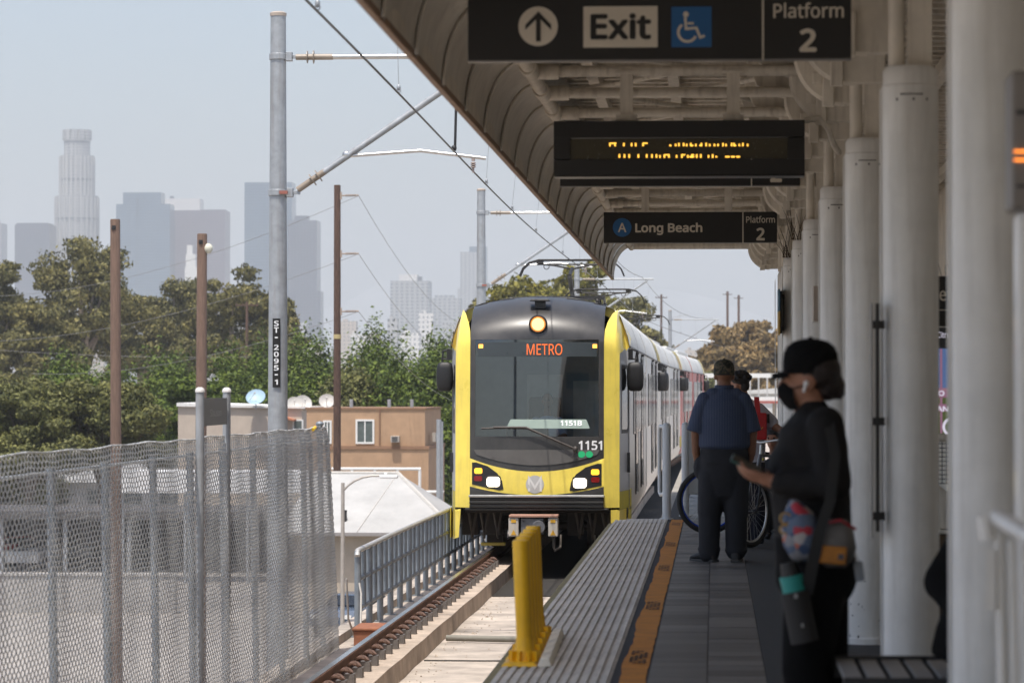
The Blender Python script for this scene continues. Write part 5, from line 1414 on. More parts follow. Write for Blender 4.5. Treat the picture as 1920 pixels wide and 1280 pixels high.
b = MB(); b.b2(wx(552, d2), wx(566, d2), d2 - .075, d2 - .062, wz(804, d2), wz(789, d2)); b.build("pane", glz, w_)
dishm = mat("dish_grey", (.50, .48, .45), .5, var=.1)
for px, py, r_, tilt, dd, lab, mm in ((480, 747, .52, -35, 167.4, "tilted bluish satellite dish left of the steel pole", mat("dish_blue", (.32, .45, .55), .5, var=.12)), (552, 759, .42, 10, 168.6, "pale satellite dish, left of a pair on the cream roof", dishm), (568, 757, .46, 25, 169.4, "pale satellite dish, right of a pair on the cream roof", dishm), (613, 754, .40, 5, 158.5, "pale satellite dish on the tan house next to the utility pole", dishm)):
    c = P(px, py, dd); zb = wz(763, dd)
    t = thing("satellite_dish", lab, "satellite dish", (c.x, dd, zb), group="satellite dishes on the roofs")
    rot = euler(0, 0, tilt) @ euler(60, 0, 0)
    if tilt < 0: rot = Matrix.Rotation(R(40), 3, 'Y') @ euler(62, 0, -30)
    b = MB(); tmp = MB(); tmp.lathe((0, 0, 0), [(.02, 0), (r_ * .5, .03), (r_ * .85, .10), (r_, .15), (r_ * .98, .165), (r_ * .8, .11), (r_ * .4, .045), (.02, .02)], 24)
    b.add([rot @ Vector(v) + c for v in tmp.v], tmp.f); b.build("reflector", mm, t, smooth=50)
    b = MB(); tip = rot @ Vector((0, 0, .45)) + c; b.tube([rot @ Vector((0, -r_ * .9, .12)) + c, tip], .018, 6); b.ell(tip, (.05, .05, .06), 8, 6); b.build("feed_arm", dishm, t)
    b = MB(); b.tube([(c.x, dd, zb - .12), (c.x, dd, c.z)], .035, 8); b.build("mast", galv, t)
# white hipped roof building
d3 = 122.0
t = thing("white_roof_shed", "low building with a big white painted hip roof left of the train", "building", (wx(700, d3), d3, GZ))
ze, zr_ = wz(1000, d3), wz(893, d3)
xl, xr = wx(520, d3), wx(860, d3); ra_, rb_ = wx(560, d3), wx(722, d3); dep = 10.0
b = MB()
b.add([(xl, d3, ze), (xr, d3, ze), (xr, d3 + dep, ze), (xl, d3 + dep, ze), (ra_, d3 + dep / 2, zr_), (rb_, d3 + dep / 2, zr_)], [(0, 1, 5, 4), (1, 2, 5), (2, 3, 4, 5), (3, 0, 4), (3, 2, 1, 0)])
b.build("roof", mat("white_roofing", (.38, .378, .37), .85, var=.18, scale=.5, streak=.4, streakcol=(.5, .45, .4), bump=.15, bscale=4), t)
b = MB(); b.tube([(rb_, d3 + dep / 2, zr_), (xr, d3, ze)], .08, 6); b.tube([(rb_, d3 + dep / 2, zr_), (wx(668, d3), d3, ze + .02)], .02, 6); b.tube([(ra_, d3 + dep / 2, zr_), (rb_, d3 + dep / 2, zr_)], .08, 6); b.build("ridge_cap", mat("ridge_pale", (.46, .44, .41), .8), t)
b = MB(); b.b2(xl + .5, xr - .5, d3 + .5, d3 + dep - .5, GZ, ze - .02); b.build("wall", mat("shed_wall", (.46, .39, .31), .9, var=.15, scale=1), t)
b = MB(); b.b2(xl - .05, xr + .05, d3 - .12, d3 - .003, ze - .1, ze + .03); b.build("gutter", mat("gutter_grey", (.28, .26, .25), .6), t)
b = MB(); b.cyl((wx(652, d3 + 2), d3 + 1, ze + .3), .09, .55, 10); b.build("vent_pipe", darkmetal, t)
# white tubular frame by the tan house
d4 = 150.0
t = thing("tube_frame", "white tubular frame structure in front of the tan house", "frame", (wx(730, d4), d4, GZ))
for i, px in enumerate((660, 703, 745, 787)):
    b = MB(); b.tube([(wx(px, d4), d4, GZ), (wx(px, d4), d4, wz(879, d4))], .07, 8); b.build("upright", winw, t)
for py, a, c in ((879, 622, 789), (922, 755, 832)):
    b = MB(); b.tube([(wx(a, d4), d4 - .01, wz(py, d4)), (wx(c, d4), d4 - .01, wz(py, d4))], .07, 8); b.build("crossbar", winw, t)
sp_ = MB(); sp_.tube([(wx(823, 140), 140, GZ), (wx(823, 140), 140, wz(786, 140))], [.13, .11], 12); sp_.tube([(wx(829, 140), 140, GZ), (wx(829, 140), 140, wz(790, 140))], .05, 8)
tag(sp_.build("steel_mast", galv, loc=(wx(823, 140), 140, GZ), smooth=40), "thin grey mast standing just left of the train's front corner", "pole")
# street lamp
d5 = 88.0
t = thing("street_lamp", "slim street lamp with curved arm and white head before the white roof", "street lamp", (wx(642, d5), d5, GZ))
b = MB(); b.tube([(wx(642, d5), d5, GZ), (wx(643, d5), d5, wz(905, d5))], [.07, .05], 10); b.build("pole", mat("lamp_grey", (.42, .38, .34), .5, metal=.3), t, smooth=40)
b = MB(); b.tube([(wx(643, d5), d5, wz(921, d5))] + [(wx(px, d5), d5, wz(py, d5)) for px, py in ((652, 911), (664, 902), (680, 895), (698, 892), (714, 892))], .03, 8); b.build("arm", mat("lamp_grey", (.42, .38, .34), .5), t, smooth=50)
b = MB(); b.b2(wx(712, d5), wx(746, d5), d5 - .14, d5 + .14, wz(897, d5), wz(890.5, d5)); b.cyl((wx(723, d5), d5, wz(890.5, d5)), .04, .07, 10); b.build("lamp_head", mat("lamp_white", (.80, .79, .77), .4, var=.03), t, bevel=.03)
# seen through the fence: warehouse, shade roof, cars
d6 = 205.0
t = thing("warehouse", "long pale warehouse seen through the fence mesh", "building", (wx(150, d6), d6, GZ))
b = MB(); b.b2(wx(-200, d6), wx(470, d6), d6, d6 + 16, GZ, wz(905, d6)); b.build("wall", mat("ware_wall", (.62, .58, .54), .8, var=.1, scale=.5, streak=.2), t)
b = MB(); b.b2(wx(-205, d6), wx(475, d6), d6 - .6, d6 + 16.3, wz(905, d6) + .003, wz(868, d6)); b.build("roof", mat("ware_roof", (.74, .73, .72), .6, var=.08, scale=.5), t)
for i in range(7):
    b = MB(); x = wx(-40 + i * 68, d6); b.b2(x, x + 1.2, d6 - .05, d6 - .003, wz(945, d6), wz(918, d6)); b.build("window", glz, t)
d7 = 156.0
t = thing("car_shelter", "dark flat car shelter roof on thin posts seen through the fence mesh", "shelter", (wx(250, d7), d7, GZ))
b = MB(); b.b2(wx(-150, d7), wx(640, d7), d7, d7 + 9, wz(975, d7), wz(960, d7)); b.build("roof", mat("shelter_roof", (.08, .075, .075), .8, var=.2), t)
for i in range(7):
    b = MB(); b.b2(wx(-120 + i * 120, d7) - .1, wx(-120 + i * 120, d7) + .1, d7 + .3, d7 + .5, GZ, wz(975, d7) - .002); b.build("post", galv, t)
b = MB(); b.b2(wx(-150, d7), wx(640, d7), d7 + 8.7, d7 + 8.95, GZ, wz(975, d7) - .002); b.build("back_wall", mat("shelter_wall", (.06, .055, .05), .9, var=.2), t)
d8 = 148.0
t = thing("white_canopy", "low white sheet metal carport seen through the fence mesh behind the name plate", "carport", (wx(420, d8), d8, GZ))
b = MB(); b.prism([(wx(215, d8), wz(925, d8)), (wx(590, d8), wz(925, d8)), (wx(560, d8), wz(885, d8)), (wx(240, d8), wz(885, d8))], 'Y', d8, d8 + 4); b.build("roof", mat("ware_roof", (.74, .73, .72), .6), t)
for px in (228, 345, 462, 578): b = MB(); b.cyl((wx(px, d8), d8 + .4, GZ), .07, wz(925, d8) - GZ - .003, 10); b.build("post", galv, t)
blk = MB(); blk.b2(wx(-200, 128), wx(330, 128), 128, 128.4, GZ, GZ + 1.5); blk.b2(wx(-200, 128), wx(330, 128), 127.95, 128.45, GZ + 1.5, GZ + 1.6)
tag(blk.build("block_wall", mat("block_grey", (.40, .38, .36), .9, var=.15, scale=2, bump=.2), loc=(wx(60, 128), 128, GZ)), "low grey block wall near the lower left seen through the mesh", "wall")
def car(label, px, d, rz, col, cat="car", van=False, name="parked_car"):
    m_ = mat("car_" + "_".join(f"{int(c*100)}" for c in col), col, .25, var=.04, coat=.5)
    t = thing(name, label, cat, (wx(px, d), d, GZ + .035), R(rz), "cars parked near the shelter")
    b = MB(); W = .9
    low = [(-2.2, .35), (-2.25, .7), (-2.1, .95), (-.95, 1.0), (1.6, 1.0), (2.15, .9), (2.25, .6), (2.2, .35)] if not van else [(-2.4, .4), (-2.45, .9), (-2.2, 1.15), (-1.5, 1.25), (2.4, 1.25), (2.45, .5), (2.4, .4)]
    top = [(-.95, 1.0), (-.2, 1.42), (1.1, 1.44), (1.75, 1.0)] if not van else [(-1.5, 1.25), (-.9, 1.95), (2.2, 2.0), (2.4, 1.25)]
    b.prism(low, 'Y', -W, W)
    k = .8; rings = [[(x, -W * (1 if i in (0, 3) else k), z) for i, (x, z) in enumerate(top)], [(x, W * (1 if i in (0, 3) else k), z) for i, (x, z) in enumerate(top)]]
    b.loft(rings); b.build("body", m_, t, local=True, bevel=.06)
    for s_ in (-1, 1):
        q = MB(); (xa, za), (xb, zb), (xc, zc), (xd, zd) = top
        def w3(f, g): x = xa + (xd - xa) * f; return x
        pts = [(xa + .32, za + .06), (xb + .08, zb - .07), (xc - .05, zc - .07), (xd - .25, zd + .06)]
        q.add([(x, s_ * (W * (1 - .2 * (z - za) / (zb - za)) + .012), z) for x, z in pts] + [(x, s_ * (W * (1 - .2 * (z - za) / (zb - za)) + .004), z) for x, z in pts], [(0, 1, 2, 3), (7, 6, 5, 4), (0, 4, 5, 1), (1, 5, 6, 2), (2, 6, 7, 3), (3, 7, 4, 0)])
        q.build("side_window", pane, t, local=True)
    q = MB(); (xa, za), (xb, zb) = top[0], top[1]
    q.add([(xa + .04, -W * .9, za + .05), (xa + .04, W * .9, za + .05), (xb - .05, W * .74, zb - .05), (xb - .05, -W * .74, zb - .05)], [(0, 1, 2, 3)]); q.v = [(v[0] - .03, v[1], v[2] + .015) for v in q.v]; q.build("windscreen", pane, t, local=True)
    for x in (-1.35, 1.4):
        for s_ in (-1, 1):
            q = MB(); q.tube([(x, s_ * (W - .2), .33), (x, s_ * (W + .015), .33)], .33, 20); wh = q.build("wheel", mat("tyre", (.02, .02, .02), .8), t, local=True)
            q = MB(); q.tube([(x, s_ * (W + .016), .33), (x, s_ * (W + .03), .33)], .2, 14); q.build("rim", steel, wh, local=True)
    for s_ in (-1, 1):
        q = MB(); q.box((-2.23, s_ * .62, .72), (.06, .35, .14)); q.build("headlight", winw, t, local=True)
        q = MB(); q.box((2.22, s_ * .65, .75), (.06, .3, .14)); q.build("tail_light", mat("red_lens", (.22, .008, .008), .25), t, local=True)
    return t
car("red car at the left margin seen through the mesh", 18, 164, 15, (.36, .03, .02))
car("white car with its hood towards us, seen through the mesh", 72, 160, 80, (.70, .70, .70))
car("silver car under the shelter between the fence posts", 165, 166, 85, (.40, .41, .42))
car("dark grey car beneath the shelter roof", 270, 166, 88, (.06, .06, .065))
car("white van under the shelter behind the name plate posts", 400, 167, 85, (.66, .66, .64), "van", True, "parked_van")
car("dark bluish grey car glimpsed through the railing", 663, 118, 75, (.09, .12, .17))
car("pale car glimpsed through the railing uprights", 740, 104, 10, (.48, .47, .45))
# far right: pale bridge railing and sheds
t = thing("pale_bridge", "pale railed bridge far behind the youth's head", "bridge", (wx(1400, 300), 300, GZ))
b = MB(); b.b2(wx(1320, 300), wx(1560, 300), 300, 306, wz(752, 300), wz(744, 300)); b.b2(wx(1320, 300), wx(1560, 300), 300, 300.3, wz(708, 300), wz(700, 300)); b.build("deck", winw, t)
b = MB()
for i in range(14): b.b2(wx(1325 + i * 16, 300), wx(1328 + i * 16, 300), 300, 300.2, wz(744, 300) + .003, wz(708, 300) - .003)
b.build("baluster", mat("bal_grey", (.45, .44, .43), .6), t)
b = MB(); b.b2(wx(1320, 300), wx(1560, 300), 299.9, 299.99, wz(756, 300), wz(751, 300)); b.build("red_band", mat("red_dull", (.35, .10, .08), .7), t)
b = MB(); b.b2(wx(1330, 300), wx(1334, 300), 301, 305, GZ, wz(752, 300) - .002); b.build("pier", concrete, t); b = MB(); b.b2(wx(1450, 300), wx(1456, 300), 301, 305, GZ, wz(752, 300) - .002); b.build("pier", concrete, t)
sh = MB(); sh.b2(wx(1330, 330), wx(1600, 330), 330, 345, GZ, wz(738, 330)); sh.prism([(wx(1326, 330), wz(738, 330) + .004), (wx(1604, 330), wz(738, 330) + .004), (wx(1604, 330), wz(716, 330))], 'Y', 329.5, 345.5)
tag(sh.build("far_shed", mat("shed_pale", (.55, .54, .52), .7, var=.15, scale=.3), loc=(wx(1400, 330), 330, GZ)), "pale industrial shed beyond the bridge railing", "shed")

# ================================================================== SKYLINE
DS = 4300.0
def sky_box(mbx, x0, x1, top, d, dep, mi=0, bot=760):
    a = P(x0, 733, d).x; c = P(x1, 733, d).x; mbx.b2(a, c, d, d + dep, GZ, P(960, top, d).z, mi)
g_dark = gridmat("tower_dark", (.075, .085, .12), (.03, .04, .07), 4, 4, .6, .6, .3)
g_stone = gridmat("tower_stone", (.33, .33, .325), (.09, .10, .13), 5.0, 4.2, .45, .5, .6)
g_blue = gridmat("tower_blue", (.085, .14, .20), (.035, .075, .13), 3.5, 4, .75, .6, .2)
g_purple = gridmat("tower_purple", (.14, .11, .14), (.06, .05, .08), 3.5, 4, .6, .55, .4)
g_pale = gridmat("tower_pale", (.34, .35, .35), (.13, .15, .19), 6, 4, .5, .5, .5)
def tower(name, label, boxes, mm, d=DS, cat="skyscraper", parts=None):
    x0 = boxes[0][0]
    t = thing(name, label, cat, (P(x0, 733, d).x, d, GZ), group="skyscrapers on the hazy skyline")
    names = parts or ["tower_block", "setback_block", "upper_block", "crown_block", "roof_block", "side_block"]
    for i, (a, c, top, dy, dep) in enumerate(boxes):
        b = MB(); sky_box(b, a, c, top, d + dy, dep); b.build(names[i % len(names)], mm[i] if isinstance(mm, list) else mm, t)
    return t
tower("skyscraper", "squat dark square tower left of the round topped tower", [(27, 92, 418, 0, 45), (30, 89, 415, 3, 38)], g_dark, 4250)
# the tall stepped round tower
t = thing("skyscraper", "tallest pale stepped tower with a round crown", "skyscraper", (P(134, 733, DS).x, DS, GZ), group="skyscrapers on the hazy skyline")
sc = DS / F
for nm, hw, top, n_ in (("lower_tier", 41.5, 362, 12), ("middle_tier", 33, 285, 12), ("upper_tier", 25, 258, 20), ("crown", 24.5, 243, 24)):
    b = MB(); cx_ = P(134, 733, DS).x; r_ = hw * sc; zt = P(960, top, DS).z
    b.lathe((cx_, DS + 35, GZ), [(r_, 0), (r_, zt - GZ)], n_ if nm != "crown" else 24)
    if nm == "crown":
        for k in range(12):
            a = 2 * math.pi * k / 12; b.box((cx_ + r_ * .93 * math.cos(a), DS + 35 + r_ * .93 * math.sin(a), zt - 2), (7, 7, 14), rot=Matrix.Rotation(a, 3, 'Z'))
    b.build(nm, g_stone, t)
b = MB()
for hw, z0, z1 in ((41.8, 600, 364), (33.3, 362, 287)):
    for k in range(24):
        a = 2 * math.pi * (k + .5) / 24; r_ = hw * sc; b.box((P(134, 733, DS).x + r_ * math.cos(a), DS + 35 + r_ * math.sin(a), (P(960, z0, DS).z + P(960, z1, DS).z) / 2), (1.6, 2.4, P(960, z1, DS).z - P(960, z0, DS).z), rot=Matrix.Rotation(a, 3, 'Z'))
b.build("stone_rib", mat("rib_stone", (.37, .365, .355), .7, var=0), t)
b = MB()
for hw, z in ((42.2, 408), (33.6, 333), (25.4, 262)): b.lathe((P(134, 733, DS).x, DS + 35, P(960, z, DS).z), [(hw * sc, 0), (hw * sc, 3)], 24)
b.build("cornice_ring", g_dark, t)
tower("skyscraper", "blue glass tower with stepped shoulders, left of the purple block", [(217, 318, 405, 10, 40), (217, 318, 380, 12, 36), (230, 301, 358, 14, 32), (243, 256, 366, 8, 10)], g_blue, 4280)
tower("skyscraper", "pale tower with white crown behind the purple block", [(302, 374, 392, 0, 40), (302, 374, 370, 4, 36), (318, 324, 365, 10, 10)], [g_pale, mat("crown_white", (.62, .6, .58), .6, var=.05), g_dark], 4500)
tower("skyscraper", "broad purple brown office block behind the globe pole", [(318, 421, 392, 0, 50), (380, 421.5, 391, -4, 20)], g_purple, 4380)
tower("slim_tower", "slim white spired building in front of the purple block", [(346, 371, 500, 0, 14), (348, 366, 475, 1, 10), (350, 360, 458, 2, 6)], mat("spire_white", (.62, .61, .58), .7, var=.05), 3600, "tower")
tower("skyscraper", "tall teal glass tower partly hidden by the steel pole", [(458, 547, 362, 0, 40), (458, 547, 340, 3, 36)], g_blue, 4150)
tower("skyscraper", "blue grey tower right of the steel pole", [(540, 594, 412, 0, 40), (552, 577, 403, 6, 20), (590, 601, 545, -3, 30)], g_dark, 4100)
tower("skyscraper", "grey ribbed tower with pale rooftop right of the utility pole", [(732, 804, 526, 0, 40), (748, 782, 514, 4, 25), (766, 790, 518, 8, 14)], [g_pale, mat("crown_white", (.62, .6, .58), .6), g_dark], 3700)
tower("skyscraper", "slim pale apartment tower beside the second steel pole", [(863, 900, 472, 0, 30), (880, 912, 462, 14, 20), (858, 890, 540, -6, 10)], [g_pale, g_blue, g_pale], 4700)
tower("skyscraper", "low grey office block left of the train's yellow corner", [(804, 862, 558, 0, 40), (815, 850, 553, 5, 20)], g_pale, 3900)
tower("skyscraper", "thin edge of a tower at the picture's left margin", [(-60, 1, 415, 0, 40), (-50, -6, 408, 5, 20)], g_pale, 4400)
# low town between the towers and the trees
rl = random.Random(21)
wmts = [gridmat("town_white", (.66, .64, .61), (.2, .22, .24), 4, 4.5, .4, .45, .7), gridmat("town_grey", (.40, .40, .40), (.14, .15, .17), 3.4, 4.2, .5, .45, .7), gridmat("town_tan", (.46, .38, .30), (.15, .14, .14), 5, 4.5, .35, .4, .7)]
for i in range(60):
    px = rl.uniform(-10, 870) if i < 46 else rl.uniform(1180, 1460); d = rl.uniform(2200, 3800); top = rl.uniform(575, 660) if i < 46 else rl.uniform(640, 715)
    wpx = rl.uniform(10, 40); a = P(px, 733, d).x; c = P(px + wpx, 733, d).x; zt = P(960, top, d).z
    t = thing("town_building", "small pale flat roofed building in the hazy town below the skyline", "building", (a, d, GZ), group="low buildings of the distant town")
    b = MB(); b.b2(a, c, d, d + (c - a), GZ, zt); b.b2(a + (c - a) * .2, a + (c - a) * .5, d + 1, d + 4, zt + .002, zt + 2.5); b.build("wall", rl.choice(wmts), t)
# ================================================================== HAZE
hz = MB(); hz.b2(-6500, 6500, -450, 14000, GZ - 1, 640)
hm_ = bpy.data.materials.new("haze"); hm_.use_nodes = True
n = hm_.node_tree; n.nodes.remove(n.nodes["Principled BSDF"])
pv = n.nodes.new("ShaderNodeVolumePrincipled"); pv.inputs["Color"].default_value = (.605, .645, .685, 1); pv.inputs["Density"].default_value = 1.9e-4
pv.inputs["Anisotropy"].default_value = 0.0
n.links.new(pv.outputs[0], n.nodes["Material Output"].inputs["Volume"])
ho = hz.build("haze", hm_); ho['kind'] = 'stuff'
# ================================================================== PEOPLE
skin1 = mat("skin_tan", (.22, .105, .062), .5, var=.12, scale=25, spec=.35)
skin2 = mat("skin_brown", (.34, .165, .105), .5, var=.1, scale=25, spec=.35)
hair = mat("hair_black", (.012, .009, .008), .6, var=.3, scale=40, bump=.4, bscale=60)
shoe = mat("shoe_black", (.014, .014, .015), .6, var=.2, scale=20)
trou = mat("trousers_dark", (.015, .016, .021), .85, var=.25, scale=9, bump=.9, bscale=6)
def hand(prims, wrist, dirv, side, palm_n, size=1.0, curl=.5, thumb=1):
    """palm and five fingers as limbs added to a body; dirv: wrist to knuckles, palm_n: palm normal"""
    d = Vector(dirv).normalized(); nrm = Vector(palm_n).normalized(); nrm = (nrm - d * nrm.dot(d)).normalized(); lat = d.cross(nrm) * side
    w0 = Vector(wrist); s = size
    kn = w0 + d * .085 * s
    prims.append(('c', w0, .024 * s, w0 + d * .03 * s, .027 * s))
    for k in (-1, -.33, .33, 1): prims.append(('c', w0 + d * .015 * s + lat * k * .012 * s, .015 * s, kn + lat * k * .03 * s, .0125 * s))
    for k, ln in ((-1.1, .058), (-.38, .072), (.36, .078), (1.08, .070)):
        a = kn + lat * k * .028 * s; p = a; dd = d.copy(); seg = ln * s / 3 * 1.25
        for q in range(3):
            ang = curl * (.5 + .35 * q); dd = (dd * math.cos(ang) + nrm * math.sin(ang)).normalized()
            p2 = p + dd * seg * (1 - .15 * q); prims.append(('c', p, (.0098 - .001 * q) * s, p2, (.009 - .001 * q) * s)); p = p2
    a = w0 + d * .025 * s + lat * .026 * s; b = a + (d * .5 + lat * .8 + nrm * .25).normalized() * .04 * s; c = b + (d * .9 + lat * .15 + nrm * .4).normalized() * .032 * s
    prims.append(('c', a, .0135 * s, b, .0115 * s)); prims.append(('c', b, .0112 * s, c, .009 * s))
def head_prims(c, s=1.0, face=(0, 1, 0)):
    """head about 0.23 tall centred at c, looking along face"""
    f = Vector(face).normalized(); r_ = Vector((f.y, -f.x, 0)); c = Vector(c)
    def o(a, b, z): return c + f * a * s + r_ * b * s + Vector((0, 0, z * s))
    rot = Matrix((r_, f, Vector((0, 0, 1)))).transposed()
    pr = [('e', o(-.012, 0, .03), (.077 * s, .095 * s, .088 * s), rot), ('e', o(.018, 0, -.035), (.062 * s, .075 * s, .078 * s), rot),
          ('c', o(.055, 0, -.085), .028 * s, o(.05, 0, -.07), .034 * s),
          ('c', o(.09, 0, .012), .010 * s, o(.108, 0, -.022), .015 * s), ('e', o(.098, 0, -.056), (.025 * s, .012 * s, .009 * s), rot), ('e', o(.094, 0, -.07), (.02 * s, .012 * s, .008 * s), rot),
          ('e', o(.083, .032, .008), (.016 * s, .012 * s, .011 * s), rot), ('e', o(.083, -.032, .008), (.016 * s, .012 * s, .011 * s), rot),
          ('e', o(.084, 0, .03), (.055 * s, .014 * s, .012 * s), rot)]
    for k in (1, -1): pr.append(('e', o(-.008, k * .078, -.01), (.012 * s, .022 * s, .034 * s), rot))
    return pr, o
def eyes(parent, o, s=1.0):
    b = MB()
    for k in (1, -1): b.ell(o(.091, .031 * k, .010), (.0115 * s,) * 3, 10, 8)
    b.build("eyes", mat("eye_dark", (.03, .02, .015), .2), parent, local=True, smooth=60)

# ---- man with the camouflage cap, seen from behind
mx, my = P(1358, 733, 27.3).x, 27.3
man = thing("person", "older man seen from behind in camouflage cap, blue striped short sleeve shirt and dark trousers", "person", (mx, my, 0))
hp, ho_ = head_prims((0, .03, 1.585), 1.0, (-.15, 1, 0))
pr = hp + [('c', (0, .0, 1.42), .062, (0, .02, 1.53), .056), ('l', [(0, 0, .95, .17, .11), (0, 0, 1.2, .19, .12), (0, -.01, 1.38, .17, .09), (0, 0, 1.43, .06, .05)]),
    ('c', (-.19, 0, 1.36), .05, (-.242, -.01, 1.14), .045), ('c', (-.242, -.01, 1.14), .043, (-.24, .02, .93), .037), ('c', (-.24, .02, .93), .034, (-.22, .06, .80), .03),
    ('c', (.19, 0, 1.36), .05, (.24, .0, 1.13), .045), ('c', (.24, 0, 1.13), .043, (.232, .03, .92), .036)]
hand(pr, (-.225, .06, .80), (.25, .2, -1), -1, (1, 0, .2), 1.0, .3)
hand(pr, (.231, .035, .905), (-.1, .15, -1), 1, (-1, .2, 0), 1.0, .5)
blob("body", skin1, man, pr, .009, 3)
shirt = mat("blue_striped_shirt", (.016, .030, .085), .8, var=.1, scale=10)
n = shirt.node_tree; b_ = n.nodes["Principled BSDF"]; tc = n.nodes.new("ShaderNodeTexCoord"); wv = n.nodes.new("ShaderNodeTexWave"); wv.bands_direction = 'X'; wv.inputs["Scale"].default_value = 23; wv.inputs["Distortion"].default_value = .6; wv.inputs["Detail"].default_value = 1; wv.inputs["Detail Scale"].default_value = .6
n.links.new(tc.outputs["Object"], wv.inputs["Vector"]); rp = n.nodes.new("ShaderNodeValToRGB"); rp.color_ramp.elements[0].position = .80; rp.color_ramp.elements[1].position = .95
rp.color_ramp.elements[0].color = (.025, .040, .088, 1); rp.color_ramp.elements[1].color = (.10, .12, .17, 1); n.links.new(wv.outputs["Color"], rp.inputs[0]); n.links.new(rp.outputs[0], b_.inputs["Base Color"])
nb = n.nodes.new("ShaderNodeTexNoise"); nb.inputs["Scale"].default_value = 7; n.links.new(tc.outputs["Object"], nb.inputs["Vector"]); bp = n.nodes.new("ShaderNodeBump"); bp.inputs["Strength"].default_value = .35; bp.inputs["Distance"].default_value = .03; n.links.new(nb.outputs["Fac"], bp.inputs["Height"]); n.links.new(bp.outputs[0], b_.inputs["Normal"])
pr = [('l', [(0, .0, .955, .195, .135), (0, .0, .985, .222, .152), (0, 0, 1.08, .222, .15), (0, -.005, 1.2, .218, .142), (0, -.01, 1.30, .205, .128), (0, -.01, 1.37, .175, .105), (0, -.005, 1.42, .13, .08), (0, 0, 1.455, .075, .065), (0, .01, 1.50, .066, .062)]),
    ('c', (-.165, -.005, 1.375), .070, (-.20, -.005, 1.27), .074), ('t', [(-.195, -.005, 1.30), (-.245, -.01, 1.10)], [.074, .080]), ('c', (.16, -.005, 1.375), .070, (.195, 0, 1.27), .074), ('t', [(.19, -.0, 1.30), (.238, 0, 1.10)], [.074, .080]), ('c', (-.1, -.005, 1.42), .06, (.1, -.005, 1.42), .06)]
blob("shirt", shirt, man, pr, .010, 3)
b = MB(); b.tube([(.07 * math.cos(a), .012 + .068 * math.sin(a), 1.488 + .006 * math.sin(a)) for a in np.linspace(0, 2 * math.pi, 25)], .014, 8); b.build("collar", shirt, man, local=True, smooth=60)
pr = [('l', [(0, 0, .50, .03, .05), (0, 0, .56, .17, .11), (0, 0, .70, .205, .135), (0, 0, .82, .215, .142), (0, 0, .93, .205, .135), (0, 0, .985, .196, .13)]),
    ('c', (-.11, 0, .74), .115, (-.125, 0, .42), .105), ('c', (-.125, 0, .42), .10, (-.13, .0, .10), .088), ('c', (.10, 0, .74), .115, (.10, 0, .42), .105), ('c', (.10, 0, .42), .10, (.098, .0, .10), .09),
    ('c', (-.13, .02, .09), .092, (-.13, .0, .075), .09), ('e', (.10, .01, .10), (.10, .10, .05)), ('e', (-.13, .01, .11), (.10, .1, .04)), ('e', (-.215, .03, .80), (.05, .07, .10))]
blob("trousers", trou, man, pr, .012, 4)
b = MB(); b.b2(-.2, .2, -.137, -.128, .968, .972); b.b2(.06, .15, -.139, -.13, .84, .846); b.b2(-.15, -.06, -.139, -.13, .84, .846); b.build("pocket_seam", shoe, man, local=True)
for x, rz_, nm in ((-.15, 42, 0), (.10, -5, 1)):
    rot = Matrix.Rotation(R(rz_), 3, 'Z'); c = Vector((x, .02, 0))
    b = MB(); rings = []
    for yy, hw, hh in ((-.11, .03, .055), (-.10, .038, .075), (-.04, .044, .095), (.03, .046, .085), (.10, .05, .06), (.16, .045, .045), (.19, .025, .03)):
        rings.append([c + rot @ Vector((hw * math.cos(a), yy, max(.004, .012 + hh * (.5 + .5 * math.sin(a))))) for a in np.linspace(0, 2 * math.pi, 16, endpoint=False)])
    b.loft(rings); s_ = b.build("shoe", shoe, man, local=True, smooth=50)
    b = MB(); b.add([], []); b.loft([[c + rot @ Vector((hw * sx, yy, z)) for sx in (-1, 1) for z in ((.002, .022) if sx < 0 else (.022, .002))] for yy, hw in ((-.115, .036), (-.04, .047), (.09, .053), (.185, .033))]); b.build("sole", mat("sole_grey", (.05, .05, .05), .7), s_, local=True)
camo = bpy.data.materials.new("camouflage"); camo.use_nodes = True; n = camo.node_tree; b_ = n.nodes["Principled BSDF"]; b_.inputs["Roughness"].default_value = .9
tc = n.nodes.new("ShaderNodeTexCoord"); nz = n.nodes.new("ShaderNodeTexNoise"); nz.inputs["Scale"].default_value = 24; nz.inputs["Detail"].default_value = 2; n.links.new(tc.outputs["Object"], nz.inputs["Vector"])
rp = n.nodes.new("ShaderNodeValToRGB"); rp.color_ramp.interpolation = 'CONSTANT'; cr = rp.color_ramp; cr.elements[0].color = (.018, .018, .014, 1); cr.elements[1].position = .44; cr.elements[1].color = (.055, .055, .032, 1)
e = cr.elements.new(.53); e.color = (.12, .088, .06, 1); e = cr.elements.new(.60); e.color = (.028, .035, .022, 1); n.links.new(nz.outputs["Fac"], rp.inputs[0]); n.links.new(rp.outputs[0], b_.inputs["Base Color"])
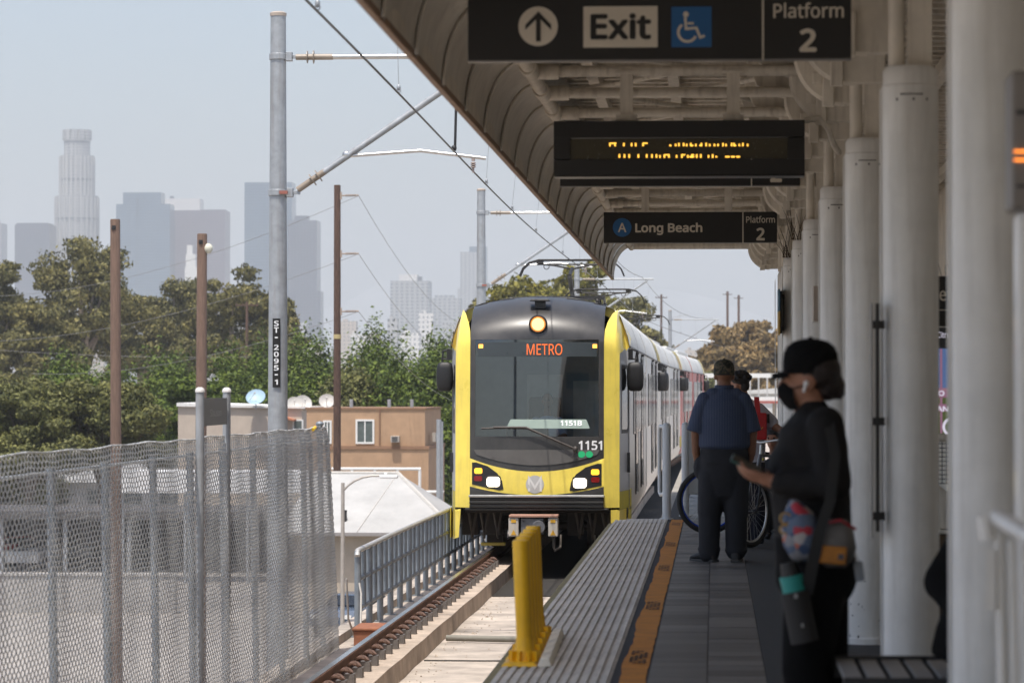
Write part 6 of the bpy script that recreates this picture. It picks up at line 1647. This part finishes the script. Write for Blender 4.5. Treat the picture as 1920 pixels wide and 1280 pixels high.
def cap(par, c, m_, s=1.0, rz=0.0, brim=True):
    rot = Matrix.Rotation(rz, 3, 'Z'); c = Vector(c); b = MB(); rings = []
    for t_, k in ((-.02, 1.0), (.02, 1.01), (.06, .97), (.085, .86), (.105, .62), (.115, .3), (.117, .02)):
        rings.append([c + rot @ Vector((.089 * s * k * math.cos(a), .108 * s * k * math.sin(a), t_ * s)) for a in np.linspace(0, 2 * math.pi, 28, endpoint=False)])
    b.loft(rings); o = b.build("cap", m_, par, local=True, smooth=50)
    b = MB(); b.ell(c + Vector((0, 0, .118 * s)), (.010, .010, .006), 10, 6); b.build("cap_button", m_, o, local=True, smooth=60)
    if brim:
        b = MB(); rings = []
        for f, w_ in ((.0, .078), (.5, .078), (.85, .062), (1.0, .035)):
            rings.append([c + rot @ Vector((w_ * s * u, (.085 + .066 * f) * s, (-.012 - .012 * f - .022 * u * u + zz) * s)) for u, zz in [(u, 0) for u in np.linspace(-1, 1, 9)] + [(u, .006) for u in np.linspace(1, -1, 9)]])
        b.loft(rings); b.build("cap_brim", m_, o, local=True, smooth=50)
    return o
co = cap(man, (-.002, .022, 1.605), camo, 1.0, R(6))
b = MB(); b.torus((0, -.084, 1.594), .034, .004, 'Y', 16, 6, 0, 0, math.pi); b.b2(-.05, .05, -.092, -.086, 1.587, 1.597); b.build("cap_strap", shoe, co, local=True)

# ---- woman in black in the foreground, facing left
wx0, wy0 = P(1525, 733, 12.2).x, 12.2
wom = thing("person", "woman all in black with cap and mask looking left, holding a phone", "person", (wx0, wy0, 0))
def w(px, py, y=0.0): return Vector(((px - 1525) / 491.8, y, (1446 - py) / 491.8))
wblk = mat("black_cloth", (.0055, .0052, .0055), .9, spec=.15, var=.25, scale=14, bump=.7, bscale=7)
wblk2 = mat("black_jacket", (.013, .012, .0125), .85, spec=.25, var=.3, scale=9, bump=.9, bscale=7)
hc = w(1517, 713, 0.0)
hp, o_ = head_prims(hc, 1.0, (-1, .10, 0))
pr = hp + [('c', w(1522, 790), .06, w(1516, 735), .056), ('l', [(*w(1525, 1000), .13, .10), (*w(1520, 860), .14, .11), (*w(1530, 800), .10, .10), (*w(1530, 770), .05, .06)])]
# near arm, forearm forward to the phone
pr += [('c', w(1550, 800, -.17), .048, w(1556, 905, -.20), .045), ('c', w(1556, 905, -.20), .044, w(1466, 903, -.14), .036), ('c', w(1466, 903, -.14), .033, w(1450, 900, -.13), .029)]
hand(pr, w(1450, 899, -.13), (-1, .12, .25), 1, (.15, .5, 1), 1.0, .45)
pr += [('c', w(1535, 800, .17), .048, w(1530, 905, .2), .045), ('c', w(1530, 905, .2), .044, w(1456, 895, .02), .034)]
hand(pr, w(1456, 895, .02), (-1, -.35, .2), -1, (.1, -.6, .8), 1.0, .5)
blob("body", skin2, wom, pr, .0085, 3)
eyes(wom, o_)
mk = MB(); rings = []
for z, f0, hw in ((-.005, .112, .028), (-.03, .122, .050), (-.06, .118, .062), (-.09, .10, .055), (-.112, .075, .038)):
    rings.append([o_(f0 * (1 - .55 * (u * u)) , hw * 1.12 * u, z) for u in np.linspace(-1, 1, 11)])
mk.loft(rings, caps=False, closed=False); mko = mk.build("face_mask", wblk, wom, local=True, smooth=60)
b = MB(); 
for k in (1, -1): b.tube([o_(.05, .066 * k, -.03), o_(.0, .086 * k, -.015)], .003, 5)
b.build("mask_loop", wblk, mko, local=True)
b = MB(); b.ell(o_(.004, -.088, -.012), (.011, .011, .011), 10, 8); b.tube([o_(.006, -.090, -.014), o_(.014, -.092, -.045)], .0055, 8); b.build("earbud", mat("earbud_white", (.8, .8, .8), .4, var=0), wom, local=True, smooth=50)
pr = [('e', hc + Vector((.03, 0, .035)), (.094, .09, .088)), ('e', hc + Vector((.068, 0, -.022)), (.044, .064, .058)), ('e', w(1564, 722), (.042, .042, .042)), ('e', w(1571, 736), (.027, .03, .028)), ('e', w(1549, 712), (.045, .042, .04)), ('e', w(1556, 706, .02), (.03, .03, .03))]
hb = blob("hair", mat("hair_dark", (.016, .009, .008), .55, var=.3, scale=30, bump=.5, bscale=50), wom, pr, .010, 3)
b = MB(); b.torus(w(1547, 712), .036, .012, 'X', 20, 8); b.build("scrunchie", mat("scrunchie", (.05, .03, .035), .8), hb, local=True, smooth=60)
cap(wom, hc + Vector((.006, 0, .045)), wblk, .98, R(90))
pr = [('l', [(*w(1528, 1085), .135, .15), (*w(1525, 1010), .145, .16), (*w(1520, 930), .152, .16), (*w(1521, 860), .138, .155), (*w(1522, 805), .125, .165), (*w(1528, 780), .09, .14), (*w(1525, 765), .062, .075), (*w(1521, 750), .055, .062)]),
    ('e', w(1482, 868), (.085, .14, .085)), ('e', w(1492, 930), (.088, .14, .09)), ('e', w(1560, 850), (.062, .13, .13)),
    ('c', w(1545, 795, -.15), .072, w(1560, 902, -.21), .066), ('c', w(1560, 902, -.21), .060, w(1464, 904, -.14), .045), ('t', [w(1480, 904, -.145), w(1455, 902, -.137)], [.045, .047]),
    ('c', w(1532, 795, .15), .072, w(1532, 902, .21), .064), ('c', w(1532, 902, .21), .06, w(1442, 897, .04), .044)]
blob("jacket", wblk2, wom, pr, .011, 4)
pr = [('l', [(*w(1525, 1150), .08, .12), (*w(1522, 1090), .138, .16), (*w(1525, 1030), .145, .16), (*w(1525, 1000), .15, .16)]), ('e', w(1565, 1070), (.085, .15, .13)),
    ('c', w(1525, 1100, -.085), .118, w(1510, 1250, -.09), .095), ('c', w(1510, 1250, -.09), .092, w(1522, 1395, -.09), .078), ('c', w(1535, 1100, .085), .118, w(1545, 1250, .09), .095), ('c', w(1545, 1250, .09), .092, w(1560, 1395, .09), .078)]
blob("trousers", wblk, wom, pr, .012, 3)
for cx_, y in ((1510, -.09), (1548, .09)):
    c = w(cx_, 1446, y); b = MB(); rings = []
    for yy, hw, hh in ((.10, .032, .06), (.08, .04, .09), (.02, .044, .10), (-.05, .046, .08), (-.12, .046, .055), (-.165, .025, .03)): rings.append([c + Vector((yy, hw * math.cos(a), max(.003, .01 + hh * (.5 + .5 * math.sin(a))))) for a in np.linspace(0, 2 * math.pi, 14, endpoint=False)])
    b.loft(rings); b.build("shoe", shoe, wom, local=True, smooth=50)
# things she carries (top level)
def tl(v): return Vector((wx0, wy0, 0)) + v
t = thing("phone", "dark green phone held in the woman's hand", "phone", tl(w(1390, 880, -.12)))
p = w(1404, 872, -.10); rot = euler(0, 28, 0) @ euler(20, 0, 0)
b = MB(); b.box(tl(p), (.145, .072, .009), rot=rot); b.build("case", mat("phone_green", (.03, .10, .09), .3), t, bevel=.004)
b = MB(); b.box(tl(p) + rot @ Vector((0, 0, .0055)), (.132, .064, .0012), rot=rot); b.build("screen", pane, t)
t = thing("pouch_bag", "colourful floral pouch hanging at the woman's hip", "bag", tl(w(1500, 940, -.2)))
flo = bpy.data.materials.new("floral_print"); flo.use_nodes = True; n = flo.node_tree; b_ = n.nodes["Principled BSDF"]; b_.inputs["Roughness"].default_value = .6
tc = n.nodes.new("ShaderNodeTexCoord"); vo = n.nodes.new("ShaderNodeTexVoronoi"); vo.inputs["Scale"].default_value = 27; n.links.new(tc.outputs["Object"], vo.inputs["Vector"])
sx = n.nodes.new("ShaderNodeSeparateColor"); n.links.new(vo.outputs["Color"], sx.inputs[0]); rp = n.nodes.new("ShaderNodeValToRGB"); rp.color_ramp.interpolation = 'CONSTANT'; cr = rp.color_ramp
cr.elements[0].color = (.04, .07, .15, 1); cr.elements[1].position = .34; cr.elements[1].color = (.22, .23, .26, 1)
for p_, c_ in ((.5, (.42, .03, .05)), (.62, (.10, .14, .22)), (.75, (.50, .14, .08)), (.88, (.40, .38, .38))): e = cr.elements.new(p_); e.color = (*c_, 1)
n.links.new(sx.outputs[0], rp.inputs[0]); n.links.new(rp.outputs[0], b_.inputs["Base Color"])
rings = []
for px0, px1, py, dy in ((1478, 1492, 932, .02), (1468, 1522, 955, .045), (1463, 1534, 985, .06), (1466, 1535, 1015, .06), (1480, 1530, 1038, .04), (1490, 1520, 1044, .015)):
    c0, c1 = tl(w(px0, py, -.235)), tl(w(px1, py, -.235)); c = (c0 + c1) / 2; hw = (c1 - c0).length / 2
    rings.append([c + Vector((hw * math.cos(a), dy * math.sin(a), .004 * math.sin(a * 3))) for a in np.linspace(0, 2 * math.pi, 20, endpoint=False)])
b = MB(); b.loft(rings); b.build("pouch", flo, t, smooth=60)
b = MB(); b.torus(tl(w(1470, 965, -.27)), .02, .004, 'Y', 16, 6); b.torus(tl(w(1468, 985, -.27)), .016, .004, 'Y', 16, 6); b.build("gold_ring", mat("brass", (.35, .22, .08), .3, metal=.9), t, smooth=60)
t = thing("hip_bag", "grey bag with orange front pocket at the back of the woman's hip", "bag", tl(w(1565, 1000, -.22)))
b = MB(); rings = []
for py, px0, px1, dy in ((968, 1535, 1580, .03), (985, 1528, 1594, .06), (1020, 1526, 1600, .07), (1045, 1532, 1592, .06), (1055, 1545, 1580, .03)):
    c0, c1 = tl(w(px0, py, -.215)), tl(w(px1, py, -.215)); c = (c0 + c1) / 2; hw = (c1 - c0).length / 2
    rings.append([c + Vector((hw * math.copysign(abs(math.cos(a)) ** .6, math.cos(a)), dy * math.sin(a), 0)) for a in np.linspace(0, 2 * math.pi, 20, endpoint=False)])
b.loft(rings); b.build("bag_body", mat("bag_grey", (.13, .125, .12), .6, var=.2, scale=12), t, smooth=60)
b = MB(); c = tl(w(1556, 1031, -.287)); b.box(c, (.10, .014, .066), rot=euler(0, 4, 0)); b.build("orange_pocket", mat("pocket_orange", (.42, .16, .015), .5, var=.2, scale=30), t, bevel=.006)
b = MB(); c = tl(w(1570, 1034, -.296)); b.box(c, (.022, .004, .02)); b.build("pocket_label", mat("label_dark", (.06, .06, .08), .5), t)
b = MB(); b.tube([tl(w(1540, 975, -.24)), tl(w(1570, 968, -.27)), tl(w(1598, 985, -.23))], .006, 6); b.build("red_piping", mat("piping_red", (.4, .03, .04), .5), t)
sb = MB(); rings = []
for px, py, y, wd in ((1548, 775, -.20, .02), (1560, 850, -.275, .02), (1550, 935, -.29, .021), (1532, 985, -.305, .022), (1518, 1050, -.30, .023), (1508, 1105, -.27, .023)):
    c = tl(w(px, py, y)); rings.append([c + Vector((-wd, 0, 0)), c + Vector((wd, 0, 0)), c + Vector((wd, .005, 0)), c + Vector((-wd, .005, 0))])
sb.loft(rings); tag(sb.build("shoulder_strap", mat("strap_black", (.012, .012, .012), .7), loc=tl(w(1530, 1000, -.29)), smooth=40), "wide black shoulder strap crossing the woman's side", "strap")
t = thing("water_bottle", "black water bottle in a sleeve with teal band", "bottle", tl(w(1495, 1190, -.25)))
tilt = euler(0, -9, 0)
def bot(r0, z0, z1, r1=None): 
    b = MB(); c0 = tl(w(1505, 1190, -.26)); dr = (tl(w(1478, 1060, -.26)) - c0).normalized(); b.tube([c0 + dr * z0, c0 + dr * z1], [r0, r1 or r0], 22); return b
bot(.052, 0, .19).build("sleeve", mat("sleeve_black", (.022, .021, .021), .7, var=.2, scale=20), t, smooth=40); bot(.043, .191, .25, .045).build("teal_band", mat("teal", (.02, .30, .27), .5, var=.1), t, smooth=40); bot(.036, .251, .30, .03).build("bottle_cap", black, t, smooth=40)
b = MB(); c0 = tl(w(1488, 1105, -.315)); b.box(c0, (.012, .003, .016)); c0 = tl(w(1500, 1158, -.318)); b.box(c0, (.008, .003, .014)); b.build("sleeve_mark", mat("mark_grey", (.35, .35, .35), .5), t)
t = thing("key_fob", "pale key fob and clear case dangling behind the woman's hip", "key fob", tl(w(1603, 1060, -.15)))
b = MB(); b.tube([tl(w(1592, 1010, -.15)), tl(w(1600, 1035, -.15)), tl(w(1604, 1045, -.15))], .004, 6); b.build("cord", mat("cord_white", (.5, .5, .5), .6), t)
b = MB(); c = tl(w(1606, 1064, -.15)); b.box(c, (.034, .02, .075), rot=euler(0, -8, 0)); b.build("case", mat("fob_grey", (.26, .30, .36), .25), t, bevel=.008)

# ---- youth with curly hair and red bag
kx, ky = P(1396, 733, 30.6).x, 30.6
kid = thing("person", "youth with curly black hair, white T-shirt and red sling bag, one arm stretched right", "person", (kx, ky, 0))
ks = 196.1
def kp(px, py, y=0.0): return Vector(((px - 1396) / ks, y, (1017 - py) / ks))
hc = kp(1386, 722)
hp, o_ = head_prims(hc, .95, (-.9, .5, 0))
pr = hp + [('c', kp(1398, 755), .05, kp(1392, 735), .048), ('l', [(*kp(1402, 845), .12, .09), (*kp(1402, 790), .14, .1), (*kp(1404, 757), .10, .07), (*kp(1400, 748), .05, .05)]),
    ('c', kp(1425, 768), .045, kp(1446, 795, -.05), .042), ('c', kp(1446, 795, -.05), .040, kp(1464, 806, -.1), .034), ('c', kp(1464, 806, -.1), .032, kp(1484, 822, -.12), .027), ('c', kp(1380, 770), .045, kp(1376, 830, .05), .04), ('c', kp(1376, 830, .05), .036, kp(1372, 880, .12), .03)]
hand(pr, kp(1484, 822, -.12), (1, -.2, -.6), 1, (-.3, 0, -1), .95, .7)
hand(pr, kp(1372, 880, .12), (0, .3, -1), -1, (1, 0, 0), .95, .5)
blob("body", skin2, kid, pr, .009, 3); eyes(kid, o_, .95)
rh = random.Random(8); pr = [('e', hc + Vector((.015, -.01, .055)), (.088, .092, .07)), ('e', hc + Vector((.05, -.03, .0)), (.05, .06, .06))]
for i in range(70):
    a = rh.uniform(0, 6.28); el = rh.uniform(.1, 1.5); q = Vector((.094 * math.cos(a) * math.cos(el) + .018, .096 * math.sin(a) * math.cos(el) - .01, .05 + .078 * math.sin(el)))
    pr.append(('e', hc + q, (rh.uniform(.014, .024),) * 3))
blob("curly_hair", hair, kid, pr, .007, 1)
tee = mat("white_tee", (.55, .53, .60), .8, var=.06, scale=10, bump=.2, bscale=9)
pr = [('l', [(*kp(1404, 868), .155, .12), (*kp(1404, 830), .16, .125), (*kp(1404, 785), .165, .12), (*kp(1405, 762), .13, .095), (*kp(1402, 752), .07, .065), (*kp(1399, 747), .055, .055)]), ('c', kp(1422, 768), .07, kp(1446, 792, -.04), .07), ('c', kp(1386, 768), .065, kp(1378, 800, .03), .068)]
blob("tee_shirt", tee, kid, pr, .011, 4)
pr = [('l', [(*kp(1404, 905), .15, .12), (*kp(1404, 865), .155, .12), (*kp(1404, 850), .15, .115)]), ('c', kp(1392, 905), .095, kp(1392, 1010), .065), ('c', kp(1418, 905), .095, kp(1420, 1010), .065)]
blob("trousers", mat("navy_cloth", (.008, .010, .02), .85, var=.2, scale=12), kid, pr, .012, 3)
for px in (1392, 1420):
    b = MB(); c = kp(px, 1017); b.ell(c + Vector((0, .03, .04)), (.045, .12, .04), 14, 8); b.build("shoe", shoe, kid, local=True, smooth=60)
KL = Vector((kx, ky, 0))
t = thing("sling_bag", "bright red sling bag with black edges on the youth's back", "bag", KL + kp(1430, 822, -.15))
redc = mat("bag_red", (.42, .012, .014), .6, var=.15, scale=14)
b = MB(); a, c = KL + kp(1416, 823, -.17), KL + kp(1437, 773, -.17); b.b2(a.x, c.x, a.y - .03, a.y + .05, a.z, c.z); b.build("bag_body", redc, t, bevel=.015)
b = MB(); a, c = KL + kp(1414, 776, -.14), KL + kp(1425, 743, -.11); b.loft([[(a.x + .01, a.y - .02, a.z), (a.x + .06, a.y - .02, a.z), (a.x + .06, a.y, a.z), (a.x + .01, a.y, a.z)], [(a.x - .005, c.y - .03, c.z), (a.x + .045, c.y - .03, c.z), (a.x + .045, c.y, c.z), (a.x - .005, c.y, c.z)]]); b.build("strap", redc, t)
b = MB(); a, c = KL + kp(1437.5, 792, -.14), KL + kp(1442, 775, -.14); b.b2(a.x, c.x, a.y - .03, a.y + .03, a.z, c.z); b.build("side_buckle", black, t)
b = MB(); p0 = KL + kp(1421, 800, -.205); b.stroke([(p0.x, p0.z), (p0.x + .02, p0.z - .014), (p0.x + .035, p0.z - .008), (p0.x + .045, p0.z + .004)], .007, p0.y); b.build("yellow_mark", mat("mark_yellow", (.6, .32, .03), .5, var=0), t)
b = MB()
for i in range(9): p0 = KL + kp(1430, 826 + i * 3.4, -.17); b.torus(p0, .011, .0028, 'Y' if i % 2 else 'X', 12, 5)
p0 = KL + kp(1430, 859, -.17); b.ell(p0, (.012, .012, .014), 10, 8, 1); b.build("chain", [darkmetal, mat("bell_yellow", (.6, .5, .08), .4)], t)

# ---- small dark-haired child beside the youth
cxx, cyy = P(1450, 733, 31.5).x, 31.5
ch = thing("person", "dark haired child half hidden between the youth's arm and the woman", "person", (cxx, cyy, 0))
hp, o_ = head_prims((0, 0, .98), .92, (-.3, -1, 0))
pr = hp + [('c', (0, 0, .78), .04, (0, 0, .9), .04), ('l', [(0, 0, .45, .10, .08), (0, 0, .65, .12, .085), (0, 0, .76, .09, .06), (0, 0, .80, .04, .04)]), ('c', (-.11, 0, .73), .035, (-.14, -.03, .55), .03), ('c', (-.14, -.03, .55), .028, (-.12, -.08, .42), .024), ('c', (.11, 0, .73), .035, (.14, -.03, .55), .03), ('c', (.14, -.03, .55), .028, (.12, -.08, .42), .024)]
hand(pr, (-.12, -.08, .42), (0, -.1, -1), -1, (1, 0, 0), .75, .4); hand(pr, (.12, -.08, .42), (0, -.1, -1), 1, (-1, 0, 0), .75, .4)
blob("body", skin2, ch, pr, .009, 3); eyes(ch, o_, .92)
blob("hair", hair, ch, [('e', (0, .015, 1.03), (.088, .092, .075)), ('e', (0, .05, .97), (.07, .05, .07))], .01, 2)
blob("dark_top", mat("dark_top", (.02, .02, .024), .85, var=.2), ch, [('l', [(0, 0, .40, .125, .10), (0, 0, .6, .135, .10), (0, 0, .74, .12, .08), (0, 0, .79, .055, .055)]), ('c', (-.10, 0, .73), .05, (-.145, -.02, .56), .046), ('c', (.10, 0, .73), .05, (.145, -.02, .56), .046)], .011, 3)
blob("trousers", trou, ch, [('l', [(0, 0, .34, .11, .09), (0, 0, .44, .12, .09)]), ('c', (-.06, 0, .36), .07, (-.06, 0, .07), .05), ('c', (.06, 0, .36), .07, (.06, 0, .07), .05)], .012, 3)
for s_ in (-1, 1):
    b = MB(); b.ell((s_ * .06, -.03, .035), (.036, .095, .035), 12, 8); b.build("shoe", shoe, ch, local=True, smooth=60)

# ---- seated person at the lower right
sp0 = Vector((.875, 11.62, 0))
st_ = thing("person", "seated person in black cut off behind the big blurred column", "person", sp0)
st_.rotation_euler = (0, R(16), 0)
hp, o_ = head_prims((.02, -.03, 1.26), 1.0, (.2, -1, 0))
pr = hp + [('c', (0, 0, 1.05), .055, (.01, -.01, 1.18), .052), ('l', [(0, .05, .5, .15, .11), (0, .05, .8, .17, .11), (0, .03, 1.0, .15, .09), (0, .02, 1.06, .05, .05)]), ('c', (-.19, .03, .98), .045, (-.235, .02, .74), .042), ('c', (-.235, .02, .74), .04, (-.12, -.2, .60), .033), ('c', (.19, .03, .98), .045, (.235, .02, .74), .042), ('c', (.235, .02, .74), .04, (.12, -.2, .60), .033)]
hand(pr, (-.12, -.2, .60), (.4, -.8, -.2), -1, (0, 0, -1), 1.0, .3); hand(pr, (.12, -.2, .60), (-.4, -.8, -.2), 1, (0, 0, -1), 1.0, .3)
blob("body", skin1, st_, pr, .010, 3); eyes(st_, o_)
blob("hair", hair, st_, [('e', (.015, -.01, 1.31), (.09, .098, .08)), ('e', (0, .03, 1.25), (.075, .06, .08))], .011, 2)
blob("jacket", wblk, st_, [('l', [(0, .05, .455, .23, .17), (0, .05, .55, .235, .17), (0, .05, .8, .22, .15), (0, .03, .97, .19, .12), (0, .02, 1.05, .08, .075)]), ('c', (-.19, .03, .96), .075, (-.255, .02, .72), .075), ('c', (-.255, .02, .72), .07, (-.14, -.18, .61), .05), ('c', (.19, .03, .96), .075, (.255, .02, .72), .075), ('c', (.255, .02, .72), .07, (.14, -.18, .61), .05)], .013, 4)
blob("trousers", wblk2, st_, [('e', (0, .03, .53), (.22, .18, .09)), ('c', (-.10, .0, .535), .09, (-.13, -.44, .53), .075), ('c', (-.13, -.44, .53), .072, (-.13, -.44, .09), .052), ('c', (.10, .0, .535), .09, (.13, -.44, .53), .075), ('c', (.13, -.44, .53), .072, (.13, -.44, .09), .052)], .013, 3)
for s_ in (-1, 1):
    b = MB(); b.ell((s_ * .13, -.49, .045), (.045, .13, .045), 14, 8); b.build("shoe", shoe, st_, local=True, smooth=60)

# ---- train driver
dv0 = Vector((CX + .10, TY + 1.25, .5))
dr_ = thing("person", "train driver in a pale blue shirt behind the windscreen", "person", dv0)
hp, o_ = head_prims((0, -.02, .80), 1.0, (0, -1, 0))
pr = hp + [('c', (0, 0, .58), .055, (0, 0, .72), .052), ('l', [(0, .02, .0, .15, .1), (0, .02, .3, .17, .11), (0, 0, .5, .15, .09), (0, 0, .58, .06, .05)]), ('c', (-.2, 0, .5), .05, (-.27, -.1, .27), .045), ('c', (-.27, -.1, .27), .042, (-.2, -.35, .25), .033), ('c', (.2, 0, .5), .05, (.27, -.1, .27), .045), ('c', (.27, -.1, .27), .042, (.2, -.35, .25), .033)]
hand(pr, (-.2, -.35, .25), (.2, -1, -.1), -1, (0, 0, -1), 1.0, .4); hand(pr, (.2, -.35, .25), (-.2, -1, -.1), 1, (0, 0, -1), 1.0, .4)
blob("body", skin1, dr_, pr, .011, 3); eyes(dr_, o_)
blob("hair", hair, dr_, [('e', (0, .015, .85), (.086, .09, .07)), ('e', (0, .05, .78), (.07, .05, .07))], .011, 2)
blob("shirt", mat("driver_shirt", (.36, .44, .56), .8, var=.08), dr_, [('l', [(0, .02, -.02, .19, .14), (0, .02, .3, .205, .14), (0, 0, .5, .18, .11), (0, 0, .57, .075, .07)]), ('c', (-.18, 0, .49), .07, (-.26, -.08, .29), .065), ('c', (.18, 0, .49), .07, (.26, -.08, .29), .065)], .013, 3)
blob("trousers", trou, dr_, [('e', (0, .03, .03), (.20, .17, .09)), ('c', (-.1, 0, .05), .09, (-.13, -.42, .05), .075), ('c', (.1, 0, .05), .09, (.13, -.42, .05), .075), ('c', (-.13, -.42, .05), .07, (-.13, -.42, -.38), .05), ('c', (.13, -.42, .05), .07, (.13, -.42, -.38), .05)], .014, 3)

# ================================================================== BICYCLES
tyre_m = mat("tyre", (.02, .02, .02), .8)
def bicycle(name, label, loc, rz, rimcol, frame_col, lean=0.0):
    t = thing(name, label, "bicycle", loc, rz, "bicycles beside the man")
    def wheel(x):
        b = MB(); b.torus((x, 0, .335), .308, .026, 'Y', 48, 10); wh = b.build("wheel", tyre_m, t, local=True, smooth=60)
        b = MB(); b.torus((x, 0, .335), .280, .011, 'Y', 48, 8); b.build("rim", rimcol, wh, local=True, smooth=60)
        b = MB()
        for k in range(28): a = 2 * math.pi * k / 28; a2 = a + (.5 if k % 2 else -.5); b.tube([(x + .02 * math.cos(a2), (.03 if k % 4 < 2 else -.03), .335 + .02 * math.sin(a2)), (x + .272 * math.cos(a), 0, .335 + .272 * math.sin(a))], .0016, 4)
        b.build("spokes", steel, wh, local=True)
        b = MB(); b.tube([(x, -.05, .335), (x, .05, .335)], .022, 12); b.build("hub", darkmetal, wh, local=True, smooth=50)
    wheel(0); wheel(1.06)
    b = MB(); bb = (.62, 0, .29); st = (.76, 0, .80); hd = (.17, 0, .86); hl = (.13, 0, .74)
    for a, c, r_ in ((hd, st, .016), (hl, bb, .019), (bb, st, .016), (hd, hl, .02)): b.tube([a, c], r_, 10)
    for s_ in (-1, 1): b.tube([(bb[0], s_ * .03, bb[2]), (1.06, s_ * .055, .335)], .010, 8); b.tube([(st[0], s_ * .02, st[2] - .06), (1.06, s_ * .055, .335)], .008, 8)
    b.build("frame", frame_col, t, local=True, smooth=50)
    b = MB(); b.tube([hl, (.12, 0, .70)], .02, 10)
    for s_ in (-1, 1): b.tube([(.12, s_ * .05, .70), (.02, s_ * .055, .36), (0, s_ * .055, .335)], .012, 8)
    b.tube([(.12, -.055, .70), (.12, .055, .70)], .014, 8); b.build("fork", darkmetal, t, local=True, smooth=50)
    b = MB(); b.tube([hd, (.18, 0, .95)], .014, 10); b.tube([(.24, -.32, 1.0), (.19, -.20, 1.0), (.17, 0, .97), (.19, .20, 1.0), (.24, .32, 1.0)], .012, 10); b.build("handlebar", steel, t, local=True, smooth=50)
    b = MB()
    for s_ in (-1, 1): b.tube([(.20, s_ * .22, 1.0), (.24, s_ * .325, 1.0)], .017, 10)
    b.build("grip", black, t, local=True, smooth=50)
    b = MB(); b.tube([st, (.79, 0, .93)], .013, 10); b.loft([[(.68 + dx, w_ * c_, .95 + z_) for c_, z_ in ((-1, 0), (-.6, .03), (0, .04), (.6, .03), (1, 0), (0, -.02))] for dx, w_ in ((0, .02), (.10, .035), (.2, .075), (.26, .07))]); b.build("saddle", black, t, local=True, smooth=50)
    b = MB(); b.torus((bb[0], .05, bb[2]), .09, .006, 'Y', 28, 6); b.tube([(bb[0], .07, bb[2]), (bb[0] + .05, .08, bb[2] - .165)], .010, 8); b.box((bb[0] + .05, .12, bb[2] - .165), (.09, .08, .02)); b.tube([(bb[0], -.07, bb[2]), (bb[0] - .05, -.08, bb[2] + .165)], .010, 8); b.box((bb[0] - .05, -.12, bb[2] + .165), (.09, .08, .02))
    b.build("crank", darkmetal, t, local=True, smooth=50)
    return t
p = P(1329, 733, 32.6)
bicycle("bicycle", "bicycle with blue rimmed wheel standing across behind the man's legs", (p.x, 32.6, 0), R(12), mat("rim_blue", (.01, .06, .42), .35), mat("frame_black", (.015, .015, .018), .3, coat=.4))
p = P(1408, 733, 29.75)
bicycle("bicycle", "bicycle with silver rims turned away beside the youth", (p.x, 29.75, 0), R(58), steel, mat("frame_grey2", (.08, .08, .09), .3, coat=.4))
